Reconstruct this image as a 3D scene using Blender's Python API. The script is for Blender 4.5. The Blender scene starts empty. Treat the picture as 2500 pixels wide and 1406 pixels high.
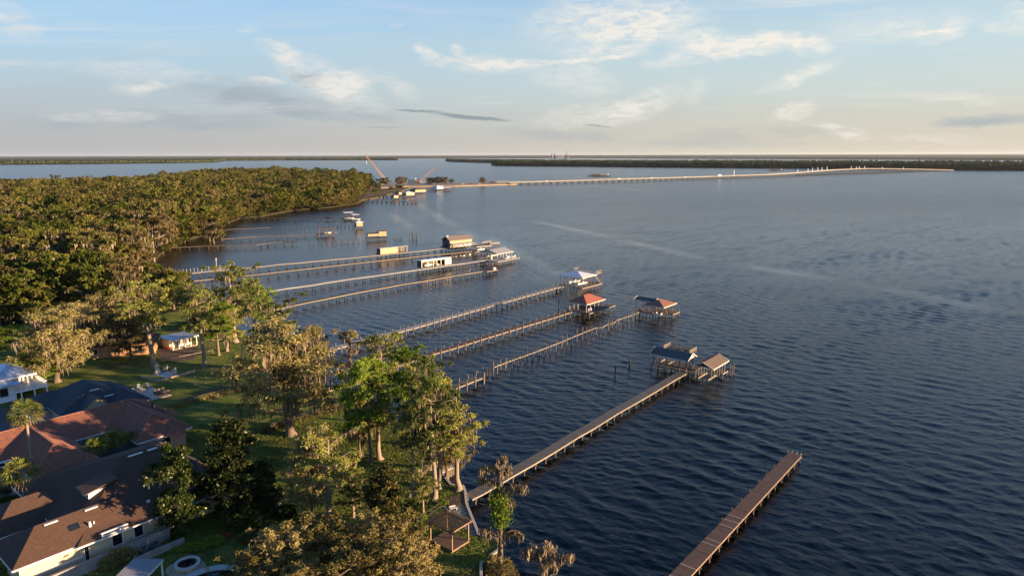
import bpy, math, random
import numpy as np
from mathutils import Vector, Matrix

R = math.radians
sc = bpy.context.scene
COL = sc.collection

# ------------------------------------------------------------------ camera
FPX, CX, CY, CAMH = 1668.0, 1250.0, 703.0, 52.0
PITCH = math.atan((CY - 380.0) / FPX)
ROLL = R(-0.11)
cam = bpy.data.cameras.new('camera')
cam_o = bpy.data.objects.new('camera', cam)
COL.objects.link(cam_o)
cam.sensor_width = 36.0
cam.lens = 36.0 * FPX / 2500.0
cam.clip_start = 1.0
cam.clip_end = 60000.0
cam_o.matrix_world = Matrix.Translation((0, 0, CAMH)) @ Matrix.Rotation(R(90) - PITCH, 4, 'X') @ Matrix.Rotation(ROLL, 4, 'Z')
sc.camera = cam_o

# ------------------------------------------------------------------ sky, sun, exposure
SUN_EL, SUN_AZ = R(9.0), R(103.0)
SKY_STRENGTH = 0.101
world = bpy.data.worlds.new('World')
sc.world = world
world.use_nodes = True


def build_sky():
    nt = world.node_tree
    N, L = nt.nodes, nt.links
    bg = N['Background']
    bg.inputs[1].default_value = SKY_STRENGTH
    sky = N.new('ShaderNodeTexSky')
    sky.sky_type = 'NISHITA'
    sky.sun_disc = False
    sky.sun_elevation = SUN_EL
    sky.sun_rotation = SUN_AZ
    sky.air_density, sky.dust_density, sky.ozone_density = 1.0, 0.45, 5.5

    def math_(op, a, b=None, c=None, clamp=False):
        n = N.new('ShaderNodeMath'); n.operation = op; n.use_clamp = clamp
        for i, v in enumerate((a, b, c)):
            if v is None: continue
            if hasattr(v, 'is_linked'): L.new(v, n.inputs[i])
            else: n.inputs[i].default_value = v
        return n.outputs[0]

    def ramp(v, a, b):
        n = N.new('ShaderNodeMapRange'); n.interpolation_type = 'SMOOTHSTEP'
        L.new(v, n.inputs[0]); n.inputs[1].default_value = a; n.inputs[2].default_value = b
        return n.outputs[0]

    def mix(f, a, b):
        n = N.new('ShaderNodeMix'); n.data_type = 'RGBA'; n.blend_type = 'MIX'
        for k, v in ((0, f), (6, a), (7, b)):
            if hasattr(v, 'is_linked'): L.new(v, n.inputs[k])
            else: n.inputs[k].default_value = v if k == 0 else (*v, 1)
        return n.outputs[2]

    tc = N.new('ShaderNodeTexCoord')
    sep = N.new('ShaderNodeSeparateXYZ')
    L.new(tc.outputs['Generated'], sep.inputs[0])
    dx, dy, dz = sep.outputs
    zz = math_('MAXIMUM', dz, 0.0)
    den = math_('ADD', zz, 0.05)
    px, py = math_('DIVIDE', dx, den), math_('DIVIDE', dy, den)
    comb = N.new('ShaderNodeCombineXYZ')
    L.new(px, comb.inputs[0]); L.new(py, comb.inputs[1])

    def noise(scale, loc, rot, detail, dist, rough=0.55):
        m = N.new('ShaderNodeMapping'); m.inputs['Scale'].default_value = scale
        m.inputs['Location'].default_value = loc; m.inputs['Rotation'].default_value = (0, 0, R(rot))
        L.new(comb.outputs[0], m.inputs[0])
        n = N.new('ShaderNodeTexNoise'); n.inputs['Scale'].default_value = 1.0
        n.inputs['Detail'].default_value = detail; n.inputs['Distortion'].default_value = dist
        n.inputs['Roughness'].default_value = rough
        L.new(m.outputs[0], n.inputs['Vector'])
        return n.outputs[0]
    # how warm the air is: towards the low sun on the right
    warm = ramp(dx, -0.7, 0.8)
    # thin pale veil, thicker to the horizon
    veil_n = noise((0.16, 0.42, 1), (3.1, 1.7, 0), 8, 4, 0.4)
    low = ramp(zz, 0.34, 0.12)
    base = mix(1.0, (0, 0, 0), sky.outputs[0])
    veil_c = mix(warm, SKYC['veil_l'], SKYC['veil_r'])
    base = mix(math_('MULTIPLY', low, math_('MULTIPLY_ADD', veil_n, 0.7, 0.62), None, True), base, veil_c)
    # mauve grey band of far haze that sits on the horizon
    hor_c = mix(warm, SKYC['hor_l'], SKYC['hor_r'])
    band = math_('MULTIPLY', ramp(math_('ADD', zz, math_('MULTIPLY', math_('SUBTRACT', veil_n, 0.5), 0.05)), 0.135, 0.0), 0.95)
    base = mix(band, base, hor_c)
    # clouds that hang at their own bearings: streaks in azimuth and height, frayed by warped noise
    az = math_('ARCTAN2', dx, dy)
    c2d = N.new('ShaderNodeCombineXYZ'); L.new(az, c2d.inputs[0]); L.new(dz, c2d.inputs[1])

    def sky_noise(scale, rot, detail, dist=0.0, rough=0.6, out=0, loc=(0, 0, 0)):
        m = N.new('ShaderNodeMapping'); m.inputs['Scale'].default_value = scale; m.inputs['Rotation'].default_value = (0, 0, R(rot))
        m.inputs['Location'].default_value = loc
        L.new(c2d.outputs[0], m.inputs[0])
        n = N.new('ShaderNodeTexNoise'); n.inputs['Scale'].default_value = 1.0; n.inputs['Detail'].default_value = detail
        n.inputs['Distortion'].default_value = dist; n.inputs['Roughness'].default_value = rough
        L.new(m.outputs[0], n.inputs['Vector'])
        return n.outputs[out]
    wsep = N.new('ShaderNodeSeparateXYZ'); L.new(sky_noise((26, 60, 1), 8, 5, 0.0, 0.6, 1), wsep.inputs[0])
    waz = math_('MULTIPLY_ADD', math_('SUBTRACT', wsep.outputs[0], 0.5), 0.034, az)
    wel = math_('MULTIPLY_ADD', math_('SUBTRACT', wsep.outputs[1], 0.5), 0.022, dz)

    def streaks(lst, fray=True):
        tot = None
        A_ = waz if fray else math_('MULTIPLY_ADD', math_('SUBTRACT', wsep.outputs[0], 0.5), 0.012, az)
        E_ = wel if fray else math_('MULTIPLY_ADD', math_('SUBTRACT', wsep.outputs[1], 0.5), 0.007, dz)
        for (a0, e0, a1, e1, w, s) in lst:
            ca, ce = (a0 + a1) / 2, (e0 + e1) / 2
            ln = math.hypot(a1 - a0, e1 - e0) / 2 + w
            c, d = (a1 - a0) / math.hypot(a1 - a0, e1 - e0), (e1 - e0) / math.hypot(a1 - a0, e1 - e0)
            oa, oe = math_('SUBTRACT', A_, ca), math_('SUBTRACT', E_, ce)
            u = math_('MULTIPLY_ADD', oa, c / ln, math_('MULTIPLY', oe, d / ln))
            v = math_('MULTIPLY_ADD', oa, -d / w, math_('MULTIPLY', oe, c / w))
            r2 = math_('MULTIPLY_ADD', u, u, math_('MULTIPLY', v, v))
            k = math_('MULTIPLY', math_('SUBTRACT', 1.0, r2, None, True), s)
            tot = k if tot is None else math_('ADD', tot, k)
        return tot

    def sky_at(lst):
        out = []
        for x0, y0, x1, y1, w, s in lst:
            q = []
            for x, y in ((x0, y0), (x1, y1)):
                rx, ry, rz = ray(x, y); l_ = math.sqrt(rx * rx + ry * ry + rz * rz)
                q += [math.atan2(rx, ry), rz / l_]
            out.append((*q, w * 1.25 / 1668.0, s))
        return out
    grain = sky_noise((30, 95, 1), 12, 9, 0.8, 0.66)
    soft = sky_noise((11, 34, 1), -6, 5, 0.6, 0.6, 0, (3, 1, 0))
    gm = math_('MULTIPLY', streaks(sky_at(CLOUD_GREY)), ramp(soft, 0.25, 0.62), None, True)
    base = mix(math_('MULTIPLY', gm, 0.85), base, SKYC['grey'])
    cir_c = mix(warm, SKYC['cir_l'], SKYC['cir_r'])
    cm = math_('MULTIPLY', streaks(sky_at(CLOUD_BRIGHT)), ramp(grain, 0.24, 0.74), None, True)
    # sparse thin veils of the same cloud all round the sky
    c1 = noise((0.50, 1.9, 1), (1.9, 4.6, 0), 14, 10, 1.3, 0.66)
    c2 = noise((0.24, 0.42, 1), (5.2, 9.1, 0), 14, 4, 0.8)
    gen = math_('MULTIPLY', math_('MULTIPLY', ramp(c1, 0.42, 0.75), ramp(c2, 0.45, 0.65)), math_('MULTIPLY', ramp(zz, 0.03, 0.08), 0.55))
    cm = math_('ADD', cm, gen, None, True)
    base = mix(math_('MULTIPLY', cm, 0.95), base, cir_c)
    dm = math_('MULTIPLY', streaks(sky_at(CLOUD_SCUD), False), ramp(grain, 0.25, 0.5), None, True)
    base = mix(math_('MULTIPLY', dm, 0.8), base, SKYC['scud'])
    L.new(base, bg.inputs[0])


SKYC = {'veil_l': (1.45, 1.90, 2.15), 'veil_r': (1.85, 2.22, 2.22), 'hor_l': (1.45, 1.44, 1.45), 'hor_r': (2.15, 1.92, 1.48),
        'grey': (1.15, 1.35, 1.50), 'cir_l': (2.45, 2.40, 2.30), 'cir_r': (2.90, 2.75, 2.45), 'scud': (0.75, 0.92, 1.08)}
# streaks by where they hang: start, end, half width, strength
CLOUD_BRIGHT = [(640, 112, 725, 142, 20, 1), (700, 150, 905, 250, 38, 1.00), (790, 215, 905, 190, 26, 1.00), (1022, 118, 1058, 132, 14, 1.2), (1110, 118, 1125, 128, 10, 1),
                (1040, 148, 1290, 165, 20, 1), (1120, 165, 1350, 155, 12, 1), (1290, 158, 1590, 130, 7, 1.1), (1640, 98, 1770, 90, 22, 1), (1580, 155, 1920, 92, 22, 1.15), (1760, 120, 2010, 92, 18, 1.00),
                (1945, 105, 2010, 118, 20, 1), (1860, 222, 2050, 148, 16, 1), (2250, 88, 2345, 66, 20, 0.87), (2020, 75, 2380, 48, 30, 0.58), (1330, 45, 1720, 28, 46, 0.61), (1300, 70, 1640, 60, 60, 0.58),
                (1320, 185, 1490, 205, 32, 0.72), (1400, 140, 1660, 42, 40, 0.72), (1500, 285, 1650, 228, 28, 1.00), (1320, 290, 1560, 270, 26, 0.72), (1895, 285, 1975, 262, 20, 1.00), (1990, 305, 2120, 332, 12, 1.00),
                (580, 194, 700, 202, 10, 1), (330, 216, 430, 204, 10, 1.00), (150, 162, 530, 188, 18, 0.65), (270, 210, 360, 225, 14, 0.51), (0, 30, 60, 70, 30, 0.65), (575, 70, 620, 74, 8, 0.87), (2440, 60, 2600, 20, 26, 0.87),
                (930, 190, 1010, 230, 20, 0.58), (1690, 240, 1710, 205, 16, 0.58), (2150, 335, 2420, 345, 8, 0.58), (2200, 240, 2500, 245, 10, 0.58), (100, 280, 420, 290, 10, 0.58), (960, 60, 980, 62, 8, 0.43)]
CLOUD_GREY = [(450, 212, 760, 262, 34, 1), (640, 262, 960, 285, 22, 1.00), (180, 290, 720, 302, 20, 0.80), (690, 165, 830, 225, 14, 1.00), (1640, 330, 2100, 320, 12, 0.72), (2270, 302, 2560, 288, 12, 1.00), (0, 300, 240, 308, 12, 0.58), (1180, 320, 1560, 345, 14, 0.58), (1480, 345, 2000, 352, 10, 0.51)]
CLOUD_SCUD = [(960, 267, 1085, 275, 3, 1.2), (1045, 277, 1255, 295, 5, 1.4), (1420, 305, 1495, 310, 2.4, .8), (890, 309, 985, 313, 2.4, .6)]


sun = bpy.data.lights.new('sun', 'SUN')
sun.energy = 5.0
sun.angle = R(0.5)
sun.color = (1.0, 0.73, 0.45)
sun_o = bpy.data.objects.new('sun', sun)
COL.objects.link(sun_o)
sd = Vector((math.sin(SUN_AZ) * math.cos(SUN_EL), math.cos(SUN_AZ) * math.cos(SUN_EL), math.sin(SUN_EL)))
sun_o.rotation_euler = sd.to_track_quat('Z', 'Y').to_euler()
sun_o.location = sd * 300

sc.view_settings.view_transform = 'Standard'
sc.view_settings.look = 'None'
sc.view_settings.gamma = 1.0
sc.view_settings.use_curve_mapping = False
sc.view_settings.exposure = 1.7


# ------------------------------------------------------------------ where things stand (metres; the shot gives the layout)
def ray(px, py):
    u, v = (px - CX) / FPX, -(py - CY) / FPX
    c, s = math.cos(ROLL), math.sin(ROLL)
    u, v = u * c - v * s, u * s + v * c
    cp, sp = math.cos(PITCH), math.sin(PITCH)
    return u, cp + v * sp, -sp + v * cp


def P(px, py, z=0.0):
    x, y, w = ray(px, py)
    t = (z - CAMH) / w
    return Vector((x * t, y * t, z))


def pix(p):
    x, y, z = p[0], p[1], p[2] - CAMH
    cp, sp = math.cos(PITCH), math.sin(PITCH)
    d = y * cp - z * sp
    v, u = (y * sp + z * cp) / d, x / d
    c, s = math.cos(-ROLL), math.sin(-ROLL)
    u, v = u * c - v * s, u * s + v * c
    return CX + FPX * u, CY - FPX * v, d


def height_to(base, top_py):
    lo, hi = 0.5, 60.0
    for _ in range(40):
        m = (lo + hi) / 2
        if pix((base[0], base[1], base[2] + m))[1] > top_py: lo = m
        else: hi = m
    return lo


class Frame:
    """A plan frame: s along the docks towards the river, t across them towards the sun side."""
    def __init__(self, ang, origin=(0, 0)):
        self.a = ang
        self.A = (math.cos(ang), math.sin(ang))
        self.N = (math.sin(ang), -math.cos(ang))
        self.o = origin

    def __call__(self, s, t, z):
        return Vector((self.o[0] + s * self.A[0] + t * self.N[0], self.o[1] + s * self.A[1] + t * self.N[1], z))

    def st(self, p):
        x, y = p[0] - self.o[0], p[1] - self.o[1]
        return x * self.A[0] + y * self.A[1], x * self.N[0] + y * self.N[1]


G = Frame(R(50.7))

build_sky()

# ------------------------------------------------------------------ materials
MATS = {}


def mat(name, c1, c2=None, scale=2.0, rough=0.8, metal=0.0, bump=0.0, stretch=(1, 1, 1), tint=True, rnd=0.35, spec=0.5, mixlo=0.35, mixhi=0.65):
    """Principled material whose colour runs between two tones by a per-piece tint, an object random and a noise."""
    if name in MATS: return MATS[name]
    m = bpy.data.materials.new(name)
    m.use_nodes = True
    N, L = m.node_tree.nodes, m.node_tree.links
    b = N['Principled BSDF']
    b.inputs['Roughness'].default_value = rough
    b.inputs['Metallic'].default_value = metal
    b.inputs['Specular IOR Level'].default_value = spec
    c2 = c2 or tuple(x * 0.72 for x in c1)
    tc = N.new('ShaderNodeTexCoord')
    mp = N.new('ShaderNodeMapping'); mp.inputs['Scale'].default_value = stretch
    L.new(tc.outputs['Object'], mp.inputs[0])
    n = N.new('ShaderNodeTexNoise'); n.inputs['Scale'].default_value = scale; n.inputs['Detail'].default_value = 6
    n.inputs['Roughness'].default_value = 0.65
    L.new(mp.outputs[0], n.inputs['Vector'])
    mr = N.new('ShaderNodeMapRange'); mr.inputs[1].default_value = mixlo; mr.inputs[2].default_value = mixhi
    L.new(n.outputs[0], mr.inputs[0])
    f = mr.outputs[0]
    if tint:
        at = N.new('ShaderNodeAttribute'); at.attribute_name = 'tint'
        oi = N.new('ShaderNodeObjectInfo')
        a = N.new('ShaderNodeMath'); a.operation = 'MULTIPLY'; a.inputs[1].default_value = rnd
        L.new(oi.outputs['Random'], a.inputs[0])
        s = N.new('ShaderNodeMath'); s.operation = 'ADD'
        L.new(at.outputs['Fac'], s.inputs[0]); L.new(a.outputs[0], s.inputs[1])
        w = N.new('ShaderNodeMath'); w.operation = 'MULTIPLY_ADD'; w.use_clamp = True
        w.inputs[1].default_value = 0.55
        L.new(s.outputs[0], w.inputs[0])
        h = N.new('ShaderNodeMath'); h.operation = 'MULTIPLY'; h.inputs[1].default_value = 0.5
        L.new(f, h.inputs[0]); L.new(h.outputs[0], w.inputs[2])
        f = w.outputs[0]
    mx = N.new('ShaderNodeMix'); mx.data_type = 'RGBA'
    mx.inputs[6].default_value = (*c1, 1); mx.inputs[7].default_value = (*c2, 1)
    L.new(f, mx.inputs[0]); L.new(mx.outputs[2], b.inputs['Base Color'])
    if bump:
        bp = N.new('ShaderNodeBump'); bp.inputs['Strength'].default_value = bump; bp.inputs['Distance'].default_value = 0.05
        L.new(n.outputs[0], bp.inputs['Height']); L.new(bp.outputs[0], b.inputs['Normal'])
    MATS[name] = m
    return m


def leaf_mat(name, tones, gloss=0.0, trans=0.38, rnd=0.42):
    """Foliage: colour by clump tint and by tree, part of the light passing through the leaf."""
    m = bpy.data.materials.new(name)
    m.use_nodes = True
    N, L = m.node_tree.nodes, m.node_tree.links
    N.remove(N['Principled BSDF'])
    out = N['Material Output']
    at = N.new('ShaderNodeAttribute'); at.attribute_name = 'tint'
    oi = N.new('ShaderNodeObjectInfo')
    a = N.new('ShaderNodeMath'); a.operation = 'MULTIPLY_ADD'; a.use_clamp = True
    a.inputs[1].default_value = rnd * 2
    s0 = N.new('ShaderNodeMath'); s0.operation = 'SUBTRACT'; s0.inputs[1].default_value = 0.5
    L.new(oi.outputs['Random'], s0.inputs[0]); L.new(s0.outputs[0], a.inputs[0]); L.new(at.outputs['Fac'], a.inputs[2])
    r = N.new('ShaderNodeValToRGB')
    el = r.color_ramp.elements
    el[0].color = (*tones[0], 1); el[1].color = (*tones[-1], 1)
    for i, t in enumerate(tones[1:-1]):
        e = el.new((i + 1) / (len(tones) - 1)); e.color = (*t, 1)
    L.new(a.outputs[0], r.inputs[0])
    d = N.new('ShaderNodeBsdfDiffuse'); tr = N.new('ShaderNodeBsdfTranslucent')
    L.new(r.outputs[0], d.inputs[0]); L.new(r.outputs[0], tr.inputs[0])
    mx = N.new('ShaderNodeMixShader'); mx.inputs[0].default_value = trans
    L.new(d.outputs[0], mx.inputs[1]); L.new(tr.outputs[0], mx.inputs[2])
    o = mx.outputs[0]
    if gloss:
        g = N.new('ShaderNodeBsdfGlossy'); g.inputs['Roughness'].default_value = 0.35
        g.inputs[0].default_value = (0.8, 0.68, 0.42, 1)
        m2 = N.new('ShaderNodeMixShader'); m2.inputs[0].default_value = gloss
        L.new(o, m2.inputs[1]); L.new(g.outputs[0], m2.inputs[2]); o = m2.outputs[0]
    L.new(o, out.inputs[0])
    MATS[name] = m
    return m


# ------------------------------------------------------------------ mesh helpers
class MB:
    def __init__(self):
        self.v, self.f, self.t = [], [], []

    def add(self, vs, fs, tint=0.5):
        k = len(self.v)
        self.v.extend([tuple(p) for p in vs])
        self.f.extend([tuple(i + k for i in f) for f in fs])
        self.t.extend([tint] * len(fs))
        return self

    def box(self, c, size, ang=0.0, tint=0.5):
        x, y, z = size[0] / 2, size[1] / 2, size[2] / 2
        ca, sa = math.cos(ang), math.sin(ang)
        vs = []
        for dx, dy, dz in ((-x, -y, -z), (x, -y, -z), (x, y, -z), (-x, y, -z), (-x, -y, z), (x, -y, z), (x, y, z), (-x, y, z)):
            vs.append((c[0] + dx * ca - dy * sa, c[1] + dx * sa + dy * ca, c[2] + dz))
        return self.add(vs, BOXF, tint)

    def beam(self, p, q, w, h, tint=0.5, up=(0, 0, 1)):
        p, q = Vector(p), Vector(q)
        d = (q - p)
        if d.length < 1e-6: return self
        d.normalize()
        upv = Vector(up)
        if abs(d.dot(upv)) > 0.97: upv = Vector((1, 0, 0))
        sx = d.cross(upv).normalized() * (w / 2)
        sy = sx.cross(d).normalized() * (h / 2)
        vs = [p - sx - sy, p + sx - sy, p + sx + sy, p - sx + sy, q - sx - sy, q + sx - sy, q + sx + sy, q - sx + sy]
        return self.add(vs, ((0, 3, 2, 1), (4, 5, 6, 7), (0, 1, 5, 4), (1, 2, 6, 5), (2, 3, 7, 6), (3, 0, 4, 7)), tint)

    def tube(self, pts, radii, n=6, tint=0.5, cap=True):
        pts = [Vector(p) for p in pts]
        vs, fs = [], []
        for i, p in enumerate(pts):
            d = (pts[min(i + 1, len(pts) - 1)] - pts[max(i - 1, 0)])
            d = d.normalized() if d.length > 1e-9 else Vector((0, 0, 1))
            ref = Vector((0, 0, 1)) if abs(d.z) < 0.9 else Vector((1, 0, 0))
            a = d.cross(ref).normalized(); b = d.cross(a)
            for k in range(n):
                th = 2 * math.pi * k / n
                vs.append(p + (a * math.cos(th) + b * math.sin(th)) * radii[i])
        for i in range(len(pts) - 1):
            for k in range(n):
                k2 = (k + 1) % n
                fs.append((i * n + k, i * n + k2, (i + 1) * n + k2, (i + 1) * n + k))
        if cap:
            fs.append(tuple(reversed(range(n)))); fs.append(tuple((len(pts) - 1) * n + k for k in range(n)))
        return self.add(vs, fs, tint)

    def prism(self, poly, z0, z1, tint=0.5):
        n = len(poly)
        area = sum(poly[i][0] * poly[(i + 1) % n][1] - poly[(i + 1) % n][0] * poly[i][1] for i in range(n))
        if area < 0: poly = list(reversed(poly))
        vs = [(p[0], p[1], z0) for p in poly] + [(p[0], p[1], z1) for p in poly]
        fs = [tuple(reversed(range(n))), tuple(range(n, 2 * n))] + [(i, (i + 1) % n, n + (i + 1) % n, n + i) for i in range(n)]
        return self.add(vs, fs, tint)

    def slab(self, top, th, tint=0.5):
        """A sheet of any tilt with thickness downwards."""
        n = len(top)
        vs = [Vector(p) for p in top] + [Vector(p) - Vector((0, 0, th)) for p in top]
        fs = [tuple(range(n)), tuple(reversed(range(n, 2 * n)))] + [(i, n + i, n + (i + 1) % n, (i + 1) % n) for i in range(n)]
        return self.add(vs, fs, tint)

    def build(self, name, m, parent=None, smooth=False, kind=None, label=None):
        base = WL.get(parent.name, Vector((0, 0, 0))) if parent is not None else Vector((0, 0, 0))
        me = bpy.data.meshes.new(name)
        v = np.array(self.v, dtype=np.float64).reshape(-1, 3) - np.array(base)
        me.from_pydata(v.tolist(), [], self.f)
        a = me.attributes.new('tint', 'FLOAT', 'FACE')
        a.data.foreach_set('value', self.t)
        me.materials.append(m)
        if smooth: me.shade_smooth()
        return link(name, me, parent, kind, label)


BOXF = ((0, 3, 2, 1), (4, 5, 6, 7), (0, 1, 5, 4), (1, 2, 6, 5), (2, 3, 7, 6), (3, 0, 4, 7))
WL = {}


def link(name, me, parent=None, kind=None, label=None):
    o = bpy.data.objects.new(name, me)
    COL.objects.link(o)
    if parent is not None:
        o.parent = parent
        WL[o.name] = WL.get(parent.name, Vector((0, 0, 0)))
    if kind: o['kind'] = kind
    if label: o['label'] = label
    return o


def thing(name, label, cat, loc=(0, 0, 0), group=None):
    o = bpy.data.objects.new(name, None)
    COL.objects.link(o)
    o.location = loc
    o.empty_display_size = 0.5
    WL[o.name] = Vector(loc)
    o['label'] = label
    o['category'] = cat
    if group: o['group'] = group
    return o


def tag(o, label, cat, group=None):
    o['label'] = label; o['category'] = cat
    if group: o['group'] = group
    return o


def structure(o):
    o['kind'] = 'structure'
    return o


UNIT = {}


def unit_cyl(m, n=8, taper=0.92):
    key = (m.name, n, taper)
    if key not in UNIT:
        b = MB().tube([(0, 0, 0), (0, 0, 1)], [1.0, taper], n)
        me = bpy.data.meshes.new('piling')
        me.from_pydata(b.v, [], b.f)
        a = me.attributes.new('tint', 'FLOAT', 'FACE'); a.data.foreach_set('value', [0.3] * len(b.f))
        me.materials.append(m)
        UNIT[key] = me
    return UNIT[key]


def unit_box(m):
    key = (m.name, 'box')
    if key not in UNIT:
        b = MB().box((0, 0, 0.5), (1, 1, 1))
        me = bpy.data.meshes.new('post')
        me.from_pydata(b.v, [], b.f)
        a = me.attributes.new('tint', 'FLOAT', 'FACE'); a.data.foreach_set('value', [0.3] * len(b.f))
        me.materials.append(m)
        UNIT[key] = me
    return UNIT[key]


def piling(parent, p, z0, z1, r, m, name='piling', lean=0.0, box=False, ang=0.0):
    o = link(name, unit_box(m) if box else unit_cyl(m), parent)
    w = WL.get(parent.name, Vector((0, 0, 0)))
    o.location = (p[0] - w[0], p[1] - w[1], z0 - w[2])
    o.scale = (2 * r, 2 * r, z1 - z0) if box else (r, r, z1 - z0)
    if lean: o.rotation_euler = (random.uniform(-lean, lean), random.uniform(-lean, lean), 0)
    elif box: o.rotation_euler = (0, 0, ang)
    return o


HAZE = 1.1e-5
random.seed(11)
rng = np.random.default_rng(5)

# ------------------------------------------------------------------ water
def seg_mask(nt, pos, segs, width):
    """1 near a chain of ground segments, fading over width metres: the smoother band a boat's wake leaves."""
    N, L = nt.nodes, nt.links
    out = None
    for (a, b) in segs:
        d = (b - a); ln = d.length; d = d / ln
        def M(op, x, y=None, z=None, clamp=False):
            n = N.new('ShaderNodeMath'); n.operation = op; n.use_clamp = clamp
            for i, v in enumerate((x, y, z)):
                if v is None: continue
                if hasattr(v, 'is_linked'): L.new(v, n.inputs[i])
                else: n.inputs[i].default_value = v
            return n.outputs[0]
        ox = M('SUBTRACT', pos[0], a.x); oy = M('SUBTRACT', pos[1], a.y)
        along = M('ADD', M('MULTIPLY', ox, d.x), M('MULTIPLY', oy, d.y))
        side = M('ABSOLUTE', M('SUBTRACT', M('MULTIPLY', ox, d.y), M('MULTIPLY', oy, d.x)))
        e0 = M('MULTIPLY', along, 1 / 25.0, None, True)
        e1 = M('MULTIPLY', M('SUBTRACT', ln, along), 1 / 25.0, None, True)
        m = M('MULTIPLY', M('SUBTRACT', 1.0, M('DIVIDE', side, width), None, True), M('MULTIPLY', e0, e1))
        out = m if out is None else M('MAXIMUM', out, m)
    return out


def water_mat():
    m = bpy.data.materials.new('river_water')
    m.use_nodes = True
    nt = m.node_tree
    N, L = nt.nodes, nt.links
    b = N['Principled BSDF']
    b.inputs['Base Color'].default_value = (0.001, 0.002, 0.003, 1)
    b.inputs['IOR'].default_value = 1.27
    tc = N.new('ShaderNodeTexCoord')
    sep = N.new('ShaderNodeSeparateXYZ'); L.new(tc.outputs['Object'], sep.inputs[0])

    def nz(scale, rot, detail, dist=0.0, loc=(0, 0, 0), rough=0.55):
        mp = N.new('ShaderNodeMapping'); mp.vector_type = 'TEXTURE'
        mp.inputs['Rotation'].default_value = (0, 0, R(rot)); mp.inputs['Scale'].default_value = (scale[0], scale[1], 1)
        mp.inputs['Location'].default_value = loc
        L.new(tc.outputs['Object'], mp.inputs[0])
        n = N.new('ShaderNodeTexNoise'); n.inputs['Scale'].default_value = 1; n.inputs['Detail'].default_value = detail
        n.inputs['Distortion'].default_value = dist; n.inputs['Roughness'].default_value = rough
        L.new(mp.outputs[0], n.inputs['Vector'])
        return n.outputs[0]

    def M(op, x, y=None, z=None, clamp=False):
        n = N.new('ShaderNodeMath'); n.operation = op; n.use_clamp = clamp
        for i, v in enumerate((x, y, z)):
            if v is None: continue
            if hasattr(v, 'is_linked'): L.new(v, n.inputs[i])
            else: n.inputs[i].default_value = v
        return n.outputs[0]
    # wind waves run up the docks; crests lie across them
    w1 = nz((1.7, 3.8), 44, 4, 0.6, (3, 7, 0), 0.62)
    w2 = nz((4.6, 12.0), 40, 2, 0.5, (31, 3, 0))
    w3 = nz((0.75, 1.2), 52, 2, 0.2, (1, 13, 0))
    def ridge(w): return M('SUBTRACT', 1.0, M('ABSOLUTE', M('MULTIPLY_ADD', w, 3.6, -1.8)))
    # near the houses the long waves are modelled and only ripples are left to the material; far out it carries them all
    far_ = N.new('ShaderNodeMapRange'); far_.interpolation_type = 'SMOOTHSTEP'
    far_.inputs[1].default_value = 330.0; far_.inputs[2].default_value = 800.0
    L.new(sep.outputs[1], far_.inputs[0]); ff = far_.outputs[0]
    w0 = nz((0.62, 1.5), 42, 3, 0.5, (3, 17, 0), 0.6)
    h = M('ADD', M('MULTIPLY', ridge(w0), 0.10), M('MULTIPLY', w3, 0.16))
    hw = M('ADD', M('MULTIPLY', ridge(w1), 0.30), M('MULTIPLY', ridge(w2), 0.62))
    h = M('ADD', h, M('MULTIPLY', hw, ff))
    gust = nz((120, 55), 30, 4, 0.5, (9, 2, 0))
    gm = N.new('ShaderNodeMapRange'); gm.inputs[1].default_value = 0.3; gm.inputs[2].default_value = 0.7
    gm.inputs[3].default_value = 0.62; gm.inputs[4].default_value = 1.0
    L.new(gust, gm.inputs[0])
    wk = seg_mask(nt, (sep.outputs[0], sep.outputs[1]), WAKES, 9.0)
    fine = nz((9, 9), 0, 4, 0.0, (5, 5, 0))
    wk = M('MULTIPLY', wk, M('MULTIPLY_ADD', fine, 3.4, -1.15, True))
    calm = M('SUBTRACT', gm.outputs[0], M('MULTIPLY', wk, 0.7))
    bp = N.new('ShaderNodeBump'); bp.inputs['Distance'].default_value = 1.0
    L.new(h, bp.inputs['Height']); L.new(M('MULTIPLY', calm, M('MULTIPLY_ADD', ff, 0.12, WATER_BUMP)), bp.inputs['Strength'])
    L.new(bp.outputs[0], b.inputs['Normal'])
    L.new(M('SUBTRACT', M('MULTIPLY_ADD', ff, 0.05, WATER_ROUGH), M('MULTIPLY', wk, 0.08)), b.inputs['Roughness'])
    return m


WATER_BUMP, WATER_ROUGH = 0.6, 0.15
WAKES = [(P(1015, 495), P(1120, 560)), (P(1120, 560), P(1255, 660)), (P(1255, 660), P(1370, 700)),
         (P(1300, 538), P(1500, 583)), (P(1500, 583), P(1760, 640)), (P(1760, 640), P(2080, 690)), (P(2080, 690), P(2520, 775)),
         (P(1180, 575), P(1400, 690)), (P(1440, 452), P(1590, 468)), (P(950, 520), P(1010, 560))]
WSIZE = 33000.0
ZB = -0.4
M_WATER = water_mat()
W_ = WSIZE
structure(MB().add([(-W_, -W_, ZB), (W_, -W_, ZB), (W_, W_, ZB), (-W_, W_, ZB)], [(0, 1, 2, 3)]).build('water', M_WATER))


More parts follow.
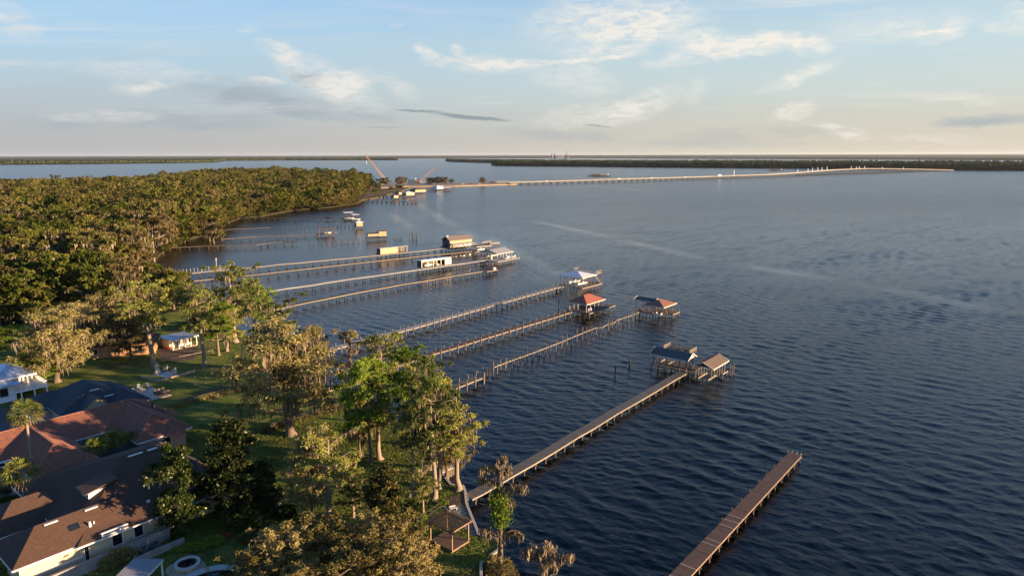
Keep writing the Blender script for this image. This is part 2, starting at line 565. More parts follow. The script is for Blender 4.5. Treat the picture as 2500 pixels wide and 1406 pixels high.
def np_mesh(name, V, F, tint, m, smooth=False):
    me = bpy.data.meshes.new(name)
    k = F.shape[1]
    me.vertices.add(len(V)); me.vertices.foreach_set('co', np.ascontiguousarray(V, dtype=np.float32).ravel())
    me.loops.add(F.size); me.loops.foreach_set('vertex_index', np.ascontiguousarray(F, dtype=np.int32).ravel())
    me.polygons.add(len(F)); me.polygons.foreach_set('loop_start', np.arange(0, F.size, k, dtype=np.int32))
    me.update(calc_edges=True)
    a = me.attributes.new('tint', 'FLOAT', 'FACE'); a.data.foreach_set('value', np.ascontiguousarray(tint, dtype=np.float32))
    me.materials.append(m)
    if smooth: me.shade_smooth()
    return me


def inside(poly, q):
    x, y = q[:, 0], q[:, 1]
    c = np.zeros(len(q), bool)
    j = len(poly) - 1
    for i in range(len(poly)):
        xi, yi = poly[i]; xj, yj = poly[j]
        c ^= ((yi > y) != (yj > y)) & (x < (xj - xi) * (y - yi) / (yj - yi + 1e-12) + xi)
        j = i
    return c


def wave_sheet(nx, y0, y1, slope, seed):
    """Wind chop of the river: many short-crested sharpened waves running up the docks; the mesh is finer where the river is nearer the houses."""
    xl, xr = lambda y: -(34 + .26 * y), lambda y: 34 + .86 * y
    ys = [y0]
    while ys[-1] < y1: ys.append(ys[-1] + (xr(ys[-1]) - xl(ys[-1])) / nx)
    ys = np.array(ys); ny = len(ys)
    u = np.linspace(0, 1, nx + 1)
    x = (xl(ys)[:, None] * (1 - u)[None] + xr(ys)[:, None] * u[None]).ravel()
    y = np.repeat(ys, nx + 1)
    step = np.repeat((xr(ys) - xl(ys)) / nx, nx + 1)
    r = np.random.default_rng(seed)
    X, Y, Z = np.zeros_like(x), np.zeros_like(x), np.zeros_like(x)
    n = 84
    lam = np.exp(r.uniform(math.log(.8), math.log(5.5), n))
    for i in range(n):
        a = R(43) + r.normal(0, R(22))
        k = 2 * math.pi / lam[i]; d = (math.cos(a), math.sin(a))
        amp = slope * math.sqrt(2.0 / n) / k * r.uniform(.6, 1.4) * (1.0 if lam[i] < 2.2 else .5)
        w = np.clip((lam[i] / step - 2.2) / 1.8, 0, 1)
        ph = k * (d[0] * x + d[1] * y) + r.uniform(0, 6.28)
        Z += w * amp * np.sin(ph); q = w * amp * np.cos(ph) * 0.9
        X += q * d[0]; Y += q * d[1]
    g = np.zeros_like(x)                                  # gusts: rougher and calmer patches
    r = np.random.default_rng(77)
    for i in range(9):
        a = r.uniform(0, 6.28); k = 2 * math.pi / r.uniform(35, 150)
        g += np.sin(k * (math.cos(a) * x + math.sin(a) * y) + r.uniform(0, 6.28))
    g = 1 + .16 * g / 2.1
    wk = np.zeros_like(x)                                 # smoother bands where boats have passed
    for a, b in WAKES:
        d = b - a; ln = d.length; d = d / ln
        al = (x - a.x) * d.x + (y - a.y) * d.y; sd_ = np.abs((x - a.x) * d.y - (y - a.y) * d.x)
        wk = np.maximum(wk, np.clip(1.3 - sd_ / 6.0, 0, 1) * np.clip(al / 25, 0, 1) * np.clip((ln - al) / 25, 0, 1))
    g *= 1 - .8 * wk
    uu = np.tile(u, ny)
    e = np.minimum.reduce([uu / .03, (1 - uu) / .05, (y - y0) / 14, (y1 - y) / 380])
    g *= np.clip(e, 0, 1)
    V = np.stack([x + X * g, y + Y * g, Z * g + ZB * (1 - np.clip(e * 1.2, 0, 1))], 1)
    idx = np.arange((nx + 1) * ny).reshape(ny, nx + 1)
    F = np.stack([idx[:-1, :-1], idx[:-1, 1:], idx[1:, 1:], idx[1:, :-1]], -1).reshape(-1, 4)
    c = V[F].mean(1)
    k = ~(inside(np.array([(p.x, p.y) for p in lawn_poly]), c) | inside(np.array([(p.x, p.y) for p in wood_poly]), c))
    F = F[k]
    used = np.unique(F)
    re = np.zeros(len(V), int); re[used] = np.arange(len(used))
    return V[used], re[F]


# ------------------------------------------------------------------ ground
ZL = 1.3                                   # lawn level above the river
ZF = 0.7                                   # wood floor level
LAWN_SHORE = [(1175, 1620), (1175, 1406), (1174, 1376), (1218, 1342), (1216, 1318), (1169, 1306), (1139, 1231), (1136, 1202),
              (1131, 1187), (1101, 1184), (1079, 1157), (1044, 1100), (1008, 1058), (960, 1015), (905, 985), (850, 962),
              (800, 940), (750, 915), (700, 885), (650, 852), (600, 815), (560, 786), (520, 752)]
LAWN_IN = [(470, 748), (380, 770), (250, 800), (100, 812), (-150, 830), (-500, 860), (-700, 1100), (-1200, 1700), (0, 1800)]
lawn_poly = [P(x, y, ZL) for x, y in LAWN_SHORE + LAWN_IN]


def lawn_mat():
    m = bpy.data.materials.new('lawn_grass')
    m.use_nodes = True
    N, L = m.node_tree.nodes, m.node_tree.links
    b = N['Principled BSDF']; b.inputs['Roughness'].default_value = 0.95; b.inputs['Specular IOR Level'].default_value = 0.1
    tc = N.new('ShaderNodeTexCoord')

    def nz(s, d, dist=0):
        n = N.new('ShaderNodeTexNoise'); n.inputs['Scale'].default_value = s; n.inputs['Detail'].default_value = d
        n.inputs['Distortion'].default_value = dist
        L.new(tc.outputs['Object'], n.inputs['Vector']); return n.outputs[0]

    def rr(f, stops):
        r = N.new('ShaderNodeValToRGB'); e = r.color_ramp.elements
        e[0].position, e[0].color = stops[0][0], (*stops[0][1], 1)
        e[1].position, e[1].color = stops[-1][0], (*stops[-1][1], 1)
        for p, c in stops[1:-1]:
            x = e.new(p); x.color = (*c, 1)
        L.new(f, r.inputs[0]); return r.outputs[0]

    def mx(f, a, c):
        n = N.new('ShaderNodeMix'); n.data_type = 'RGBA'
        L.new(f, n.inputs[0]); L.new(a, n.inputs[6]); L.new(c, n.inputs[7]); return n.outputs[2]
    grass = rr(nz(0.35, 8), [(0.3, (0.075, 0.098, 0.017)), (0.5, (0.108, 0.130, 0.024)), (0.7, (0.180, 0.165, 0.044))])
    dirt = rr(nz(1.3, 8), [(0.3, (0.060, 0.045, 0.022)), (0.7, (0.130, 0.100, 0.050))])
    f = N.new('ShaderNodeMapRange'); f.inputs[1].default_value = 0.55; f.inputs[2].default_value = 0.68; f.inputs[4].default_value = 0.85
    L.new(nz(0.09, 7, 0.8), f.inputs[0])
    L.new(mx(f.outputs[0], grass, dirt), b.inputs['Base Color'])
    bp = N.new('ShaderNodeBump'); bp.inputs['Strength'].default_value = 0.9; bp.inputs['Distance'].default_value = 0.25
    L.new(nz(3.0, 8), bp.inputs['Height']); L.new(bp.outputs[0], b.inputs['Normal'])
    return m


M_LAWN = lawn_mat()
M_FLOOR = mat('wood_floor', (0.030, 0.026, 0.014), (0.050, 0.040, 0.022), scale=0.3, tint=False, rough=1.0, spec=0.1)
M_MARSH = mat('marsh_grass', (0.10, 0.075, 0.032), (0.17, 0.12, 0.055), scale=0.15, tint=False, rough=1.0, spec=0.1)
structure(MB().prism(lawn_poly, -1.0, ZL).build('lawn', M_LAWN))

WOOD_SHORE = [(870, 497), (800, 508), (720, 513), (640, 528), (590, 532), (545, 547), (532, 562), (505, 572), (470, 582), (430, 597),
              (400, 613), (374, 640), (388, 668), (412, 692), (452, 726), (522, 753)]
WOOD_IN = [(470, 760), (380, 790), (250, 815), (100, 830), (-150, 850), (-500, 880), (-800, 760), (-700, 560), (-400, 474)]
WOOD_BACK = [(0, 467), (200, 466), (400, 453), (500, 440), (700, 440), (800, 446), (868, 452), (905, 458), (890, 478)]
wood_poly = [P(x, y, 0) for x, y in WOOD_SHORE + WOOD_IN + WOOD_BACK]
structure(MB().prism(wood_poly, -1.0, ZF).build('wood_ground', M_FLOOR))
marsh = [P(x, y, 0) for x, y in [(872, 497), (885, 489), (930, 482), (962, 471), (985, 466), (1000, 459), (1010, 455), (960, 452), (880, 454), (860, 470)]]
structure(MB().prism(marsh, -1.0, 0.45).build('marsh_ground', M_MARSH))
cause = [P(x, y, 0) for x, y in [(930, 461), (1000, 457), (1110, 455.5), (1200, 453), (1262, 451), (1262, 447.5), (1200, 447.5), (1110, 448), (1000, 449), (920, 451)]]
M_SAND = mat('sandy_fill', (0.27, 0.19, 0.11), (0.20, 0.15, 0.09), scale=0.05, tint=False)
structure(MB().prism(cause, -1.0, 1.6).build('causeway_ground', M_SAND))

V_, F_ = wave_sheet(500, 36.0, 900.0, .165, 12)
wo = bpy.data.objects.new('water', np_mesh('water', V_, F_, np.full(len(F_), .5), M_WATER, smooth=True)); COL.objects.link(wo)
structure(wo)

# ------------------------------------------------------------------ far shores
M_FARWOOD = leaf_mat('far_canopy', [(0.030, 0.038, 0.016), (0.050, 0.058, 0.022), (0.085, 0.078, 0.034)], trans=0.1)
M_FARLAND = mat('far_land', (0.035, 0.042, 0.022), (0.055, 0.055, 0.030), scale=0.004, tint=False, rough=1.0, spec=0.0)


def blobs(pts, hs, rs, seed=0):
    """Many small six-cornered tree crowns in one mesh."""
    r = np.random.default_rng(seed)
    n = len(pts)
    base = np.array([(0, 0, 0), (1, 0, .55), (.31, .95, .6), (-.81, .59, .5), (-.81, -.59, .6), (.31, -.95, .52), (0.1, 0, 1)])
    tri = np.array([(0, 2, 1), (0, 3, 2), (0, 4, 3), (0, 5, 4), (0, 1, 5), (6, 1, 2), (6, 2, 3), (6, 3, 4), (6, 4, 5), (6, 5, 1)])
    jit = 1 + r.uniform(-.3, .3, (n, 7, 3))
    V = base[None] * jit
    ang = r.uniform(0, 6.28, n)
    c, s = np.cos(ang), np.sin(ang)
    x = V[:, :, 0] * c[:, None] - V[:, :, 1] * s[:, None]
    y = V[:, :, 0] * s[:, None] + V[:, :, 1] * c[:, None]
    P3 = np.stack([x * rs[:, None] + pts[:, 0:1], y * rs[:, None] + pts[:, 1:2], V[:, :, 2] * hs[:, None] + pts[:, 2:3]], -1)
    F = tri[None] + (np.arange(n) * 7)[:, None, None]
    tint = np.repeat(r.uniform(0, 1, n), len(tri))
    return P3.reshape(-1, 3), F.reshape(-1, 3), tint


def shore_wood(name, front, depth, n, hmin, hmax, rad, seed, label, z=0.5, away=None):
    """A far wood: crowns scattered behind a shoreline, thick along its edge, on a strip of ground."""
    r = np.random.default_rng(seed)
    f = np.array([(p.x, p.y) for p in front])
    seg = np.linalg.norm(np.diff(f, axis=0), axis=1)
    cum = np.concatenate([[0], np.cumsum(seg)])
    u = r.uniform(0, cum[-1], n)
    px = np.interp(u, cum, f[:, 0]); py = np.interp(u, cum, f[:, 1])
    dist = depth * r.uniform(0, 1, n) ** 2.0
    dirn = np.stack([px, py], 1); dirn /= np.linalg.norm(dirn, axis=1)[:, None]
    pts = np.stack([px + dirn[:, 0] * dist, py + dirn[:, 1] * dist, np.full(n, z)], 1)
    hs = r.uniform(hmin, hmax, n); rs = rad * r.uniform(.7, 1.5, n)
    V, F, T = blobs(pts, hs, rs, seed)
    o = bpy.data.objects.new(name, np_mesh(name, V, F, T, M_FARWOOD)); COL.objects.link(o)
    o['kind'] = 'stuff'; o['label'] = label; o['category'] = 'forest'
    back = [(p.x + (p.x / math.hypot(p.x, p.y)) * depth, p.y + (p.y / math.hypot(p.x, p.y)) * depth) for p in reversed(front)]
    structure(MB().prism([(p.x, p.y) for p in front] + back, -1, z).build('far_shore', M_FARLAND))


shore_wood('far_wood', [P(x, y) for x, y in [(-160, 404), (0, 402.5), (250, 400.5), (430, 398.5), (520, 396.8), (548, 393.0), (700, 392.0), (900, 391.5), (971, 391.5)]],
           1500, 13000, 14, 26, 11, 3, 'far wooded shore across the bay on the left, sunlit and brownish')
shore_wood('far_wood', [P(x, y) for x, y in [(1090, 394), (1100, 395.5), (1150, 397), (1204, 398), (1330, 398)]],
           700, 5000, 14, 22, 8, 4, 'low dark wooded point ahead of the right far shore')
shore_wood('far_wood', [P(x, y) for x, y in [(1204, 403.5), (1215, 405), (1400, 406.5), (1600, 408.5), (1800, 410), (2000, 411.5), (2200, 413.5), (2340, 415.5), (2500, 416.5), (2760, 418)]],
           1400, 17000, 13, 23, 10, 5, 'long dark wooded shore behind the low bridge')
structure(MB().add([(-9000, 9500, 0.2), (-900, 13500, 0.2), (900, 13500, 0.2), (6000, 4200, 12), (26000, 9000, 14), (30000, 31000, 70), (-30000, 31000, 45), (-30000, 9000, .2)],
                   [(0, 1, 6, 7), (1, 2, 5, 6), (2, 3, 4, 5)]).build('far_terrain', M_FARLAND))
# white houses along the far left shore
M_WHITE = mat('white_paint', (0.78, 0.76, 0.72), (0.66, 0.64, 0.60), scale=0.6, rough=0.6)
M_ROOFGREY = mat('grey_shingle', (0.16, 0.15, 0.15), (0.11, 0.11, 0.11), scale=1.0)
for i, (x, y) in enumerate([(258, 399.5), (272, 399.3), (308, 398.6), (330, 398.3), (352, 398.2), (386, 398), (496, 396.5), (515, 396), (722, 391.6), (745, 391.4), (760, 391.2), (792, 391.3), (968, 391.2)]):
    p = P(x, y, 1.0)
    hw = random.uniform(7, 13)
    t = thing('far_house', 'tiny pale house at the waterline of the far left shore', 'house', (p.x, p.y, 0.5), 'pale houses on the far left shore')
    MB().box((p.x, p.y - 6, 3.5), (hw * 2, 12, 6)).build('wall', M_WHITE, t)
    MB().add([(p.x - hw - 1, p.y - 13, 6.4), (p.x + hw + 1, p.y - 13, 6.4), (p.x + hw + 1, p.y + 1, 6.4), (p.x - hw - 1, p.y + 1, 6.4), (p.x - hw, p.y - 6, 10), (p.x + hw, p.y - 6, 10)],
             [(0, 1, 5, 4), (2, 3, 4, 5), (0, 4, 3), (1, 2, 5), (3, 2, 1, 0)]).build('roof', M_ROOFGREY, t)

# power station on the horizon
M_CONC = mat('pale_concrete', (0.42, 0.36, 0.29), (0.34, 0.30, 0.25), scale=0.2)
M_HAZYCONC = mat('chimney_concrete', (0.22, 0.22, 0.23), tint=False)
b0 = P(1365, 384, 25)
sc_p = 11500.0 / b0.y
def far_pt(x): return Vector(((x - 1250) / FPX * 11500.0, 11500.0, 0))
pw = thing('power_station', 'distant power station with two cooling towers and a tall chimney on the horizon', 'power station', far_pt(1365))
for x in (1347, 1353.5):
    q = far_pt(x)
    MB().tube([(q.x, q.y, z) for z in (0, 40, 62, 85)], [17, 13, 11, 13], 14).build('cooling_tower', M_HAZYCONC, pw, smooth=True)
q = far_pt(1382)
MB().tube([(q.x, q.y, 0), (q.x, q.y, 120)], [7, 5], 10).build('chimney', M_HAZYCONC, pw)
MB().box((q.x, q.y, 30), (70, 40, 62)).box((q.x - 90, q.y, 24), (180, 40, 50)).build('boiler_house', M_HAZYCONC, pw)
q = far_pt(1987)
mast = MB().tube([(q.x, q.y, 0), (q.x, q.y, 105)], [2.5, 1.2], 6).build('radio_mast', M_HAZYCONC)
tag(mast, 'thin radio mast on the wooded horizon at right', 'mast')

# ------------------------------------------------------------------ haze
if HAZE > 0:
    hz = bpy.data.materials.new('haze')
    hz.use_nodes = True
    nt = hz.node_tree
    nt.nodes.remove(nt.nodes['Principled BSDF'])
    pv = nt.nodes.new('ShaderNodeVolumePrincipled')
    pv.inputs['Color'].default_value = (0.86, 0.90, 0.95, 1)
    pv.inputs['Density'].default_value = HAZE
    pv.inputs['Anisotropy'].default_value = 0.2
    nt.links.new(pv.outputs[0], nt.nodes['Material Output'].inputs['Volume'])
    W = WSIZE + 500
    o = MB().box((0, 0, 71.0), (2 * W, 2 * W, 148.0)).build('haze', hz, kind='stuff')
    o['label'] = 'thin pale evening haze over the river'

# ------------------------------------------------------------------ the long bridge
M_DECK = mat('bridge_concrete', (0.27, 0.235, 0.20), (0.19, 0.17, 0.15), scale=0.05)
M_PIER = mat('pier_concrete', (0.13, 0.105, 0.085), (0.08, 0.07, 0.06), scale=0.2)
BR = [(1240, 451.0, 445.8), (1380, 447.2, 442.0), (1506, 444.0, 437.8), (1690, 438.5, 432.8), (1800, 435.0, 429.0), (1875, 432.6, 426.6), (1930, 430.0, 423.2), (1980, 428.0, 419.4),
      (2040, 425.5, 414.8), (2105, 423.2, 412.0), (2160, 421.5, 412.0), (2208, 420.2, 412.9), (2270, 418.6, 414.0), (2325, 417.2, 415.4)]
pts = []
for x, yb, yt in BR:
    g = P(x, yb)
    pts.append(Vector((g.x, g.y, height_to(g, yt))))
cum = [0.0]
for a, b in zip(pts, pts[1:]): cum.append(cum[-1] + (b - a).length)


def along(u):
    for i in range(len(pts) - 1):
        if u <= cum[i + 1] or i == len(pts) - 2:
            f = (u - cum[i]) / (cum[i + 1] - cum[i])
            return pts[i].lerp(pts[i + 1], f), (pts[i + 1] - pts[i]).normalized()


bridge = thing('bridge', 'long low concrete bridge with a hump crossing the wide river', 'bridge', (pts[0].x, pts[0].y, 0))
deck, rail, girder = MB(), MB(), MB()
ns = 150
prev = None
for i in range(ns + 1):
    p, d = along(cum[-1] * i / ns)
    n = Vector((d.y, -d.x, 0)).normalized()
    if prev is not None:
        q, nq = prev
        deck.slab([q + nq * 5, p + n * 5, p - n * 5, q - nq * 5], 0.5, random.random())
        for s in (-1, 1):
            rail.beam(q + nq * 4.85 * s + Vector((0, 0, .45)), p + n * 4.85 * s + Vector((0, 0, .45)), .3, .9, random.random())
        for s in (-3.2, 0, 3.2):
            girder.beam(q + nq * s - Vector((0, 0, 1.1)), p + n * s - Vector((0, 0, 1.1)), .7, 1.2, random.random())
    prev = (p, n)
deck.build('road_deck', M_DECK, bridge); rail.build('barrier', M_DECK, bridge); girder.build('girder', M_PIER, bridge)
u = 12.0
while u < cum[-1] - 10:
    p, d = along(u)
    n = Vector((d.y, -d.x, 0)).normalized()
    top = p.z - 1.72
    if top > 0.8:
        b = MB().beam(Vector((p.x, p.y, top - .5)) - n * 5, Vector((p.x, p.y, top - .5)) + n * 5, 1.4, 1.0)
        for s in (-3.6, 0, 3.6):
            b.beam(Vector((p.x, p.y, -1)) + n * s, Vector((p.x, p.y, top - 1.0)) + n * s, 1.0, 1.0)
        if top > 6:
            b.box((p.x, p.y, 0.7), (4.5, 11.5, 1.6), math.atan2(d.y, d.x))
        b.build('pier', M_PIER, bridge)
    u += 16.5 if p.z < 6 else 22.0
for x, y0, y1 in [(1797, 429, 416), (1952, 421, 413), (1976, 419.5, 412), (1986, 419, 410), (2000, 418, 409), (2010, 417.5, 409), (2023, 416.5, 407), (2081, 413, 406), (2093, 412.3, 407), (2101, 412, 406), (2115, 412, 406), (2157, 412, 408), (2208, 413, 408)]:
    best = min((abs(pix(along(cum[-1] * i / 300)[0])[0] - x), i) for i in range(301))[1]
    p, d = along(cum[-1] * best / 300)
    n = Vector((d.y, -d.x, 0)).normalized()
    q = p - n * 4.6
    h = (y0 - y1) * pix(p)[2] / FPX
    MB().tube([q, q + Vector((0, 0, h))], [.9, .7], 6).build('light_pole', M_WHITE, bridge)
# traffic
M_CARS = [mat('vehicle_paint_white', (0.7, 0.7, 0.7), tint=False, rough=0.3), mat('vehicle_paint_dark', (0.05, 0.05, 0.06), tint=False, rough=0.3)]
M_TYRE = mat('tyre_rubber', (0.02, 0.02, 0.02), tint=False)
M_GLASSD = mat('dark_glass', (0.010, 0.012, 0.015), (0.015, 0.02, 0.022), rough=0.08, tint=False, spec=0.7)


def simple_car(p, d, m, label, group=None, long=False):
    t = thing('truck' if long else 'car', label, 'truck' if long else 'car', p, group)
    a = math.atan2(d.y, d.x)
    L_ = 10.0 if long else 4.8
    h = 3.2 if long else 0.8
    MB().box((p.x, p.y, p.z + .45 + h / 2), (L_, 2.0, h), a).box((p.x, p.y, p.z + .45 + h + .3), (L_ * .5, 1.8, .6), a).build('body', m, t)
    MB().box((p.x, p.y, p.z + .45 + h + .28), (L_ * .46, 1.86, .42), a).build('window', M_GLASSD, t)
    for s in (-.33, .33):
        for k in (-.95, .95):
            q = p + Vector((math.cos(a), math.sin(a), 0)) * L_ * s + Vector((-math.sin(a), math.cos(a), 0)) * k
            w = Vector((-math.sin(a), math.cos(a), 0)) * .12
            MB().tube([q - w + Vector((0, 0, .36)), q + w + Vector((0, 0, .36))], [.36, .36], 10).build('wheel', M_TYRE, t)


for i, x in enumerate((1509, 1755, 1672, 1899, 1330, 1590)):
    best = min((abs(pix(along(cum[-1] * k / 300)[0])[0] - x), k) for k in range(301))[1]
    p, d = along(cum[-1] * best / 300)
    n = Vector((d.y, -d.x, 0)).normalized()
    simple_car(p + n * 2.2 + Vector((0, 0, .01)), d, M_CARS[0],
               'long white truck on the low part of the bridge' if i == 1 else 'small white vehicle driving on the low bridge', None if i == 1 else 'vehicles on the low bridge', long=(i == 1))

# ------------------------------------------------------------------ docks
M_WOOD_RED = mat('stained_planks', (0.120, 0.062, 0.040), (0.068, 0.040, 0.029), scale=1.5, rough=0.85)
M_WOOD_GREY = mat('weathered_planks', (0.124, 0.108, 0.093), (0.071, 0.062, 0.055), scale=1.5, rough=0.9)
M_WOOD_PALE = mat('bleached_planks', (0.344, 0.320, 0.288), (0.240, 0.224, 0.204), scale=1.5, rough=0.9)
M_WOOD_DARK = mat('dark_planks', (0.090, 0.058, 0.042), (0.050, 0.036, 0.028), scale=1.5, rough=0.9)
M_BEAM = mat('dock_beam', (0.300, 0.235, 0.170), (0.200, 0.155, 0.110), scale=1.2, rough=0.85)
M_PILE = mat('piling_wood', (0.210, 0.140, 0.095), (0.105, 0.075, 0.055), scale=1.5, rough=0.9, stretch=(1, 1, .2))
M_PILE_D = mat('old_shaded_piling_wood', (0.070, 0.052, 0.042), (0.036, 0.028, 0.025), scale=1.5, rough=0.9, stretch=(1, 1, .2))  # old wet wood, with the shaded back side put into the colour
M_POST = mat('white_post', (0.60, 0.56, 0.50), (0.48, 0.44, 0.40), scale=1.0)


def perp(d): return Vector((d.y, -d.x, 0)).normalized()


def dock(label, pts, width, m_deck, spacing, post=0.0, m_pile=None, m_beam=None, plank=0.16, gap=0.02, bow=0.0, name='dock', r=0.14, odd=0, both=False, beam_h=0.24, wob=0.09, group='long private docks running out from the shore'):
    """A plank walkway on pairs of pilings; pts are centre points at deck height."""
    m_pile = m_pile or M_PILE; m_beam = m_beam or M_BEAM
    t = thing(name, label, 'dock', (pts[0].x, pts[0].y, 0), group)
    deck, side, caps = MB(), MB(), MB()
    if wob:                                             # old walkways wander and dip a little
        rw = random.Random(len(label) * 7); q_ = [pts[0]]
        for a, b in zip(pts, pts[1:]):
            k = max(1, int((b - a).length / 5.5))
            for i in range(1, k + 1):
                c = a.lerp(b, i / k)
                if i < k: c = c + perp((b - a).normalized()) * rw.gauss(0, wob) + Vector((0, 0, rw.gauss(0, wob * .7)))
                q_.append(c)
        pts = q_
    dist = 0.0
    nxt = 0.8
    sag = random.Random(len(label))
    for a, b in zip(pts, pts[1:]):
        d = (b - a); ln = d.length; d = d / ln; n = perp(d)
        ang = math.atan2(d.y, d.x)
        k = max(1, int(ln / (plank + gap)))
        for i in range(k):
            c = a + d * (ln * (i + .5) / k)
            w = width + sag.uniform(-.05, .05)
            dz = sag.uniform(-.012, .012)
            if odd and sag.random() < 0.03: continue
            deck.box((c.x, c.y, c.z - .025 + dz), (ln / k - gap, w, .05), ang, sag.random() ** 1.5)
        for s in (-1, 1):
            side.beam(a + n * s * (width / 2 - .06) - Vector((0, 0, .055 + beam_h / 2)), b + n * s * (width / 2 - .06) - Vector((0, 0, .055 + beam_h / 2)), .09, beam_h, sag.random())
        while nxt < dist + ln:
            c = a + d * (nxt - dist)
            for s in (-1, 1):
                off = width / 2 + (.12 if post else -.18)
                q = c + n * s * off
                piling(t, q, -1.0, c.z + (post * sag.uniform(.85, 1.15) if post else -.06 - beam_h), r * sag.uniform(.9, 1.1), m_pile, lean=0.02)
            caps.beam(c + n * (width / 2 + .1) - Vector((0, 0, .17 + beam_h)), c - n * (width / 2 + .1) - Vector((0, 0, .17 + beam_h)), .12, .2, sag.random())
            nxt += spacing
        dist += ln
    deck.build('decking', m_deck, t, kind='stuff')
    side.build('stringer', m_beam, t)
    caps.build('cross_beam', m_pile, t)
    return t


def PP(lst, z): return [P(x, y, z) for x, y in lst]


Z1, Z2, Z3, Z4, Z5, Z6, Z7, Z8, Z9 = 1.25, 1.3, 1.6, 1.7, 1.7, 1.9, 2.0, 2.0, 2.0
a, b = P(1658, 1406, Z1), P(1942, 1107, Z1)
d1 = dock('wide brown plank dock without rails, lowest and nearest on the river', [a - (b - a) * .35, b], 2.15, M_WOOD_RED, 3.15, plank=.15, m_beam=mat('brown_beam', (0.26, 0.16, 0.10)), r=.12, wob=0.0)
dv = (b - a).normalized(); nv = perp(dv)
M_NEWPLANK = mat('new_pale_plank', (0.36, 0.28, 0.19))
for px_, py_ in [(1797, 1262), (1785, 1272), (1738, 1318), (1727, 1326), (1680, 1382), (1682, 1384), (1770, 1283), (1640, 1406)]:
    c = P(px_, py_, Z1)
    k = (c - a).dot(dv); c = a + dv * k
    MB().box((c.x, c.y, Z1 + .012), (.16, 2.15, .05), math.atan2(dv.y, dv.x)).build('plank', M_NEWPLANK, d1, label='paler replacement plank')
for k in range(9):
    c = b - dv * (k * 3.6 + .3) - nv * 1.15
    MB().box((c.x, c.y, Z1 + .15), (.1, .1, .5)).build('mooring_post', M_PILE, d1)
# frayed end boards
for s in (-.7, .1, .8):
    c = b + dv * .35 + nv * s
    MB().box((c.x, c.y, Z1 - .05), (.9, .12, .05), math.atan2(dv.y, dv.x)).build('joist', M_BEAM, d1)

p2 = PP([(1142, 1212), (1170, 1198), (1238, 1158), (1290, 1129), (1340, 1100), (1402, 1062), (1440, 1041), (1500, 1004), (1545, 979), (1592, 952), (1668, 908)], Z2)
d2 = dock('grey plank dock from the pergola lawn to the two nearest boathouses', p2, 2.1, M_WOOD_GREY, 3.0, r=.11)
# flared landing of that dock
fl = PP([(1082, 1215), (1097, 1239), (1143, 1227), (1160, 1212), (1136, 1203)], Z2 + .1)
ld = thing('landing_deck', 'flared brown plank deck where the grey dock meets the lawn', 'deck', fl[0])
dirn = (p2[1] - p2[0]).normalized()
dk = MB()
u0 = (fl[1] - fl[0]); va = ((fl[2] + fl[3]) / 2 - (fl[0] + fl[1]) / 2)
for i in range(34):
    f0, f1 = i / 34, (i + .9) / 34
    A0, B0 = fl[0].lerp(fl[4], f0), fl[1].lerp(fl[2], f0)
    A1, B1 = fl[0].lerp(fl[4], f1), fl[1].lerp(fl[2], f1)
    dk.slab([A0, B0, B1, A1], .06, random.random())
dk.build('decking', M_WOOD_RED, ld, kind='stuff')
MB().beam(fl[1] - Vector((0, 0, .2)), fl[2] - Vector((0, 0, .2)), .1, .25).beam(fl[0] - Vector((0, 0, .2)), fl[4] - Vector((0, 0, .2)), .1, .25).build('stringer', M_BEAM, ld)
for k in range(14):
    q = fl[1].lerp(fl[2], (k + .5) / 14)
    MB().box((q.x, q.y, Z2 + .06), (.09, .3, .1), G.a).build('joist_end', M_BEAM, ld)

# dilapidated dock 3
d3 = dock('short stub of grey plank deck in front of the ruined dock', PP([(1085, 955), (1115, 941), (1172, 919)], Z3), 2.1, M_WOOD_GREY, 2.9, post=1.0, odd=1, group=None)
ruin = thing('ruined_dock', 'ruined dock of paired bare pilings joined by one thin sagging rail', 'dock', P(1180, 915, 0))
line = PP([(1205, 897), (1250, 880), (1303, 861), (1368, 836), (1396, 824), (1418, 815), (1440, 806), (1454, 801), (1472, 799), (1485, 791), (1497, 790), (1506, 782), (1524, 776), (1545, 769), (1562, 762)], Z3)
sb = MB()
for i, (p, q) in enumerate(zip(line, line[1:])):
    sb.beam(p, q, .12, .2, random.random())
sb.build('rail', M_BEAM, ruin)
allp = [P(1172, 921, Z3), P(1187, 911, Z3)] + line
acc, nxt = 0, 0.4
for p, q in zip(allp, allp[1:]):
    d = (q - p); ln = d.length; d.normalize(); n = perp(d)
    while nxt < acc + ln:
        c = p + d * (nxt - acc)
        for s in (-.75, .75):
            piling(ruin, c + n * (s + random.uniform(-.12, .12)) + d * random.uniform(-.3, .3), -1, Z3 + random.uniform(.5, 1.6), .13 * random.uniform(.85, 1.2), random.choice((M_PILE, M_PILE_D)), lean=.035)
        nxt += 2.75
    acc += ln

p4 = PP([(740, 978), (800, 950), (870, 925), (960, 893), (1060, 860), (1200, 818), (1300, 788), (1392, 760)], Z4)
dock('red brown plank dock with posts on both sides leading to the square red pavilion', p4, 2.0, M_WOOD_RED, 3.1, post=.75)
p5 = PP([(755, 866), (820, 848), (900, 826), (1008, 799), (1120, 767), (1250, 731), (1372, 698)], Z5)
dock('pale grey plank dock with tall posts, leading to the pale blue metal roofed boathouse', p5, 2.2, M_WOOD_PALE, 2.9, post=.85, r=.13)
p6 = PP([(655, 758), (725, 742), (850, 717), (1000, 690), (1080, 677), (1178, 661)], Z6)
dock('dark plank dock with a lit edge and a bare square platform at its end', p6, 1.9, M_WOOD_DARK, 3.6, m_pile=M_PILE_D, r=.18)
p7 = PP([(600, 719), (664, 709), (850, 681), (1000, 660.5), (1108, 645.5), (1160, 638), (1215, 631.5)], Z7)
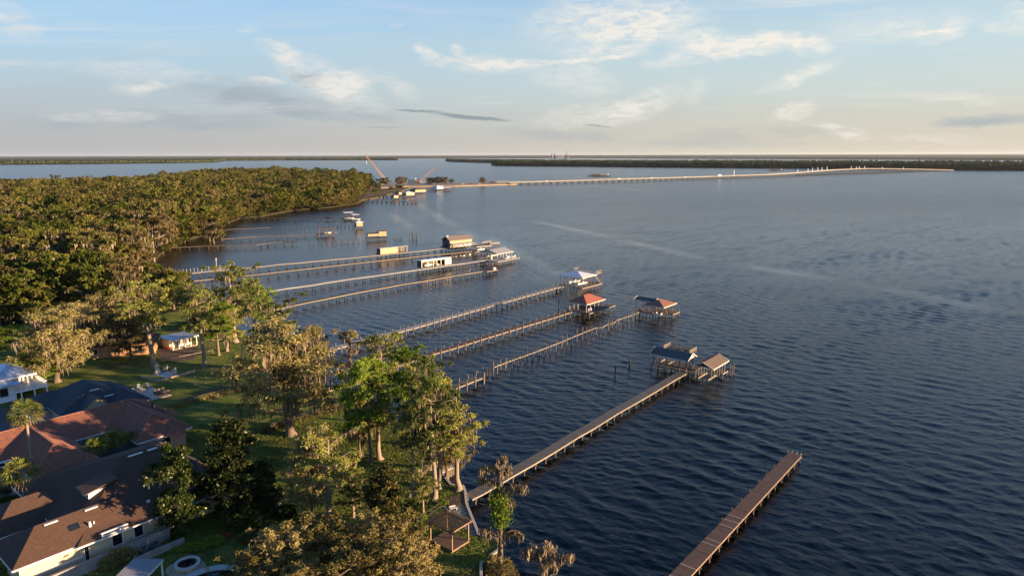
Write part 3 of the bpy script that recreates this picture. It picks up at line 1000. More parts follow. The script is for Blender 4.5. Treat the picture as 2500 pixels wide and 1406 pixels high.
dock('whitish plank dock passing a cream shed on the way to a grey gabled boathouse', p7, 2.3, M_WOOD_PALE, 3.9, m_beam=M_WOOD_PALE, m_pile=M_PILE_D, r=.19)
p8 = PP([(425, 690), (520, 680), (646, 667), (850, 644), (1000, 627.5), (1126, 615.5), (1162, 612)], Z8)
dock('brown plank dock ending under a low brown flat roofed pavilion', p8, 1.7, M_WOOD_DARK, 4.6, m_pile=M_PILE_D, r=.19)
p9 = PP([(405, 673), (546, 658), (614, 652.5), (760, 638), (932, 622), (1085, 606)], Z9)
d9 = dock('greyish plank dock with thin white rail posts near shore leading to a tall brown boathouse', p9, 2.0, M_WOOD_PALE, 4.3, m_pile=M_PILE_D, r=.19)
for k in range(15):
    f = k / 14
    q = P(412 + f * 125, 672 - f * 14.5, Z9)
    MB().tube([q, q + Vector((0, 0, 1.9))], [.06, .06], 5).build('rail_post', M_POST, d9)
q = P(529, 656, Z9)
MB().tube([q, q + Vector((0, 0, 4.6))], [.1, .1], 6).box((q.x, q.y, q.z + 4.4), (.5, .5, .6)).build('lamp_post', M_POST, d9)

# broken piers of the first cove
Zb = 1.7
dock('broken sagging plank pier by the cypress clump in the cove', PP([(340, 611), (410, 604.5), (494, 600.5), (560, 599), (625, 597.5), (662, 592), (690, 590.5), (728, 590.5)], Zb), 1.1, M_WOOD_DARK, 5.0, m_pile=M_PILE_D, r=.2, m_beam=M_PILE)
bp = thing('broken_pier', 'row of short broken pier spans and lone stumps before the windowless tan hut', 'pier', P(755, 598, 0))
for x0, x1, y in [(753, 766, 590.5), (797, 811, 588.5), (820, 875, 587)]:
    A_, B_ = P(x0, y, Zb), P(x1, y - (x1 - x0) * .04, Zb)
    MB().beam(A_, B_, .7, .22).build('span', M_WOOD_DARK, bp)
for x in (753, 766, 776, 787, 797, 811, 820, 833, 848, 862, 876, 886, 952, 962, 966, 970, 974, 978, 981, 1000, 1006, 1012):
    y = 590.5 - (x - 753) * .045
    q = P(x, y + random.uniform(-.5, .8), Zb)
    piling(bp, q, -1, Zb + random.uniform(-.2, .3), .17, M_PILE_D, lean=.04)
for x, y in ((1007, 582), (1017, 585)):
    q = P(x, y, 0)
    piling(bp, q, -1, 3.9, .34, M_PILE_D, lean=.02)
dock('thin plank pier leading to a brown flat roofed open shelter', PP([(540, 583.5), (625, 577.5), (700, 575), (778, 572)], 1.8), 1.0, M_WOOD_DARK, 5.6, m_pile=M_PILE_D, m_beam=M_PILE, r=.2)
dock('short plank stub of the pier with the little white roofed hut', PP([(548, 560.5), (600, 558), (661, 555.5)], 1.7), 1.0, M_WOOD_DARK, 6.0, m_pile=M_PILE_D, m_beam=M_PILE, r=.2)
st = thing('piling_row', 'row of bare single pilings leading to the little white roofed hut', 'pilings', P(668, 556, 0))
for k in range(21):
    q = P(668 + k * 9.7, 559 - k * .12, 0)
    piling(st, q, -1, 2.0 + random.uniform(-.3, .4), .2, M_PILE_D, lean=.03)
A_, B_ = P(858, 551.5, 1.9), P(872, 551, 1.9)
MB().beam(A_, B_, 1.0, .2).build('span', M_WOOD_DARK, st)
dock('straight dark pier with a purple canoe, leading to two white canopies', PP([(575, 531), (700, 532), (845, 533)], 1.9), 1.3, M_WOOD_DARK, 5.6, m_pile=M_PILE_D, m_beam=M_PILE_D, r=.22)
FARD = [('farthest but four of the distant docks, plain and dark with a low end platform', [(874, 491), (950, 491.8), (1021, 494)], 1.9, M_WOOD_DARK),
        ('thin distant dock with a tiny yellowish hut at its end', [(876, 486.5), (964, 487)], 1.9, M_WOOD_DARK),
        ('distant pinkish dock with two low roofed houses at its end', [(879, 478), (984, 480)], 1.9, M_WOOD_PALE),
        ('distant dock with a brown hip roofed house at its end', [(918, 471.5), (1018, 470.5)], 1.9, M_WOOD_DARK),
        ('most distant dock, with a long low white roofed house at its end', [(935, 465.5), (1070, 463.5)], 1.9, M_WOOD_DARK)]
for lb, l, z, m in FARD:
    dock(lb, PP(l, z), 1.6, m, 5.5, m_pile=M_PILE_D, m_beam=M_PILE_D, plank=.8, r=.32)


# ------------------------------------------------------------------ boathouses
M_SLATE = mat('slate_shingle', (0.085, 0.085, 0.080), (0.055, 0.056, 0.055), scale=3.0, rough=0.9)
M_BROWNSH = mat('brown_shingle', (0.135, 0.085, 0.055), (0.085, 0.055, 0.040), scale=3.0, rough=0.9)
M_REDROOF = mat('red_shingle', (0.300, 0.085, 0.045), (0.230, 0.065, 0.036), scale=3.0, rough=0.85)
M_BLUEMETAL = mat('galvanised_roof', (0.62, 0.62, 0.60), (0.52, 0.52, 0.51), scale=0.8, rough=0.5, metal=0.15)
M_GREYMETAL = mat('grey_metal_roof', (0.36, 0.33, 0.32), (0.29, 0.27, 0.26), scale=0.8, rough=0.55, metal=0.2)
M_WHITEROOF = mat('white_roof_sheet', (0.74, 0.72, 0.70), (0.62, 0.60, 0.58), scale=0.8, rough=0.5)
M_TRIM = mat('cream_trim', (0.66, 0.55, 0.42), (0.55, 0.45, 0.34), scale=1.0)
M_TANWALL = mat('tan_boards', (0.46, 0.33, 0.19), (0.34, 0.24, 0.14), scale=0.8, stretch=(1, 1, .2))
M_SHADEWALL = mat('shaded_boards', (0.110, 0.100, 0.092), (0.075, 0.068, 0.064), scale=0.8, stretch=(1, 1, .2))  # for ends and backs turned from the sun: shade put into the colour
M_CREAM = mat('cream_wall', (0.66, 0.58, 0.42), (0.56, 0.48, 0.34), scale=0.5)
M_DARKINT = mat('dark_interior', (0.03, 0.026, 0.022), tint=False)


def roof_polys(fr, s0, s1, t0, t1, ze, rise, ridge='s', hip=True, hip0=None, hip1=None):
    """Planes of a hip or gable roof over a rectangle in a plan frame; returns (planes, ridge ends)."""
    h0 = hip if hip0 is None else hip0
    h1 = hip if hip1 is None else hip1
    if ridge == 's':
        tm = (t0 + t1) / 2; hw = (t1 - t0) / 2
        r0 = s0 + (min(hw, (s1 - s0) / 2) if h0 else 0); r1 = s1 - (min(hw, (s1 - s0) / 2) if h1 else 0)
        a, b, c, d = fr(s0, t0, ze), fr(s1, t0, ze), fr(s1, t1, ze), fr(s0, t1, ze)
        e, f = fr(r0, tm, ze + rise), fr(r1, tm, ze + rise)
    else:
        sm = (s0 + s1) / 2; hw = (s1 - s0) / 2
        r0 = t0 + (min(hw, (t1 - t0) / 2) if h0 else 0); r1 = t1 - (min(hw, (t1 - t0) / 2) if h1 else 0)
        a, b, c, d = fr(s1, t0, ze), fr(s1, t1, ze), fr(s0, t1, ze), fr(s0, t0, ze)
        e, f = fr(sm, r0, ze + rise), fr(sm, r1, ze + rise)
    pl = [('side', [a, b, f, e]), ('side', [c, d, e, f])]
    pl.append(('hip' if h0 else 'gable', [d, a, e]))
    pl.append(('hip' if h1 else 'gable', [b, c, f]))
    return pl, (a, b, c, d), (e, f)


def pavilion(name, label, cat, fr, s0, s1, t0, t1, ze, rise, m_roof, ridge='s', hip=True, zd=1.6, posts=(3, 3), over=.7, m_post=None, m_trim=None,
             deck=None, m_deck=None, pile_step=2.6, group=None, skip_mid=False, post_r=.1, deck_posts=0.0, gable_m=None):
    m_post = m_post or M_PILE; m_trim = m_trim or M_TRIM; m_deck = m_deck or M_WOOD_GREY
    t = thing(name, label, cat, fr((s0 + s1) / 2, (t0 + t1) / 2, 0), group)
    pl, cor, rd = roof_polys(fr, s0, s1, t0, t1, ze, rise, ridge, hip)
    rb = MB()
    for kind, poly in pl:
        if kind != 'gable': rb.slab(poly, .1, random.random())
        elif rise > .05: MB().slab([q + (rd[0] + rd[1] - q * 2).normalized() * .35 for q in poly], .02).build('gable_end', gable_m or m_trim, t)
    rb.build('roof', m_roof, t)
    fb = MB()
    for i in range(4):
        p, q = cor[i], cor[(i + 1) % 4]
        isg = (not hip) and rise > .05 and i in (1, 3)
        if isg:
            e = rd[1] if i == 1 else rd[0]
            fb.beam(p, e, .12, .2); fb.beam(q, e, .12, .2)
        else:
            fb.beam(p - Vector((0, 0, .09)), q - Vector((0, 0, .09)), .12, .22)
    fb.build('fascia', m_trim, t)
    for i in range(posts[0]):
        for j in range(posts[1]):
            if 0 < i < posts[0] - 1 and 0 < j < posts[1] - 1: continue
            q = fr(s0 + over + (s1 - s0 - 2 * over) * i / (posts[0] - 1), t0 + over + (t1 - t0 - 2 * over) * j / (posts[1] - 1), 0)
            piling(t, q, zd if deck else -1, ze + (0.02 if hip or rise < .05 else .1), post_r, m_post, name='post')
    if deck:
        ds0, ds1, dt0, dt1 = deck
        db = MB()
        k = int((ds1 - ds0) / .18)
        for i in range(k):
            c = fr(ds0 + (ds1 - ds0) * (i + .5) / k, (dt0 + dt1) / 2, zd - .03)
            db.box(c, ((ds1 - ds0) / k - .02, dt1 - dt0, .06), fr.a, random.random() ** 1.5)
        db.build('decking', m_deck, t, kind='stuff')
        eb = MB()
        cs = [fr(ds0, dt0, zd), fr(ds1, dt0, zd), fr(ds1, dt1, zd), fr(ds0, dt1, zd)]
        for i in range(4): eb.beam(cs[i] - Vector((0, 0, .19)), cs[(i + 1) % 4] - Vector((0, 0, .19)), .12, .26)
        eb.build('edge_beam', M_BEAM, t)
        ni, nj = max(2, int((ds1 - ds0) / pile_step) + 1), max(2, int((dt1 - dt0) / pile_step) + 1)
        for i in range(ni):
            for j in range(nj):
                if 0 < i < ni - 1 and 0 < j < nj - 1 and (i + j) % 2: continue
                q = fr(ds0 + .2 + (ds1 - ds0 - .4) * i / (ni - 1), dt0 + .2 + (dt1 - dt0 - .4) * j / (nj - 1), 0)
                piling(t, q, -1, zd - .32 + (deck_posts if (j in (0, nj - 1) or i in (0, ni - 1)) and deck_posts else 0), .13, M_PILE)
    return t


def railing(t, pts, h=1.0, step=1.6, m=None, name='railing', bars=2):
    m = m or M_BEAM
    b = MB()
    for p, q in zip(pts, pts[1:]):
        for k in range(bars):
            b.beam(p + Vector((0, 0, h * (k + 1) / bars)), q + Vector((0, 0, h * (k + 1) / bars)), .07, .12, random.random())
        n = max(1, int((q - p).length / step))
        for i in range(n + 1):
            c = p.lerp(q, i / n)
            b.box(c + Vector((0, 0, h / 2)), (.1, .1, h))
    return b.build(name, m, t)


M_HULL = mat('white_gelcoat', (0.75, 0.75, 0.74), (0.66, 0.66, 0.66), rough=0.25, tint=False)
M_HULLBLUE = mat('navy_gelcoat', (0.03, 0.04, 0.07), rough=0.25, tint=False)
M_SEAT = mat('tan_vinyl', (0.45, 0.36, 0.26), rough=0.6, tint=False)
M_MOTOR = mat('outboard_black', (0.03, 0.03, 0.035), rough=0.35, tint=False)


def boat(p, ang, L_, label, m_hull=None, canopy=False, group=None, name='motorboat'):
    """A small motorboat: pointed hull, deck well, console, outboard, some with a canopy."""
    m_hull = m_hull or M_HULL
    t = thing(name, label, 'boat', p, group)
    ca, sa = math.cos(ang), math.sin(ang)
    def W(x, y, z): return Vector((p.x + x * ca - y * sa, p.y + x * sa + y * ca, p.z + z))
    w = L_ * .17
    st_ = [(-.5, .85, .0), (-.2, 1, .0), (.15, .92, .02), (.36, .55, .08), (.5, .04, .22)]
    hb = MB()
    vs = []
    for x, f, r in st_:
        X = x * L_
        vs += [W(X, -w * f, .9 + r), W(X, -w * f * .72, .25 + r), W(X, 0, r), W(X, w * f * .72, .25 + r), W(X, w * f, .9 + r)]
    fs = []
    for i in range(4):
        for k in range(4): fs.append((i * 5 + k, i * 5 + k + 1, (i + 1) * 5 + k + 1, (i + 1) * 5 + k))
    fs.append((4, 3, 2, 1, 0))
    hb.add(vs, fs)
    vs2 = []
    for x, f, r in st_: vs2 += [W(x * L_, -w * f * .99, .9 + r), W(x * L_, w * f * .99, .9 + r)]
    hb.add(vs2[4:], [(0, 1, 3, 2), (2, 3, 5, 4)])
    vf = []
    for x, f, r in st_[:3]: vf += [W(x * L_, -w * f * .9, .55), W(x * L_, w * f * .9, .55)]
    hb.add(vf, [(0, 1, 3, 2), (2, 3, 5, 4)])
    hb.build('hull', m_hull, t)
    MB().box(W(-.05 * L_, 0, .95), (.7, .8, .9), ang).build('console', M_HULL, t)
    MB().box(W(-.3 * L_, 0, .8), (.7, w * 1.3, .45), ang).box(W(-.15 * L_, 0, .8), (.5, .9, .5), ang).build('seat', M_SEAT, t)
    MB().box(W(-.53 * L_, 0, 1.05), (.4, .42, .55), ang).box(W(-.54 * L_, 0, .45), (.25, .18, .9), ang).build('outboard_motor', M_MOTOR, t)
    MB().add([W(-.05 * L_ + .35, -.45, 1.35), W(-.05 * L_ + .35, .45, 1.35), W(-.05 * L_ + .15, .4, 1.75), W(-.05 * L_ + .15, -.4, 1.75)], [(0, 1, 2, 3)]).build('windscreen', M_GLASSD, t)
    if canopy:
        cb = MB().box(W(-.1 * L_, 0, 2.35), (L_ * .34, w * 1.7, .08), ang)
        cb.build('canopy', M_HULL, t)
        for x in (-.25, .05):
            for y in (-.75, .75):
                MB().tube([W(x * L_, w * y, .8), W(x * L_, w * y, 2.32)], [.04, .04], 5).build('canopy_pole', M_HULL, t)
    return t


def jetski(p, ang, label, group=None):
    t = thing('jet_ski', label, 'jet ski', p, group)
    ca, sa = math.cos(ang), math.sin(ang)
    def W(x, y, z): return Vector((p.x + x * ca - y * sa, p.y + x * sa + y * ca, p.z + z))
    hb = MB()
    st_ = [(-1.4, .5), (-.4, .58), (.6, .5), (1.5, .08)]
    vs = []
    for x, f in st_: vs += [W(x, -f, .5), W(x, 0, 0 if x < 1.4 else .3), W(x, f, .5), W(x, 0, .72)]
    fs = []
    for i in range(3):
        for k in range(4): fs.append((i * 4 + k, i * 4 + (k + 1) % 4, (i + 1) * 4 + (k + 1) % 4, (i + 1) * 4 + k))
    fs += [(3, 2, 1, 0), (12, 13, 14, 15)]
    hb.add(vs, fs).build('hull', M_HULL, t)
    MB().box(W(-.6, 0, .85), (1.2, .4, .3), ang).build('seat', M_MOTOR, t)
    MB().beam(W(.25, -.4, 1.15), W(.25, .4, 1.15), .06, .06).beam(W(.5, 0, .7), W(.25, 0, 1.15), .12, .12).build('handlebar', M_MOTOR, t)
    return t


def chair(p, ang, label, m, group=None, s=1.0):
    t = thing('garden_chair', label, 'chair', p, group)
    ca, sa = math.cos(ang), math.sin(ang)
    def W(x, y, z): return Vector((p.x + (x * ca - y * sa) * s, p.y + (x * sa + y * ca) * s, p.z + z * s))
    MB().box(W(0, 0, .4), (.62 * s, .62 * s, .07 * s), ang).build('seat', m, t)
    MB().beam(W(-.3, -.28, .7), W(-.3, .28, .7), .06 * s, .62 * s, up=(ca * .9, sa * .9, .3)).box(W(-.33, 0, .75), (.07 * s, .6 * s, .7 * s), ang).build('backrest', m, t)
    for y in (-.31, .31): MB().box(W(0, y, .58), (.6 * s, .07 * s, .05 * s), ang).build('armrest', m, t)
    for x in (-.26, .26):
        for y in (-.26, .26): MB().box(W(x, y, .19), (.06 * s, .06 * s, .38 * s), ang).build('leg', m, t)
    return t


# dock 4: red hipped pavilion
pv4 = pavilion('pavilion', 'red hip roofed pavilion on a wide brown deck at the end of its dock', 'pavilion', G, 182.9, 194.2, -126.2, -118.3, 4.5, 2.1, M_REDROOF, zd=Z4,
               posts=(5, 3), deck=(183.2, 199.2, -126.6, -117.4), m_deck=M_WOOD_RED, pile_step=3.2, m_post=M_POST, post_r=.09)
for i, (s, t_) in enumerate(((184.4, -119.0), (185.3, -118.7))):
    chair(G(s, t_, Z4), G.a + 2, 'white garden chair under the front corner of the red pavilion roof', M_WHITE, 'white chairs under the red pavilion', 1.2)
chair(G(194.5, -119.5, Z4), G.a + 1, 'white garden chair on the open deck behind the red pavilion', M_WHITE, None, 1.2)
piling(pv4, P(1364, 760, 0), -1, 4.3, .16, M_PILE_D)

# dock 5: galvanised hip roof with a roof deck behind
pv5 = pavilion('boathouse', 'boathouse with pale blue metal hip roof and a railed roof deck behind', 'boathouse', G, 217.2, 227.6, -154.2, -142.7, 5.7, 1.5, M_BLUEMETAL, zd=1.7, posts=(5, 5),
               m_post=M_PILE, deck=None)
rdk = [G(227.8, -154, 6.0), G(227.8, -143.2, 6.0), G(232.0, -143.2, 6.0), G(232.0, -154, 6.0)]
MB().slab(rdk, .2).build('roof_deck', M_WOOD_PALE, pv5)
railing(pv5, [rdk[0], rdk[3], rdk[2], rdk[1]], 1.0, 1.5, M_BEAM)
stp = MB()
for i in range(14): stp.box(G(231.2, -147.8 + i * .33, 5.9 - i * .31), (1.2, .34, .12), G.a)
stp.build('stair', M_BEAM, pv5)
dkk = MB()
for s0, s1, t0, t1 in ((217.4, 219.4, -154, -143), (219.4, 231.5, -144.6, -142.9), (226.5, 231.5, -154, -144.6)):
    k = int((s1 - s0) / .2)
    for i in range(k):
        dkk.box(G(s0 + (s1 - s0) * (i + .5) / k, (t0 + t1) / 2, 1.67), ((s1 - s0) / k - .03, t1 - t0, .06), G.a, random.random())
dkk.build('decking', M_WOOD_GREY, pv5, kind='stuff')
MB().beam(G(217.2, -142.75, 1.5), G(231.6, -142.75, 1.5), .12, .28).build('edge_beam', M_BEAM, pv5)
for i in range(9):
    for t_ in (-153.6, -142.9):
        piling(pv5, G(217.6 + i * 1.72, t_, 0), -1, 1.6 if i not in (8,) else 6.3, .14, M_PILE)
boat(G(223.2, -150.6, 2.1), G.a + math.pi, 6.6, 'white motorboat raised under the pale blue metal roof', canopy=False)
boat(G(222.8, -146.6, 1.9), G.a + math.pi, 5.4, 'smaller white boat with canopy under the pale blue metal roof', canopy=True)
jetski(G(216.0, -152.5, .75), G.a, 'white jet ski on a lift before the pale blue metal roof')
for t_ in (-153.5, -151.5): piling(pv5, G(215, t_, 0), -1, 3.4, .14, M_PILE_D)

# dock 3 end: two roofs
pavilion('boathouse', 'small red brown hip roofed boathouse on tall pilings at the end of the ruined dock', 'boathouse', G, 194.0, 203.2, -104.2, -96.6, 4.6, 1.5, M_BROWNSH if False else mat('rust_shingle', (0.240, 0.095, 0.055), (0.17, 0.07, 0.045), scale=3.0), zd=1.6,
         posts=(6, 3), deck=(199.5, 204.2, -103.5, -96.0), m_deck=M_WOOD_DARK, pile_step=1.9, deck_posts=1.3)
pavilion('boathouse', 'dark low gabled roof on posts behind the red brown roofed boathouse', 'boathouse', G, 197.6, 202.0, -109.5, -102.0, 5.0, .8, M_SLATE, ridge='t', hip=False, zd=1.6, posts=(2, 4), deck=(196.5, 199.0, -108, -102.5), m_deck=M_WOOD_DARK, pile_step=2.2, deck_posts=1.0)
for i, t_ in enumerate((-99.0, -100.8)):
    jetski(G(196.8, t_, 1.2), G.a + .2, 'jet ski on a lift under the red brown roofed boathouse', 'jet skis under the red brown roof')

# dock 2 end: slate gabled boathouse with roof deck, brown gabled boathouse
pv2 = pavilion('boathouse', 'slate gabled boathouse with a railed roof deck behind, on tall pilings', 'boathouse', G, 145.3, 150.2, -75.6, -65.6, 4.6, 1.35, M_SLATE, ridge='t', hip=False, zd=1.5, posts=(3, 6),
               m_post=M_PILE, deck=(149.2, 152.6, -75.5, -66), m_deck=M_WOOD_DARK, pile_step=2.2)
rdk = [G(148.6, -73.6, 5.3), G(148.6, -66.8, 5.3), G(152.6, -66.8, 5.3), G(152.6, -73.6, 5.3)]
MB().slab(rdk, .16).build('roof_deck', M_WOOD_DARK, pv2)
railing(pv2, [rdk[0], rdk[3], rdk[2], rdk[1]], 1.0, 1.3, M_BEAM, bars=3)
MB().slab([G(147.0, -76, 1.45), G(147.0, -67, 1.45), G(148.2, -67, 1.45), G(148.2, -76, 1.45)], .2).build('walkway', M_WOOD_GREY, pv2)
for i in range(6):
    piling(pv2, G(147.1, -76 + i * 1.8, 0), -1, 1.3, .14, M_PILE_D)
for k in (-74.0, -71.6): MB().beam(G(147.2, k, 2.3), G(150.2, k, 2.3), .2, .3).build('lift_beam', M_BEAM, pv2)
ww = thing('walkway', 'grey plank walkway joining the slate and the brown roofed boathouses', 'walkway', G(148, -66, 1.3))
MB().slab([G(147.2, -69.5, Z2), G(147.2, -63, Z2), G(149.4, -63, Z2), G(149.4, -69.5, Z2)], .2).slab([G(149.4, -67, Z2 + .3), G(149.4, -65, Z2 + .3), G(152, -65, Z2 + .3), G(152, -67, Z2 + .3)], .2).build('decking', M_WOOD_GREY, ww)
for i in range(5):
    for s in (147.3, 149.2): piling(ww, G(s, -69 + i * 1.4, 0), -1, 1.2, .13, M_PILE_D)
pvb = pavilion('boathouse', 'brown shingled gabled boathouse open on tall pilings, right of the slate roof', 'boathouse', G, 144.2, 153.2, -64.1, -58.9, 4.2, 1.15, M_BROWNSH, ridge='s', hip=False, zd=1.3, posts=(6, 2),
               m_post=mat('pale_piling', (0.30, 0.25, 0.17), (0.2, 0.17, 0.12)), deck=(151.5, 154.5, -63.5, -59.5), m_deck=M_WOOD_GREY, pile_step=1.8, gable_m=M_SLATE)
for k in (-63.0, -60.6):
    MB().beam(G(145.5, k, 1.0), G(150.5, k, 1.0), .22, .3).build('lift_beam', M_BEAM, pvb)
for i in range(5): MB().beam(G(146 + i, -63, .7), G(146.6 + i, -60.6, 1.2), .12, .12).build('lift_bunk', M_BEAM, pvb)
for s, t_ in ((155, -59.2), (156.3, -58.8), (154.2, -58.4)): piling(pvb, G(s, t_, 0), -1, 2.8, .12, M_PILE)
for x, y, h in ((1502, 914, 2.0), (1537, 893, 2.2)):
    q = P(x, y, 0)
    o = MB().tube([(q.x, q.y, -1), (q.x + .05, q.y, h)], [.2, .17], 8).build('lone_piling', M_PILE_D)
    tag(o, 'lone dark piling standing in open water, %s of two before the slate boathouse' % ('left' if x < 1520 else 'right'), 'piling')

# dock 6 end platform
F6 = Frame(math.atan2(*( (p6[-1] - p6[-2]).yx)), (p6[-1].x, p6[-1].y))
t6 = thing('platform', 'small bare plank platform with lounge furniture at the end of the dark dock', 'platform', p6[-1])
pb = MB()
for i in range(32): pb.box(F6(i * .22 + .1, .2, Z6 + .02), (.19, 5.2, .06), F6.a, random.random())
pb.build('decking', M_WOOD_DARK, t6, kind='stuff')
MB().beam(F6(0, 2.8, Z6 - .18), F6(7, 2.8, Z6 - .18), .12, .26).beam(F6(7, -2.4, Z6 - .18), F6(7, 2.8, Z6 - .18), .12, .26).build('edge_beam', M_BEAM, t6)
for i in range(4):
    for j in range(3): piling(t6, F6(.3 + i * 2.1, -2.2 + j * 2.4, 0), -1, Z6 + (1.0 if i == 3 else -.1), .14, M_PILE_D)
MB().box(F6(5.6, 1.6, Z6 + .5), (1.6, 1.2, 1.0), F6.a).build('storage_box', M_TRIM, t6)
# bare curved pole on dock 6 and tall piling by dock 7
q = P(1146, 664, Z6)
o = MB().tube([q, q + Vector((.3, 0, 1.6)), q + Vector((1.2, 0, 2.6))], [.07, .06, .04], 5).build('davit_pole', M_POST); tag(o, 'thin curved white pole standing on the dark dock', 'pole')

# dock 7: cream slip house and grey gabled boathouse
F7 = Frame(math.atan2(*((p7[-1] - p7[4]).yx)), (p7[4].x, p7[4].y))
ln7 = (P(1108, 645.5, Z7) - P(1038, 655.5, Z7)).length
t7 = thing('boat_shed', 'long cream boat shed with open bays beside the whitish dock', 'boathouse', P(1075, 648, 0))
def S7(s, t, z): return F7(s - ln7, t, z)
tz = -2.0
MB().slab([S7(0, tz, Z7 + 3.25), S7(ln7, tz, Z7 + 3.25), S7(ln7, tz - 3.6, Z7 + 3.05), S7(0, tz - 3.6, Z7 + 3.05)], .14).build('roof', M_WHITEROOF, t7)
wl = MB()
wl.beam(S7(ln7 * .78, tz, Z7 + 1.5), S7(ln7, tz, Z7 + 1.5), .12, 3.0, up=(0, 0, 1))
wl.beam(S7(0, tz, Z7 + 2.85), S7(ln7 * .78, tz, Z7 + 2.85), .12, .5)
for f in (.0, .2, .38, .5, .64): wl.box(S7(ln7 * f + .15, tz, Z7 + 1.3), (.3, .12, 2.6), F7.a)
wl.build('wall', M_CREAM, t7)
MB().beam(S7(0, tz - 3.5, Z7 + 1.4), S7(ln7, tz - 3.5, Z7 + 1.4), .12, 2.9).beam(S7(0, tz, Z7 + 1.4), S7(0, tz - 3.5, Z7 + 1.4), .12, 2.9).beam(S7(ln7, tz - .1, Z7 + 1.4), S7(ln7, tz - 3.5, Z7 + 1.4), .12, 2.9).build('back_wall', M_SHADEWALL, t7)
MB().slab([S7(0, tz + .1, Z7), S7(ln7, tz + .1, Z7), S7(ln7, tz - 3.6, Z7), S7(0, tz - 3.6, Z7)], .2).build('floor_deck', M_WOOD_GREY, t7)
for i in range(8):
    for k in (.1, -3.4): piling(t7, S7(.3 + i * (ln7 - .6) / 7, tz + k, 0), -1, Z7 - .2, .14, M_PILE_D)
boat(S7(ln7 * .27, tz - 1.3, Z7 + .05), F7.a, 4.4, 'white boat stored in the cream boat shed')
jetski(S7(ln7 * .56, tz - 1.2, Z7 + .05), F7.a + 1.5, 'red and white jet ski in the middle bay of the cream boat shed')
pg = pavilion('boathouse', 'large grey metal gabled boathouse at the end of the whitish dock', 'boathouse', G, 252.4, 264.8, -227.4, -215.6, 4.6, 1.75, M_GREYMETAL, ridge='s', hip=False, zd=2.0, posts=(6, 4), m_post=M_POST, post_r=.12,
              deck=(246.5, 263.5, -217.8, -210.6), m_deck=M_WOOD_PALE, pile_step=2.6)
boat(G(258, -223.5, 2.2), G.a + math.pi, 7.0, 'white motorboat hanging under the grey metal gabled roof', canopy=True)
MB().box(G(250.6, -218.5, 3.2), (1.1, 1.0, 2.4), G.a).build('storage_locker', M_TANWALL, pg)
for i in range(5):
    chair(G(255 + i * 1.7, -212.4, 2.0), G.a + 3.2 + i, 'white chair on the pale deck before the grey metal gabled roof', M_WHITE, 'white chairs on the pale deck', 1.25)
railing(pg, [G(263.4, -217.6, 2), G(263.4, -210.8, 2)], 1.0, 1.2, M_TRIM)
boat(G(247.5, -220.5, .25), G.a, 5.0, 'small dark boat moored left of the grey metal gabled roof', m_hull=M_HULLBLUE)

# dock 8 end: brown flat roof with roof deck
F8 = Frame(math.atan2(*((p8[-1] - p8[-3]).yx)), (p8[-1].x, p8[-1].y))
p8e = pavilion('boathouse', 'low boathouse with brown flat roof and white roof railings, behind the grey metal gable', 'boathouse', F8, -1.5, 8.5, -4.5, 3.0, 4.5, .5, M_BROWNSH, ridge='s', hip=True, zd=1.9, posts=(5, 3), m_post=M_PILE,
               deck=(-2.5, 14, -4, 3.4), m_deck=M_WOOD_GREY, pile_step=2.6)
rd8 = [F8(7.2, 3.0, 4.7), F8(13.5, 3.0, 4.7), F8(13.5, -4.5, 4.7), F8(7.2, -4.5, 4.7)]
MB().slab(rd8, .2).build('roof_deck', M_WOOD_DARK, p8e)
railing(p8e, [rd8[0], rd8[1], rd8[2], rd8[3]], 1.1, 1.3, M_TRIM)
for i in range(4): piling(p8e, F8(7.4 + i * 2, 2.8, 0), -1, 4.5, .14, M_PILE)
boat(F8(2.5, 1.0, 2.0), F8.a, 5.0, 'white boat under the low brown flat roof')

# dock 9: tall boathouse, tan shed
o9 = P(1098.5, 588.5, 6.0)
F9 = Frame(R(40), (o9.x, o9.y))
t9 = thing('boathouse', 'tall two storey boathouse of weathered boards with a lit tan front and brown roof', 'boathouse', (o9.x, o9.y, 0))
L9, W9, E9 = 15.0, 7.2, 6.1
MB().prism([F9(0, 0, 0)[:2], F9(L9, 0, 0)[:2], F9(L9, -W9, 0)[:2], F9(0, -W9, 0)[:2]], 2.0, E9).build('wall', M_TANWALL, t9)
MB().slab([F9(-.03, 0, E9), F9(-.03, -W9, E9), F9(-.03, -W9 / 2, E9 + 1.9)], .01).beam(F9(-.06, 0, 4.05), F9(-.06, -W9, 4.05), .05, 4.1).build('gable_end', M_SHADEWALL, t9)
MB().slab([F9(L9 + .03, 0, E9), F9(L9 + .03, -W9 / 2, E9 + 1.9), F9(L9 + .03, -W9, E9)], .01).build('gable_end', M_SHADEWALL, t9)
pl, _, _ = roof_polys(F9, -.6, L9 + .6, -W9 - .5, .5, E9, 2.1, 's', False)
rb = MB()
for k, q in pl:
    if k == 'side': rb.slab(q, .14, random.random())
rb.build('roof', mat('warm_brown_roof', (0.20, 0.145, 0.12), (0.15, 0.11, 0.09), scale=1.0), t9)
MB().slab([F9(.0, .0, 4.6), F9(L9 + .3, 0, 4.6), F9(L9 + .3, 2.9, 3.9), F9(.8, 2.9, 3.9)], .1).build('porch_roof', M_GREYMETAL, t9)
for i in range(6): piling(t9, F9(.9 + i * 2.8, 2.7, 0), 2.0, 3.85, .1, M_TANWALL, name='post')
for i in range(5):
    MB().box(F9(1.5 + i * 2.9, .04, 3.0), (1.5, .1, 1.5), F9.a).build('window', M_GLASSD, t9)
for i in range(2): MB().box(F9(-.12, -2 - i * 3, 3.4), (.1, .9, 1.2), F9.a).build('window', M_GLASSD, t9)
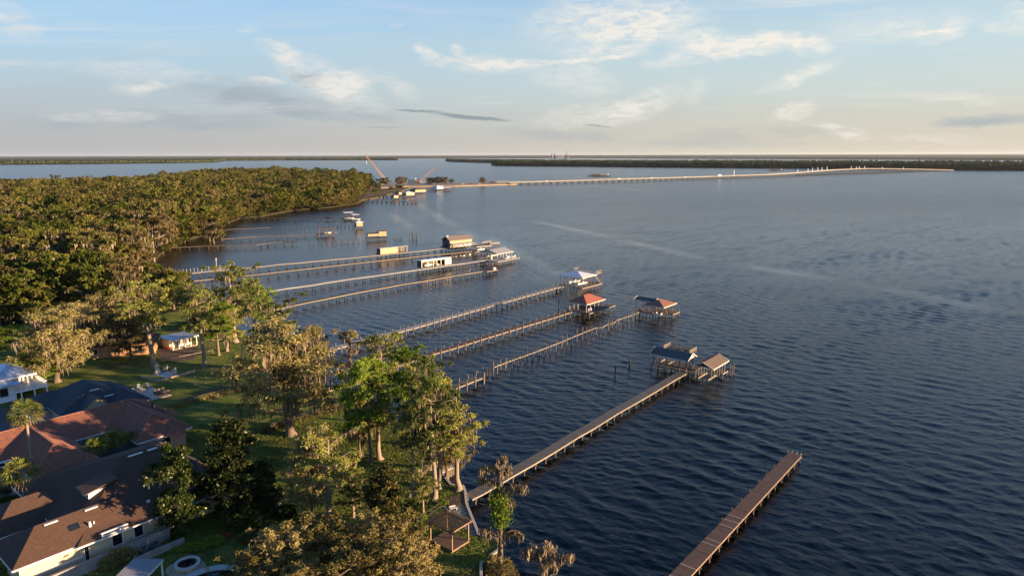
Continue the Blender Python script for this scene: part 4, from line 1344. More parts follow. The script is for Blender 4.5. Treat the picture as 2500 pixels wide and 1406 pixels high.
MB().slab([F9(-1, -W9 - 1, 2.0), F9(L9 + 1.5, -W9 - 1, 2.0), F9(L9 + 1.5, 3.2, 2.0), F9(-1, 3.2, 2.0)], .3).build('floor_deck', M_WOOD_GREY, t9)
railing(t9, [F9(1, 3.1, 2), F9(L9 + 1.4, 3.1, 2)], 1.0, 1.4, M_TRIM)
railing(t9, [F9(-.9, -W9, 2), F9(-.9, 3.0, 2)], 1.0, 1.4, M_PILE_D)
for i in range(8):
    for k in (-W9, -2.5, 2.8): piling(t9, F9(-.6 + i * 2.3, k, 0), -1, 1.75, .15, M_PILE_D)
MB().box(F9(.8, -W9 / 2, E9 + 2.2), (.8, .6, .6), F9.a).build('roof_vent', M_WHITE, t9)

a9, b9 = P(932, 622, Z9), P(999, 615, Z9)
F9s = Frame(math.atan2(*((b9 - a9).yx)), (a9.x, a9.y))
ls = (b9 - a9).length
t9s = thing('boat_shed', 'narrow shed of lit tan boards with an open framed bay, beside the greyish dock', 'boathouse', a9)
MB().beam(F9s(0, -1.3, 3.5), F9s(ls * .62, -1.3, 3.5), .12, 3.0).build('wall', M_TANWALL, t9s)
MB().beam(F9s(0, -1.4, 3.4), F9s(0, -5, 3.4), .12, 2.9).beam(F9s(0, -5, 3.4), F9s(ls, -5, 3.4), .12, 2.9).build('back_wall', M_SHADEWALL, t9s)
MB().slab([F9s(-.4, -1.0, 5.15), F9s(ls, -1.0, 5.15), F9s(ls, -5.3, 4.9), F9s(-.4, -5.3, 4.9)], .14).build('roof', M_GREYMETAL, t9s)
fb = MB()
for f in (.65, .75, .85, .95, .99): fb.box(F9s(ls * f, -1.3, 3.5), (.16, .16, 3.0), F9s.a)
fb.build('post', M_TANWALL, t9s)
MB().slab([F9s(-1, -1, 2), F9s(ls, -1, 2), F9s(ls, -5.3, 2), F9s(-1, -5.3, 2)], .2).build('floor_deck', M_WOOD_GREY, t9s)
for i in range(7):
    for k in (-1.2, -5): piling(t9s, F9s(i * ls / 6, k, 0), -1, 1.8, .15, M_PILE_D)

# cove huts
def hut(label, x0, x1, yb, zb, h, depth, m_wall, m_roof, ang=.12, roof_rise=0.0, open_front=False, over=.6, name='hut', zw=1.8):
    a_, b_ = P(x0, yb, 0), P(x1, yb - (x1 - x0) * .05, 0)
    f = Frame(math.atan2(*((b_ - a_).yx)), (a_.x, a_.y))
    l_ = (b_ - a_).length
    t = thing(name, label, 'boathouse', a_)
    if not open_front:
        MB().prism([f(0, 0, 0)[:2], f(l_, 0, 0)[:2], f(l_, -depth, 0)[:2], f(0, -depth, 0)[:2]], zb, zb + h).build('wall', m_wall, t)
    pl, cor, rd = roof_polys(f, -over, l_ + over, -depth - over, over, zb + h + .01, max(roof_rise, .02), 's', roof_rise > .3)
    rb = MB()
    for k, q in pl:
        if k != 'gable': rb.slab(q, .14, random.random())
    rb.build('roof', m_roof, t)
    MB().slab([f(-.8, .8, zw), f(l_ + .8, .8, zw), f(l_ + .8, -depth - .8, zw), f(-.8, -depth - .8, zw)], .2).build('floor_deck', M_WOOD_DARK, t)
    n = max(3, int(l_ / 2.2))
    for i in range(n + 1):
        for k in (.2, -depth - .2):
            piling(t, f(i * l_ / n, k, 0), -1, (zb + h) if open_front and i % 2 == 0 else zw, .16, M_PILE if open_front else M_PILE_D)
    return t, f, l_


hut('windowless tan board hut on stilts with a dark flat roof in two steps', 899, 925, 589, 3.0, 1.6, 4.5, M_TANWALL, M_BROWNSH)
hut('taller tan board hut on stilts joined to the lower two step hut', 925.5, 944, 587.6, 2.7, 3.2, 4.5, M_TANWALL, M_BROWNSH)
t11, f11, l11 = hut('open shelter with brown flat roof and orange gear on the thin plank pier', 779, 815, 579, 1.8, 3.6, 5, M_TANWALL, M_BROWNSH, open_front=True, name='shelter')
for i, c in enumerate((M_BEAM, M_TRIM)): MB().box(f11(l11 * (.5 + .25 * i), -1.5, 2.4), (l11 * .2, 1.5, .9), f11.a).build('gear_stack', c, t11)
railing(t11, [f11(l11 + .3, .5, 1.8), f11(l11 + 2.5, .5, 1.8)], 1.2, 1.0, M_BEAM)
hut('little hut with white hipped roof at the end of a row of bare pilings', 871, 886, 560, 2.0, 3.0, 6, M_TANWALL, M_WHITEROOF, roof_rise=1.0)
hut('open boat shelter with a flat white roof on the straight dark pier', 843, 862, 537, 1.9, 4.1, 6, M_TANWALL, M_WHITEROOF, open_front=True, name='shelter')
hut('lower white canopy right of the flat white roofed shelter', 862, 876, 538, 1.8, 2.8, 6, M_TANWALL, M_WHITEROOF, open_front=True, name='shelter')
boat(P(853, 535, 1.2), .05, 7.5, 'white boat under the flat white roofed shelter', canopy=False)
boat(P(869, 537.5, .9), .05, 7.0, 'white boat under the lower white canopy')
cn = thing('canoe', 'dark purple canoe lying across the straight pier', 'canoe', P(803, 534, 1.9))
q = P(803, 533.5, 1.95)
vs = []
M_PURPLE = mat('purple_hull', (0.10, 0.04, 0.09), tint=False)
for x, w in ((-3.4, .05), (-1.6, .55), (0, .7), (1.6, .55), (3.4, .05)):
    vs += [(q.x + x, q.y - w, q.z + .9), (q.x + x, q.y, q.z + .05 + (0.35 if abs(x) > 3 else 0)), (q.x + x, q.y + w, q.z + .9)]
MB().add(vs, [(i * 3 + k, i * 3 + k + 1, i * 3 + k + 4, i * 3 + k + 3) for i in range(4) for k in range(2)]).build('hull', M_PURPLE, cn)
MB().box((q.x, q.y, q.z + .75), (.3, 1.3, .06)).box((q.x + 1.5, q.y, q.z + .75), (.3, 1.0, .06)).build('seat', M_BEAM, cn)
# distant dock houses
hut('low platform with posts at the end of the plain dark distant dock', 1006, 1022, 495.5, 1.9, 1.2, 6, M_PILE_D, M_WOOD_DARK, open_front=True, name='platform', over=.2)
hut('tiny yellowish hut at the end of the thin distant dock', 962, 973, 488, 1.9, 3.4, 6, M_TANWALL, M_BROWNSH, roof_rise=.8)
hut('left and lower of the two roofed houses on the pinkish distant dock', 974, 992, 479, 1.9, 3.0, 9, M_TANWALL, M_BROWNSH, roof_rise=1.4)
hut('right and nearer of the two roofed houses on the pinkish distant dock', 992, 1012, 481.5, 1.9, 3.4, 10, M_TANWALL, M_WHITEROOF, roof_rise=1.4)
hut('brown hip roofed dock house, second from farthest along the shore', 1014, 1040, 473, 1.9, 3.2, 12, M_TANWALL, M_BROWNSH, roof_rise=2.2)
hut('long low white roofed dock house, farthest along the shore', 1067, 1082, 465, 1.9, 3.6, 10, M_WHITE, M_WHITEROOF, roof_rise=1.5)
hut('red brown dock house with a lit front beside the farthest white roofed one', 1083, 1104, 467, 1.9, 3.2, 10, mat('red_boards', (0.35, 0.12, 0.07)), M_WHITEROOF, open_front=True, roof_rise=.0, name='shelter')

# ------------------------------------------------------------------ houses
M_TERRA = mat('terracotta_tile', (0.281, 0.098, 0.051), (0.168, 0.062, 0.037), scale=2.0, rough=0.85)
M_TERRA_L = mat('terracotta_cap', (0.272, 0.124, 0.076), (0.208, 0.088, 0.056), scale=2.0, rough=0.85)
M_ASPH = mat('brown_asphalt_shingle', (0.125, 0.058, 0.032), (0.069, 0.036, 0.022), scale=4.0, rough=0.95)
M_ASPHB = mat('charcoal_shingle', (0.060, 0.066, 0.072), (0.040, 0.044, 0.050), scale=4.0, rough=0.95)
M_STUCCO = mat('tan_stucco', (0.46, 0.34, 0.24), (0.40, 0.29, 0.20), scale=0.6, bump=.2)
M_STUCCOY = mat('cream_stucco', (0.56, 0.46, 0.31), (0.48, 0.39, 0.26), scale=0.6, bump=.2)
M_OLDWALL = mat('stained_grey_render', (0.34, 0.31, 0.28), (0.16, 0.14, 0.13), scale=1.2, stretch=(1, 1, .25))
M_WTRIM = mat('white_trim', (0.70, 0.67, 0.62), (0.62, 0.58, 0.54), scale=1.0)
M_METALROOF = mat('white_metal_roof', (0.52, 0.53, 0.56), (0.44, 0.46, 0.50), scale=0.5, rough=0.35, metal=0.5)
M_SCREEN = mat('pool_screen', (0.020, 0.022, 0.028), (0.012, 0.014, 0.018), scale=2.0, rough=0.7, tint=False)
M_ASPHALT = mat('asphalt', (0.060, 0.058, 0.062), (0.085, 0.082, 0.085), scale=1.5, tint=False, rough=0.95)
M_PAVER = mat('pale_paver', (0.52, 0.48, 0.46), (0.42, 0.39, 0.37), scale=2.0)
M_STONE = mat('sand_stone', (0.44, 0.34, 0.22), (0.30, 0.23, 0.15), scale=2.0)
M_MULCH = mat('brown_mulch', (0.075, 0.042, 0.028), (0.050, 0.030, 0.022), scale=2.0, tint=False, rough=1.0)
M_POOLW = mat('dark_pool_water', (0.006, 0.010, 0.016), rough=0.05, tint=False)
M_STEEL = mat('grey_steel', (0.25, 0.25, 0.26), rough=0.4, tint=False, metal=0.7)


def tiles(mb, poly, course, width, barrel, lift=0.04, jit=0.012):
    """Courses of separate tiles laid over a roof plane."""
    P0 = Vector(poly[0])
    n = Vector((0, 0, 0))
    for i in range(1, len(poly) - 1): n += (Vector(poly[i]) - P0).cross(Vector(poly[i + 1]) - P0)
    n.normalize()
    if n.z < 0: n = -n
    u = Vector((0, 0, 1)).cross(n)
    if u.length < 1e-4: return
    u.normalize(); v = n.cross(u)
    if v.z < 0: v = -v; u = -u
    q = [((Vector(p) - P0).dot(u), (Vector(p) - P0).dot(v)) for p in poly]
    v0, v1 = min(y for _, y in q), max(y for _, y in q)
    r = random.random
    k = 0
    y = v0
    while y < v1:
        ym = y + course * .5
        xs = []
        for i in range(len(q)):
            (xa, ya), (xb, yb) = q[i], q[(i + 1) % len(q)]
            if (ya - ym) * (yb - ym) < 0: xs.append(xa + (xb - xa) * (ym - ya) / (yb - ya))
        xs.sort()
        if len(xs) >= 2:
            x0, x1 = xs[0], xs[-1]
            c = max(1, int((x1 - x0) / width))
            w = (x1 - x0) / c
            for i in range(c):
                xa = x0 + i * w + (0 if barrel else (0.5 * w if k % 2 and c > 1 else 0) * 0)
                xb = xa + w * .96
                d = lift + (r() - .5) * jit
                if barrel:
                    xm = (xa + xb) / 2
                    pts = [(xa, y, d * .3), (xa + w * .25, y, d * 1.7), (xb - w * .25, y, d * 1.7), (xb, y, d * .3),
                           (xa, y + course * 1.06, .01), (xa + w * .25, y + course * 1.06, d * 1.0), (xb - w * .25, y + course * 1.06, d * 1.0), (xb, y + course * 1.06, .01)]
                    fs = [(0, 1, 5, 4), (1, 2, 6, 5), (2, 3, 7, 6), (0, 3, 2, 1)]
                else:
                    pts = [(xa, y, d), (xb, y, d), (xb, y + course * 1.05, .008), (xa, y + course * 1.05, .008), (xa, y, 0), (xb, y, 0)]
                    fs = [(0, 1, 2, 3), (4, 5, 1, 0)]
                mb.add([P0 + u * a + v * b + n * c_ for a, b, c_ in pts], fs, r())
        y += course; k += 1


def hip_custom(fr, s0, s1, t0, t1, ze, zr, r0, r1, ridge='s', rm=None):
    if ridge == 's':
        tm = rm if rm is not None else (t0 + t1) / 2
        a, b, c, d = fr(s0, t0, ze), fr(s1, t0, ze), fr(s1, t1, ze), fr(s0, t1, ze)
        e, f = fr(r0, tm, zr), fr(r1, tm, zr)
    else:
        sm = rm if rm is not None else (s0 + s1) / 2
        a, b, c, d = fr(s1, t0, ze), fr(s1, t1, ze), fr(s0, t1, ze), fr(s0, t0, ze)
        e, f = fr(sm, r0, zr), fr(sm, r1, zr)
    return [[a, b, f, e], [b, c, f], [c, d, e, f], [d, a, e]], (a, b, c, d), (e, f)


def house_roof(t, fr, rects, m, course, width, barrel, fascia_m, cap_m=None):
    rb, tb, fb, cb = MB(), MB(), MB(), MB()
    for args in rects:
        pl, cor, rd = hip_custom(fr, *args)
        for q in pl:
            rb.slab(q, .12)
            tiles(tb, [p + Vector((0, 0, .012)) for p in q], course, width, barrel)
        for i in range(4):
            fb.beam(cor[i] - Vector((0, 0, .16)), cor[(i + 1) % 4] - Vector((0, 0, .16)), .14, .2, random.random())
        if cap_m:
            a, b, c, d = cor; e, f = rd
            ends = [(a, e), (d, e), (b, f), (c, f), (e, f)]
            for p, q in ends:
                ln = (q - p).length; k = max(1, int(ln / .42))
                for i in range(k):
                    cb.beam(p.lerp(q, i / k) + Vector((0, 0, .07)), p.lerp(q, (i + .96) / k) + Vector((0, 0, .09)), .26, .10, random.random())
    ro = rb.build('roof', m, t)
    tb.build('roof_tile' if barrel else 'roof_shingle', m, ro, kind='stuff')
    fb.build('fascia', fascia_m, t)
    if cap_m: cb.build('ridge_tile', cap_m, ro, kind='stuff')
    return ro


def wall_box(mb, fr, s0, s1, t0, t1, z0, z1):
    mb.prism([fr(s0, t0, 0)[:2], fr(s1, t0, 0)[:2], fr(s1, t1, 0)[:2], fr(s0, t1, 0)[:2]], z0, z1)


def window(t, fr, axis, at, u0, u1, z0, z1, out=1, m_frame=None, m_pane=None, bars=0, name='window'):
    """A framed window standing 2-8 cm proud of a wall; axis 't' = wall at constant t, 's' = wall at constant s."""
    m_frame = m_frame or M_WTRIM; m_pane = m_pane or M_GLASSD
    f = MB()
    def W(u, z, o): return fr(u, at + out * o, z) if axis == 't' else fr(at + out * o, u, z)
    w = .14
    for (a, b) in (((u0, z0), (u1, z0)), ((u0, z1), (u1, z1))): f.beam(W(a[0] - w, a[1], .05), W(b[0] + w, b[1], .05), .12, w)
    for u in (u0, u1): f.beam(W(u, z0 - w / 2, .05), W(u, z1 + w / 2, .05), w, .12, up=(fr.A[0], fr.A[1], 0) if axis == 't' else (fr.N[0], fr.N[1], 0))
    for i in range(bars):
        u = u0 + (u1 - u0) * (i + 1) / (bars + 1)
        f.beam(W(u, z0, .04), W(u, z1, .04), .06, .08, up=(fr.A[0], fr.A[1], 0))
    fo = f.build(name, m_frame, t)
    MB().add([W(u0, z0, .025), W(u1, z0, .025), W(u1, z1, .025), W(u0, z1, .025)], [(0, 1, 2, 3)]).build('pane', m_pane, fo)
    return fo


# --- house 1: brown shingles, cream walls
h1 = thing('house', 'cream walled house with brown shingle roofs and a grey garden wall, lowest on the lawn', 'house', G(30, -96, ZL))
wb = MB()
wall_box(wb, G, 19.6, 32, -99.0, -91.9, ZL, 4.45)
wall_box(wb, G, 27.0, 46.2, -115, -91.7, ZL, 4.40)
wall_box(wb, G, 19.8, 28, -109.8, -101.9, ZL, 4.1)
wb.build('wall', M_STUCCOY, h1)
house_roof(h1, G, [(18.8, 34.0, -99.8, -91.0, 4.5, 6.9, 22.6, 32.0, 's'), (25.4, 47.0, -116, -90.4, 4.52, 9.2, 36.0, 41.4, 's'), (19.0, 29.0, -110.5, -101.2, 4.2, 6.6, 23, 26, 's')], M_ASPH, .16, .33, False, M_WTRIM)
for (u, t_, z, l) in ((24.2, -94.9, 6.66, 1.5), (28.8, -94.9, 6.66, 1.5), (37.6, -102.3, 8.95, 2.0), (40.3, -102.3, 8.95, 2.0)):
    MB().beam(G(u - l / 2, t_, z + .13), G(u + l / 2, t_, z + .13), .34, .12).build('ridge_vent', M_WTRIM, h1)
MB().slab([G(25.6, -93.8, 6.02 + .1), G(26.8, -93.8, 6.02 + .1), G(26.8, -93.0, 5.58 + .1), G(25.6, -93.0, 5.58 + .1)], .14).build('skylight', M_GLASSD, h1)
MB().tube([G(27.8, -92.8, 5.4), G(27.8, -92.8, 6.1)], [.2, .13], 8).tube([G(28.3, -92.9, 5.4), G(28.3, -92.9, 5.9)], [.08, .08], 6).build('vent_pipe', M_WTRIM, h1)
MB().box(G(36.4, -96.2, 6.75), (.35, .35, .3), G.a).box(G(35.2, -93.2, 5.7), (.4, .3, .3), G.a).box(G(37, -95.8, 6.75), (.12, .12, .4), G.a).build('roof_vent', M_WTRIM, h1)
c0 = G.st(P(207, 1206, 7.6))
dm = MB(); wall_box(dm, G, c0[0] + .5, c0[0] + 4, c0[1] - 3, c0[1] - .4, 4.6, 7.45); dmo = dm.build('dormer', M_WTRIM, h1)
MB().slab([G(c0[0], c0[1] - 3.4, 7.52), G(c0[0], c0[1], 7.52), G(c0[0] + 4.2, c0[1], 8.35), G(c0[0] + 4.2, c0[1] - 3.4, 8.35)], .14).build('dormer_roof', M_ASPH, dmo)
for k in (-2.4, -1.1): MB().beam(G(c0[0] + .47, c0[1] + k - .5, 7.0), G(c0[0] + .47, c0[1] + k + .5, 7.0), .05, .6).build('pane', M_GLASSD, dmo)
window(h1, G, 't', -91.9, 26.5, 27.4, ZL + .05, 3.55, 1, name='door')
window(h1, G, 't', -91.7, 29.7, 31.0, 2.05, 3.75)
window(h1, G, 't', -91.7, 32.4, 33.6, 2.05, 3.75)
MB().beam(G(19.4, -91.8, 2.35), G(26.3, -91.8, 2.35), .14, .2).beam(G(19.4, -91.8, 4.1), G(31.8, -91.8, 4.1), .16, .24).build('string_course', M_WTRIM, h1)
# clerestory strip over the eave
MB().beam(G(28.2, -90.5, 5.05), G(31.4, -90.5, 5.05), .3, .12).beam(G(28.2, -90.5, 4.62), G(31.4, -90.5, 4.62), .3, .08).box(G(28.3, -90.5, 4.8), (.12, .3, .5), G.a).box(G(30.4, -90.5, 4.8), (.12, .3, .5), G.a).build('parapet_grille', M_WTRIM, h1)
gw = thing('garden_wall', 'long stained grey garden wall in front of the cream walled house', 'wall', G(28, -89.4, ZL))
MB().beam(G(14, -89.4, ZL + .7), G(35.9, -89.4, ZL + .7), .22, 1.5).beam(G(36, -89.4, ZL + .7), G(36, -91.4, ZL + .7), .22, 1.5).build('wall', M_OLDWALL, gw)
MB().beam(G(14, -89.4, ZL + 1.5), G(36.1, -89.4, ZL + 1.5), .34, .1).build('coping', M_OLDWALL, gw)
for s in (14.5, 21.5, 28.3, 33): MB().box(G(s, -89.25, ZL + .78), (.4, .3, 1.56), G.a).build('pier', M_OLDWALL, gw)
yw = thing('yard_wall', 'low grey wall round the air conditioner corner, bottom left beside the garden wall', 'wall', G(33, -87, ZL))
MB().beam(G(30.6, -89.2, ZL + .45), G(30.6, -86.6, ZL + .45), .2, .9).beam(G(30.6, -86.6, ZL + .45), G(36.6, -86.6, ZL + .45), .2, .9).build('wall', M_OLDWALL, yw)
for i in range(2):
    ac = thing('air_conditioner', 'grey air conditioner box inside the low yard wall, %s one' % ('nearer the house corner' if i else 'beside the open grill'), 'air conditioner', G(32 + i * 1.6, -88, ZL))
    MB().box(G(32 + i * 1.6, -88, ZL + .45), (.9, .9, .9), G.a).build('casing', M_STEEL, ac)
    c = G(32 + i * 1.6, -88, ZL)
    MB().tube([c + Vector((0, 0, .9)), c + Vector((0, 0, .96))], [.36, .36], 14).build('fan_grille', M_MOTOR, ac)

# --- house 2: terracotta tiles round a screened court
h2 = thing('house', 'tan stucco house with terracotta tile roofs round a dark screened court', 'house', G(36, -128, ZL))
wb = MB()
wall_box(wb, G, 14, 53, -137.8, -127.9, ZL, 4.45)
wall_box(wb, G, 44.5, 52.2, -137, -118.6, ZL, 4.40)
wall_box(wb, G, 28.9, 36.6, -137, -117.2, ZL, 4.42)
wb.build('wall', M_STUCCO, h2)
house_roof(h2, G, [(13, 53.8, -138.7, -127.2, 4.5, 7.2, 18, 49.0, 's'), (43.7, 53.0, -138.2, -117.6, 4.48, 7.16, -133.5, -122.3, 't'), (28.1, 37.4, -138.2, -116.3, 4.51, 7.1, -133.5, -121.0, 't')],
           M_TERRA, .40, .33, True, M_WTRIM, M_TERRA_L)
# small barrel roofed bays
for (s, t_, r_) in ((36.0, -116.6, 1.3), (50.0, -118.0, 1.6), (53.0, -127, 1.6)):
    bb = MB()
    n = 9
    for i in range(n):
        a0, a1 = math.pi * i / n, math.pi * (i + 1) / n
        c = G(s, t_, 0)
        rd = 4.7
        bb.slab([(c.x + math.cos(G.a - math.pi + a0) * r_ * 1.25, c.y + math.sin(G.a - math.pi + a0) * r_ * 1.25, 4.35), (c.x + math.cos(G.a - math.pi + a1) * r_ * 1.25, c.y + math.sin(G.a - math.pi + a1) * r_ * 1.25, 4.35), (c.x, c.y, 5.7)], .1, random.random())
    bb.build('bay_roof', M_TERRA, h2)
cg = MB()
cg.slab([G(37.3, -127.4, 4.2), G(43.8, -127.4, 4.2), G(43.8, -118, 3.9), G(37.3, -118, 3.9)], .04)
cgo = cg.build('pool_screen', M_SCREEN, h2)
fb = MB()
for i in range(5): fb.beam(G(37.3 + i * 1.6, -127.4, 4.28), G(37.3 + i * 1.6, -118, 3.98), .07, .1)
for i in range(5): fb.beam(G(37.3, -127.4 + i * 2.3, 4.28 - i * .074), G(43.8, -127.4 + i * 2.3, 4.28 - i * .074), .07, .1)
fb.beam(G(37.4, -118, 3.9), G(37.4, -118, ZL), .1, .1).beam(G(43.7, -118, 3.9), G(43.7, -118, ZL), .1, .1)
fb.build('screen_frame', M_MOTOR, cgo)
window(h2, G, 't', -117.2, 34.9, 35.9, 2.2, 3.6)
window(h2, G, 't', -118.6, 48.2, 49.6, 1.9, 3.6, bars=0)
MB().add([G(47.9, -118.52, 3.6)] + [G(48.9 + 1.05 * math.cos(math.pi - math.pi * i / 10), -118.52, 3.6 + .55 * math.sin(math.pi * i / 10)) for i in range(11)] + [G(49.95, -118.52, 3.6)], [tuple(range(13))]).build('window_arch', M_WTRIM, h2)
gl = MB()
for i in range(5): gl.box(G(24.6 + i * .95, -126.9, 2.9), (.12, .14, 3.2), G.a)
gl.beam(G(24.4, -126.9, 4.35), G(28.6, -126.9, 4.35), .16, .2).beam(G(24.4, -126.9, 3.6), G(28.6, -126.9, 3.6), .14, .12).beam(G(24.4, -126.9, 1.4), G(28.6, -126.9, 1.4), .16, .2)
glo = gl.build('entrance_window', M_WTRIM, h2)
MB().beam(G(24.5, -127.0, 2.9), G(28.5, -127.0, 2.9), .04, 3.1).build('pane', M_GLASSD, glo)
MB().box(G(34.2, -116.7, ZL + .45), (.9, .7, .9), G.a).build('heat_pump', M_WTRIM, h2)
MB().tube([G(31.9, -117.15, 4.3), G(31.9, -117.15, ZL)], [.06, .06], 6).tube([G(36.55, -117.15, 4.3), G(36.55, -117.15, ZL)], [.06, .06], 6).build('downpipe', M_STUCCO, h2)
MB().tube([G(51.2, -128.8, 5.8), G(51.2, -128.8, 7.0)], [.16, .16], 8).build('vent_pipe', M_MOTOR, h2)

# --- house 3: charcoal roof with a tan gable
h3 = thing('house', 'charcoal hip roofed house with a tan gable, behind the terracotta roofs', 'house', G(47, -148, ZL))
wb = MB()
wall_box(wb, G, 40.8, 53.4, -155, -142.6, ZL, 4.45)
wall_box(wb, G, 37.6, 46, -156.4, -149.4, ZL, 4.05)
wb.build('wall', mat('pale_blue_siding', (0.50, 0.50, 0.50), (0.42, 0.42, 0.42), scale=1), h3)
house_roof(h3, G, [(40.0, 54.2, -156, -141.8, 4.5, 7.9, -150.4, -146.8, 't'), (36.9, 47.0, -157.4, -148.4, 4.1, 6.3, 40.8, 43, 's'), (47.5, 55.0, -152.5, -138.6, 4.3, 6.6, -148, -143, 't')],
           M_ASPHB, .16, .33, False, M_STUCCO)
gp = [G(43.4, -141.4, ZL), G(48.8, -141.4, ZL), G(48.8, -141.4, 4.5), G(46.1, -141.4, 6.6), G(43.4, -141.4, 4.5)]
g = MB(); g.add(gp + [p + Vector((-G.N[0] * 4, -G.N[1] * 4, 0)) for p in gp], [(0, 1, 2, 3, 4), (9, 8, 7, 6, 5)] + [(i, 5 + i, 5 + (i + 1) % 5, (i + 1) % 5) for i in range(5)]); g.build('gable_wall', mat('gold_stucco', (0.48, 0.34, 0.19), (0.40, 0.28, 0.16), scale=.6), h3)
for a_, b_ in ((43.0, 46.1), (49.2, 46.1)):
    MB().slab([G(a_, -141.0, 4.35), G(b_, -141.0, 6.75), G(b_, -147.5, 6.75), G(a_, -147.5, 4.35)], .12).build('gable_roof', M_ASPHB, h3)
MB().box(G(41.2, -141.4, 2.6), (.6, .1, .1), G.a).build('lamp_bracket', M_MOTOR, h3)
for u, t_, z in ((47.0, -144.4, 7.0), (49.0, -143, 5.6), (51.0, -141.5, 5.4)):
    MB().beam(G(u - .8, t_, z + .1), G(u + .8, t_, z + .1), .34, .12).build('ridge_vent', M_WTRIM, h3)
MB().beam(G(37.57, -155.6, 2.5), G(37.57, -150.2, 2.5), .06, 2.2).build('garage_door', M_WTRIM, h3)

# --- house 4: white house with metal roof at the left edge
h4 = thing('house', 'white house with pale metal roofs and a columned porch at the left edge', 'house', G(34, -172, ZL))
wb = MB(); wall_box(wb, G, 14, 40.2, -186, -168.8, ZL, 5.2); wb.build('wall', M_WHITE, h4)
pl, cor, rd = hip_custom(G, 13, 41.2, -187, -166.6, 5.25, 9.4, 23, 31, 's')
rb, sm_ = MB(), MB()
for q in pl:
    rb.slab(q, .12)
    n = (Vector(q[1]) - Vector(q[0])).normalized()
rb.build('roof', M_METALROOF, h4)
for i in range(30):
    u = 13.5 + i * .94
    f = min(1, (u - 13) / 10 if u < 23 else (1 if u < 31 else (41.2 - u) / 10.2))
    if f > .08: sm_.beam(G(u, -166.6, 5.30), G(u, -166.6 - 10.2 * f, 5.30 + 4.15 * f), .05, .08)
sm_.build('roof_seam', M_METALROOF, h4)
pl, cor, rd = hip_custom(G, 36.0, 44.2, -179, -168.4, 6.4, 8.2, -175, -172.4, 't')
rb = MB()
for q in pl: rb.slab(q, .12)
rb.build('porch_roof', M_METALROOF, h4)
fb = MB()
for i in range(4): fb.beam(cor[i] - Vector((0, 0, .2)), cor[(i + 1) % 4] - Vector((0, 0, .2)), .16, .26)
fb.build('fascia', M_WTRIM, h4)
for s, t_ in ((43.4, -169.2), (43.4, -172.2), (43.4, -175.4), (41.2, -169.2)): piling(h4, G(s, t_, 0), 3.2, 6.2, .16, M_WHITE, name='column', box=True, ang=G.a)
MB().slab([G(40, -178, 3.2), G(46, -178, 3.2), G(46, -168.2, 3.2), G(40, -168.2, 3.2)], .3).build('porch_deck', M_WHITE, h4)
railing(h4, [G(40.3, -168.3, 3.2), G(45.9, -168.3, 3.2), G(45.9, -177, 3.2)], 1.0, .5, M_WHITE)
for s in (41, 43.4, 45.7): piling(h4, G(s, -168.5, 0), ZL, 2.9, .12, M_WHITE, name='post', box=True, ang=G.a)
window(h4, G, 't', -168.8, 37.3, 38.9, 2.5, 4.4)
window(h4, G, 's', 40.2, -172.5, -171.3, 3.4, 5.6)

# --- cabin
cb = thing('cabin', 'small cream cabin with flat pale metal roof and a post porch on the lawn', 'cabin', G(81, -184, ZL))
wb = MB(); wall_box(wb, G, 78.6, 84.6, -188, -183.0, ZL, 3.75); wb.build('wall', M_CREAM, cb)
MB().slab([G(77.9, -188.8, 3.85), G(85.3, -188.8, 3.85), G(85.6, -180.6, 4.1), G(78.2, -180.6, 4.1)], .14).build('roof', M_METALROOF, cb)
MB().beam(G(78.2, -180.6, 3.98), G(85.6, -180.6, 3.98), .1, .24).build('fascia', M_WTRIM, cb)
MB().slab([G(78.4, -183, ZL + .15), G(85, -183, ZL + .15), G(85, -180.8, ZL + .15), G(78.4, -180.8, ZL + .15)], .2).build('porch_deck', M_STONE, cb)
for i in range(5): piling(cb, G(78.7 + i * 1.6, -181.0, 0), ZL + .1, 3.85, .08, M_WHITE, name='post', box=True, ang=G.a)
for u0, u1, z0 in ((79.2, 80.0, 2.1), (80.6, 81.6, ZL + .2), (82.4, 83.3, ZL + .2), (83.7, 84.3, 2.1)): window(cb, G, 't', -183.0, u0, u1, z0, 3.3)

# --- roofs that show between the trees
def small_house(label, c, ang, L_, W_, h, rise, m_wall, m_roof, hip=True):
    f = Frame(ang, (c.x, c.y))
    t = thing('house', label, 'house', c)
    b = MB(); wall_box(b, f, -L_ / 2, L_ / 2, -W_ / 2, W_ / 2, c.z, c.z + h); b.build('wall', m_wall, t)
    pl, cor, rd = roof_polys(f, -L_ / 2 - .7, L_ / 2 + .7, -W_ / 2 - .7, W_ / 2 + .7, c.z + h + .01, rise, 's', hip)
    rb = MB()
    for k, q in pl:
        if k != 'gable': rb.slab(q, .12)
        else: MB().slab([p + (rd[0] + rd[1] - p * 2).normalized() * .4 for p in q], .02).build('gable_end', m_wall, t)
    rb.build('roof', m_roof, t)
    for s in (-.3, 0, .3): window(t, f, 't', W_ / 2, L_ * s - .6, L_ * s + .6, c.z + 1, c.z + 2.4)
    return t


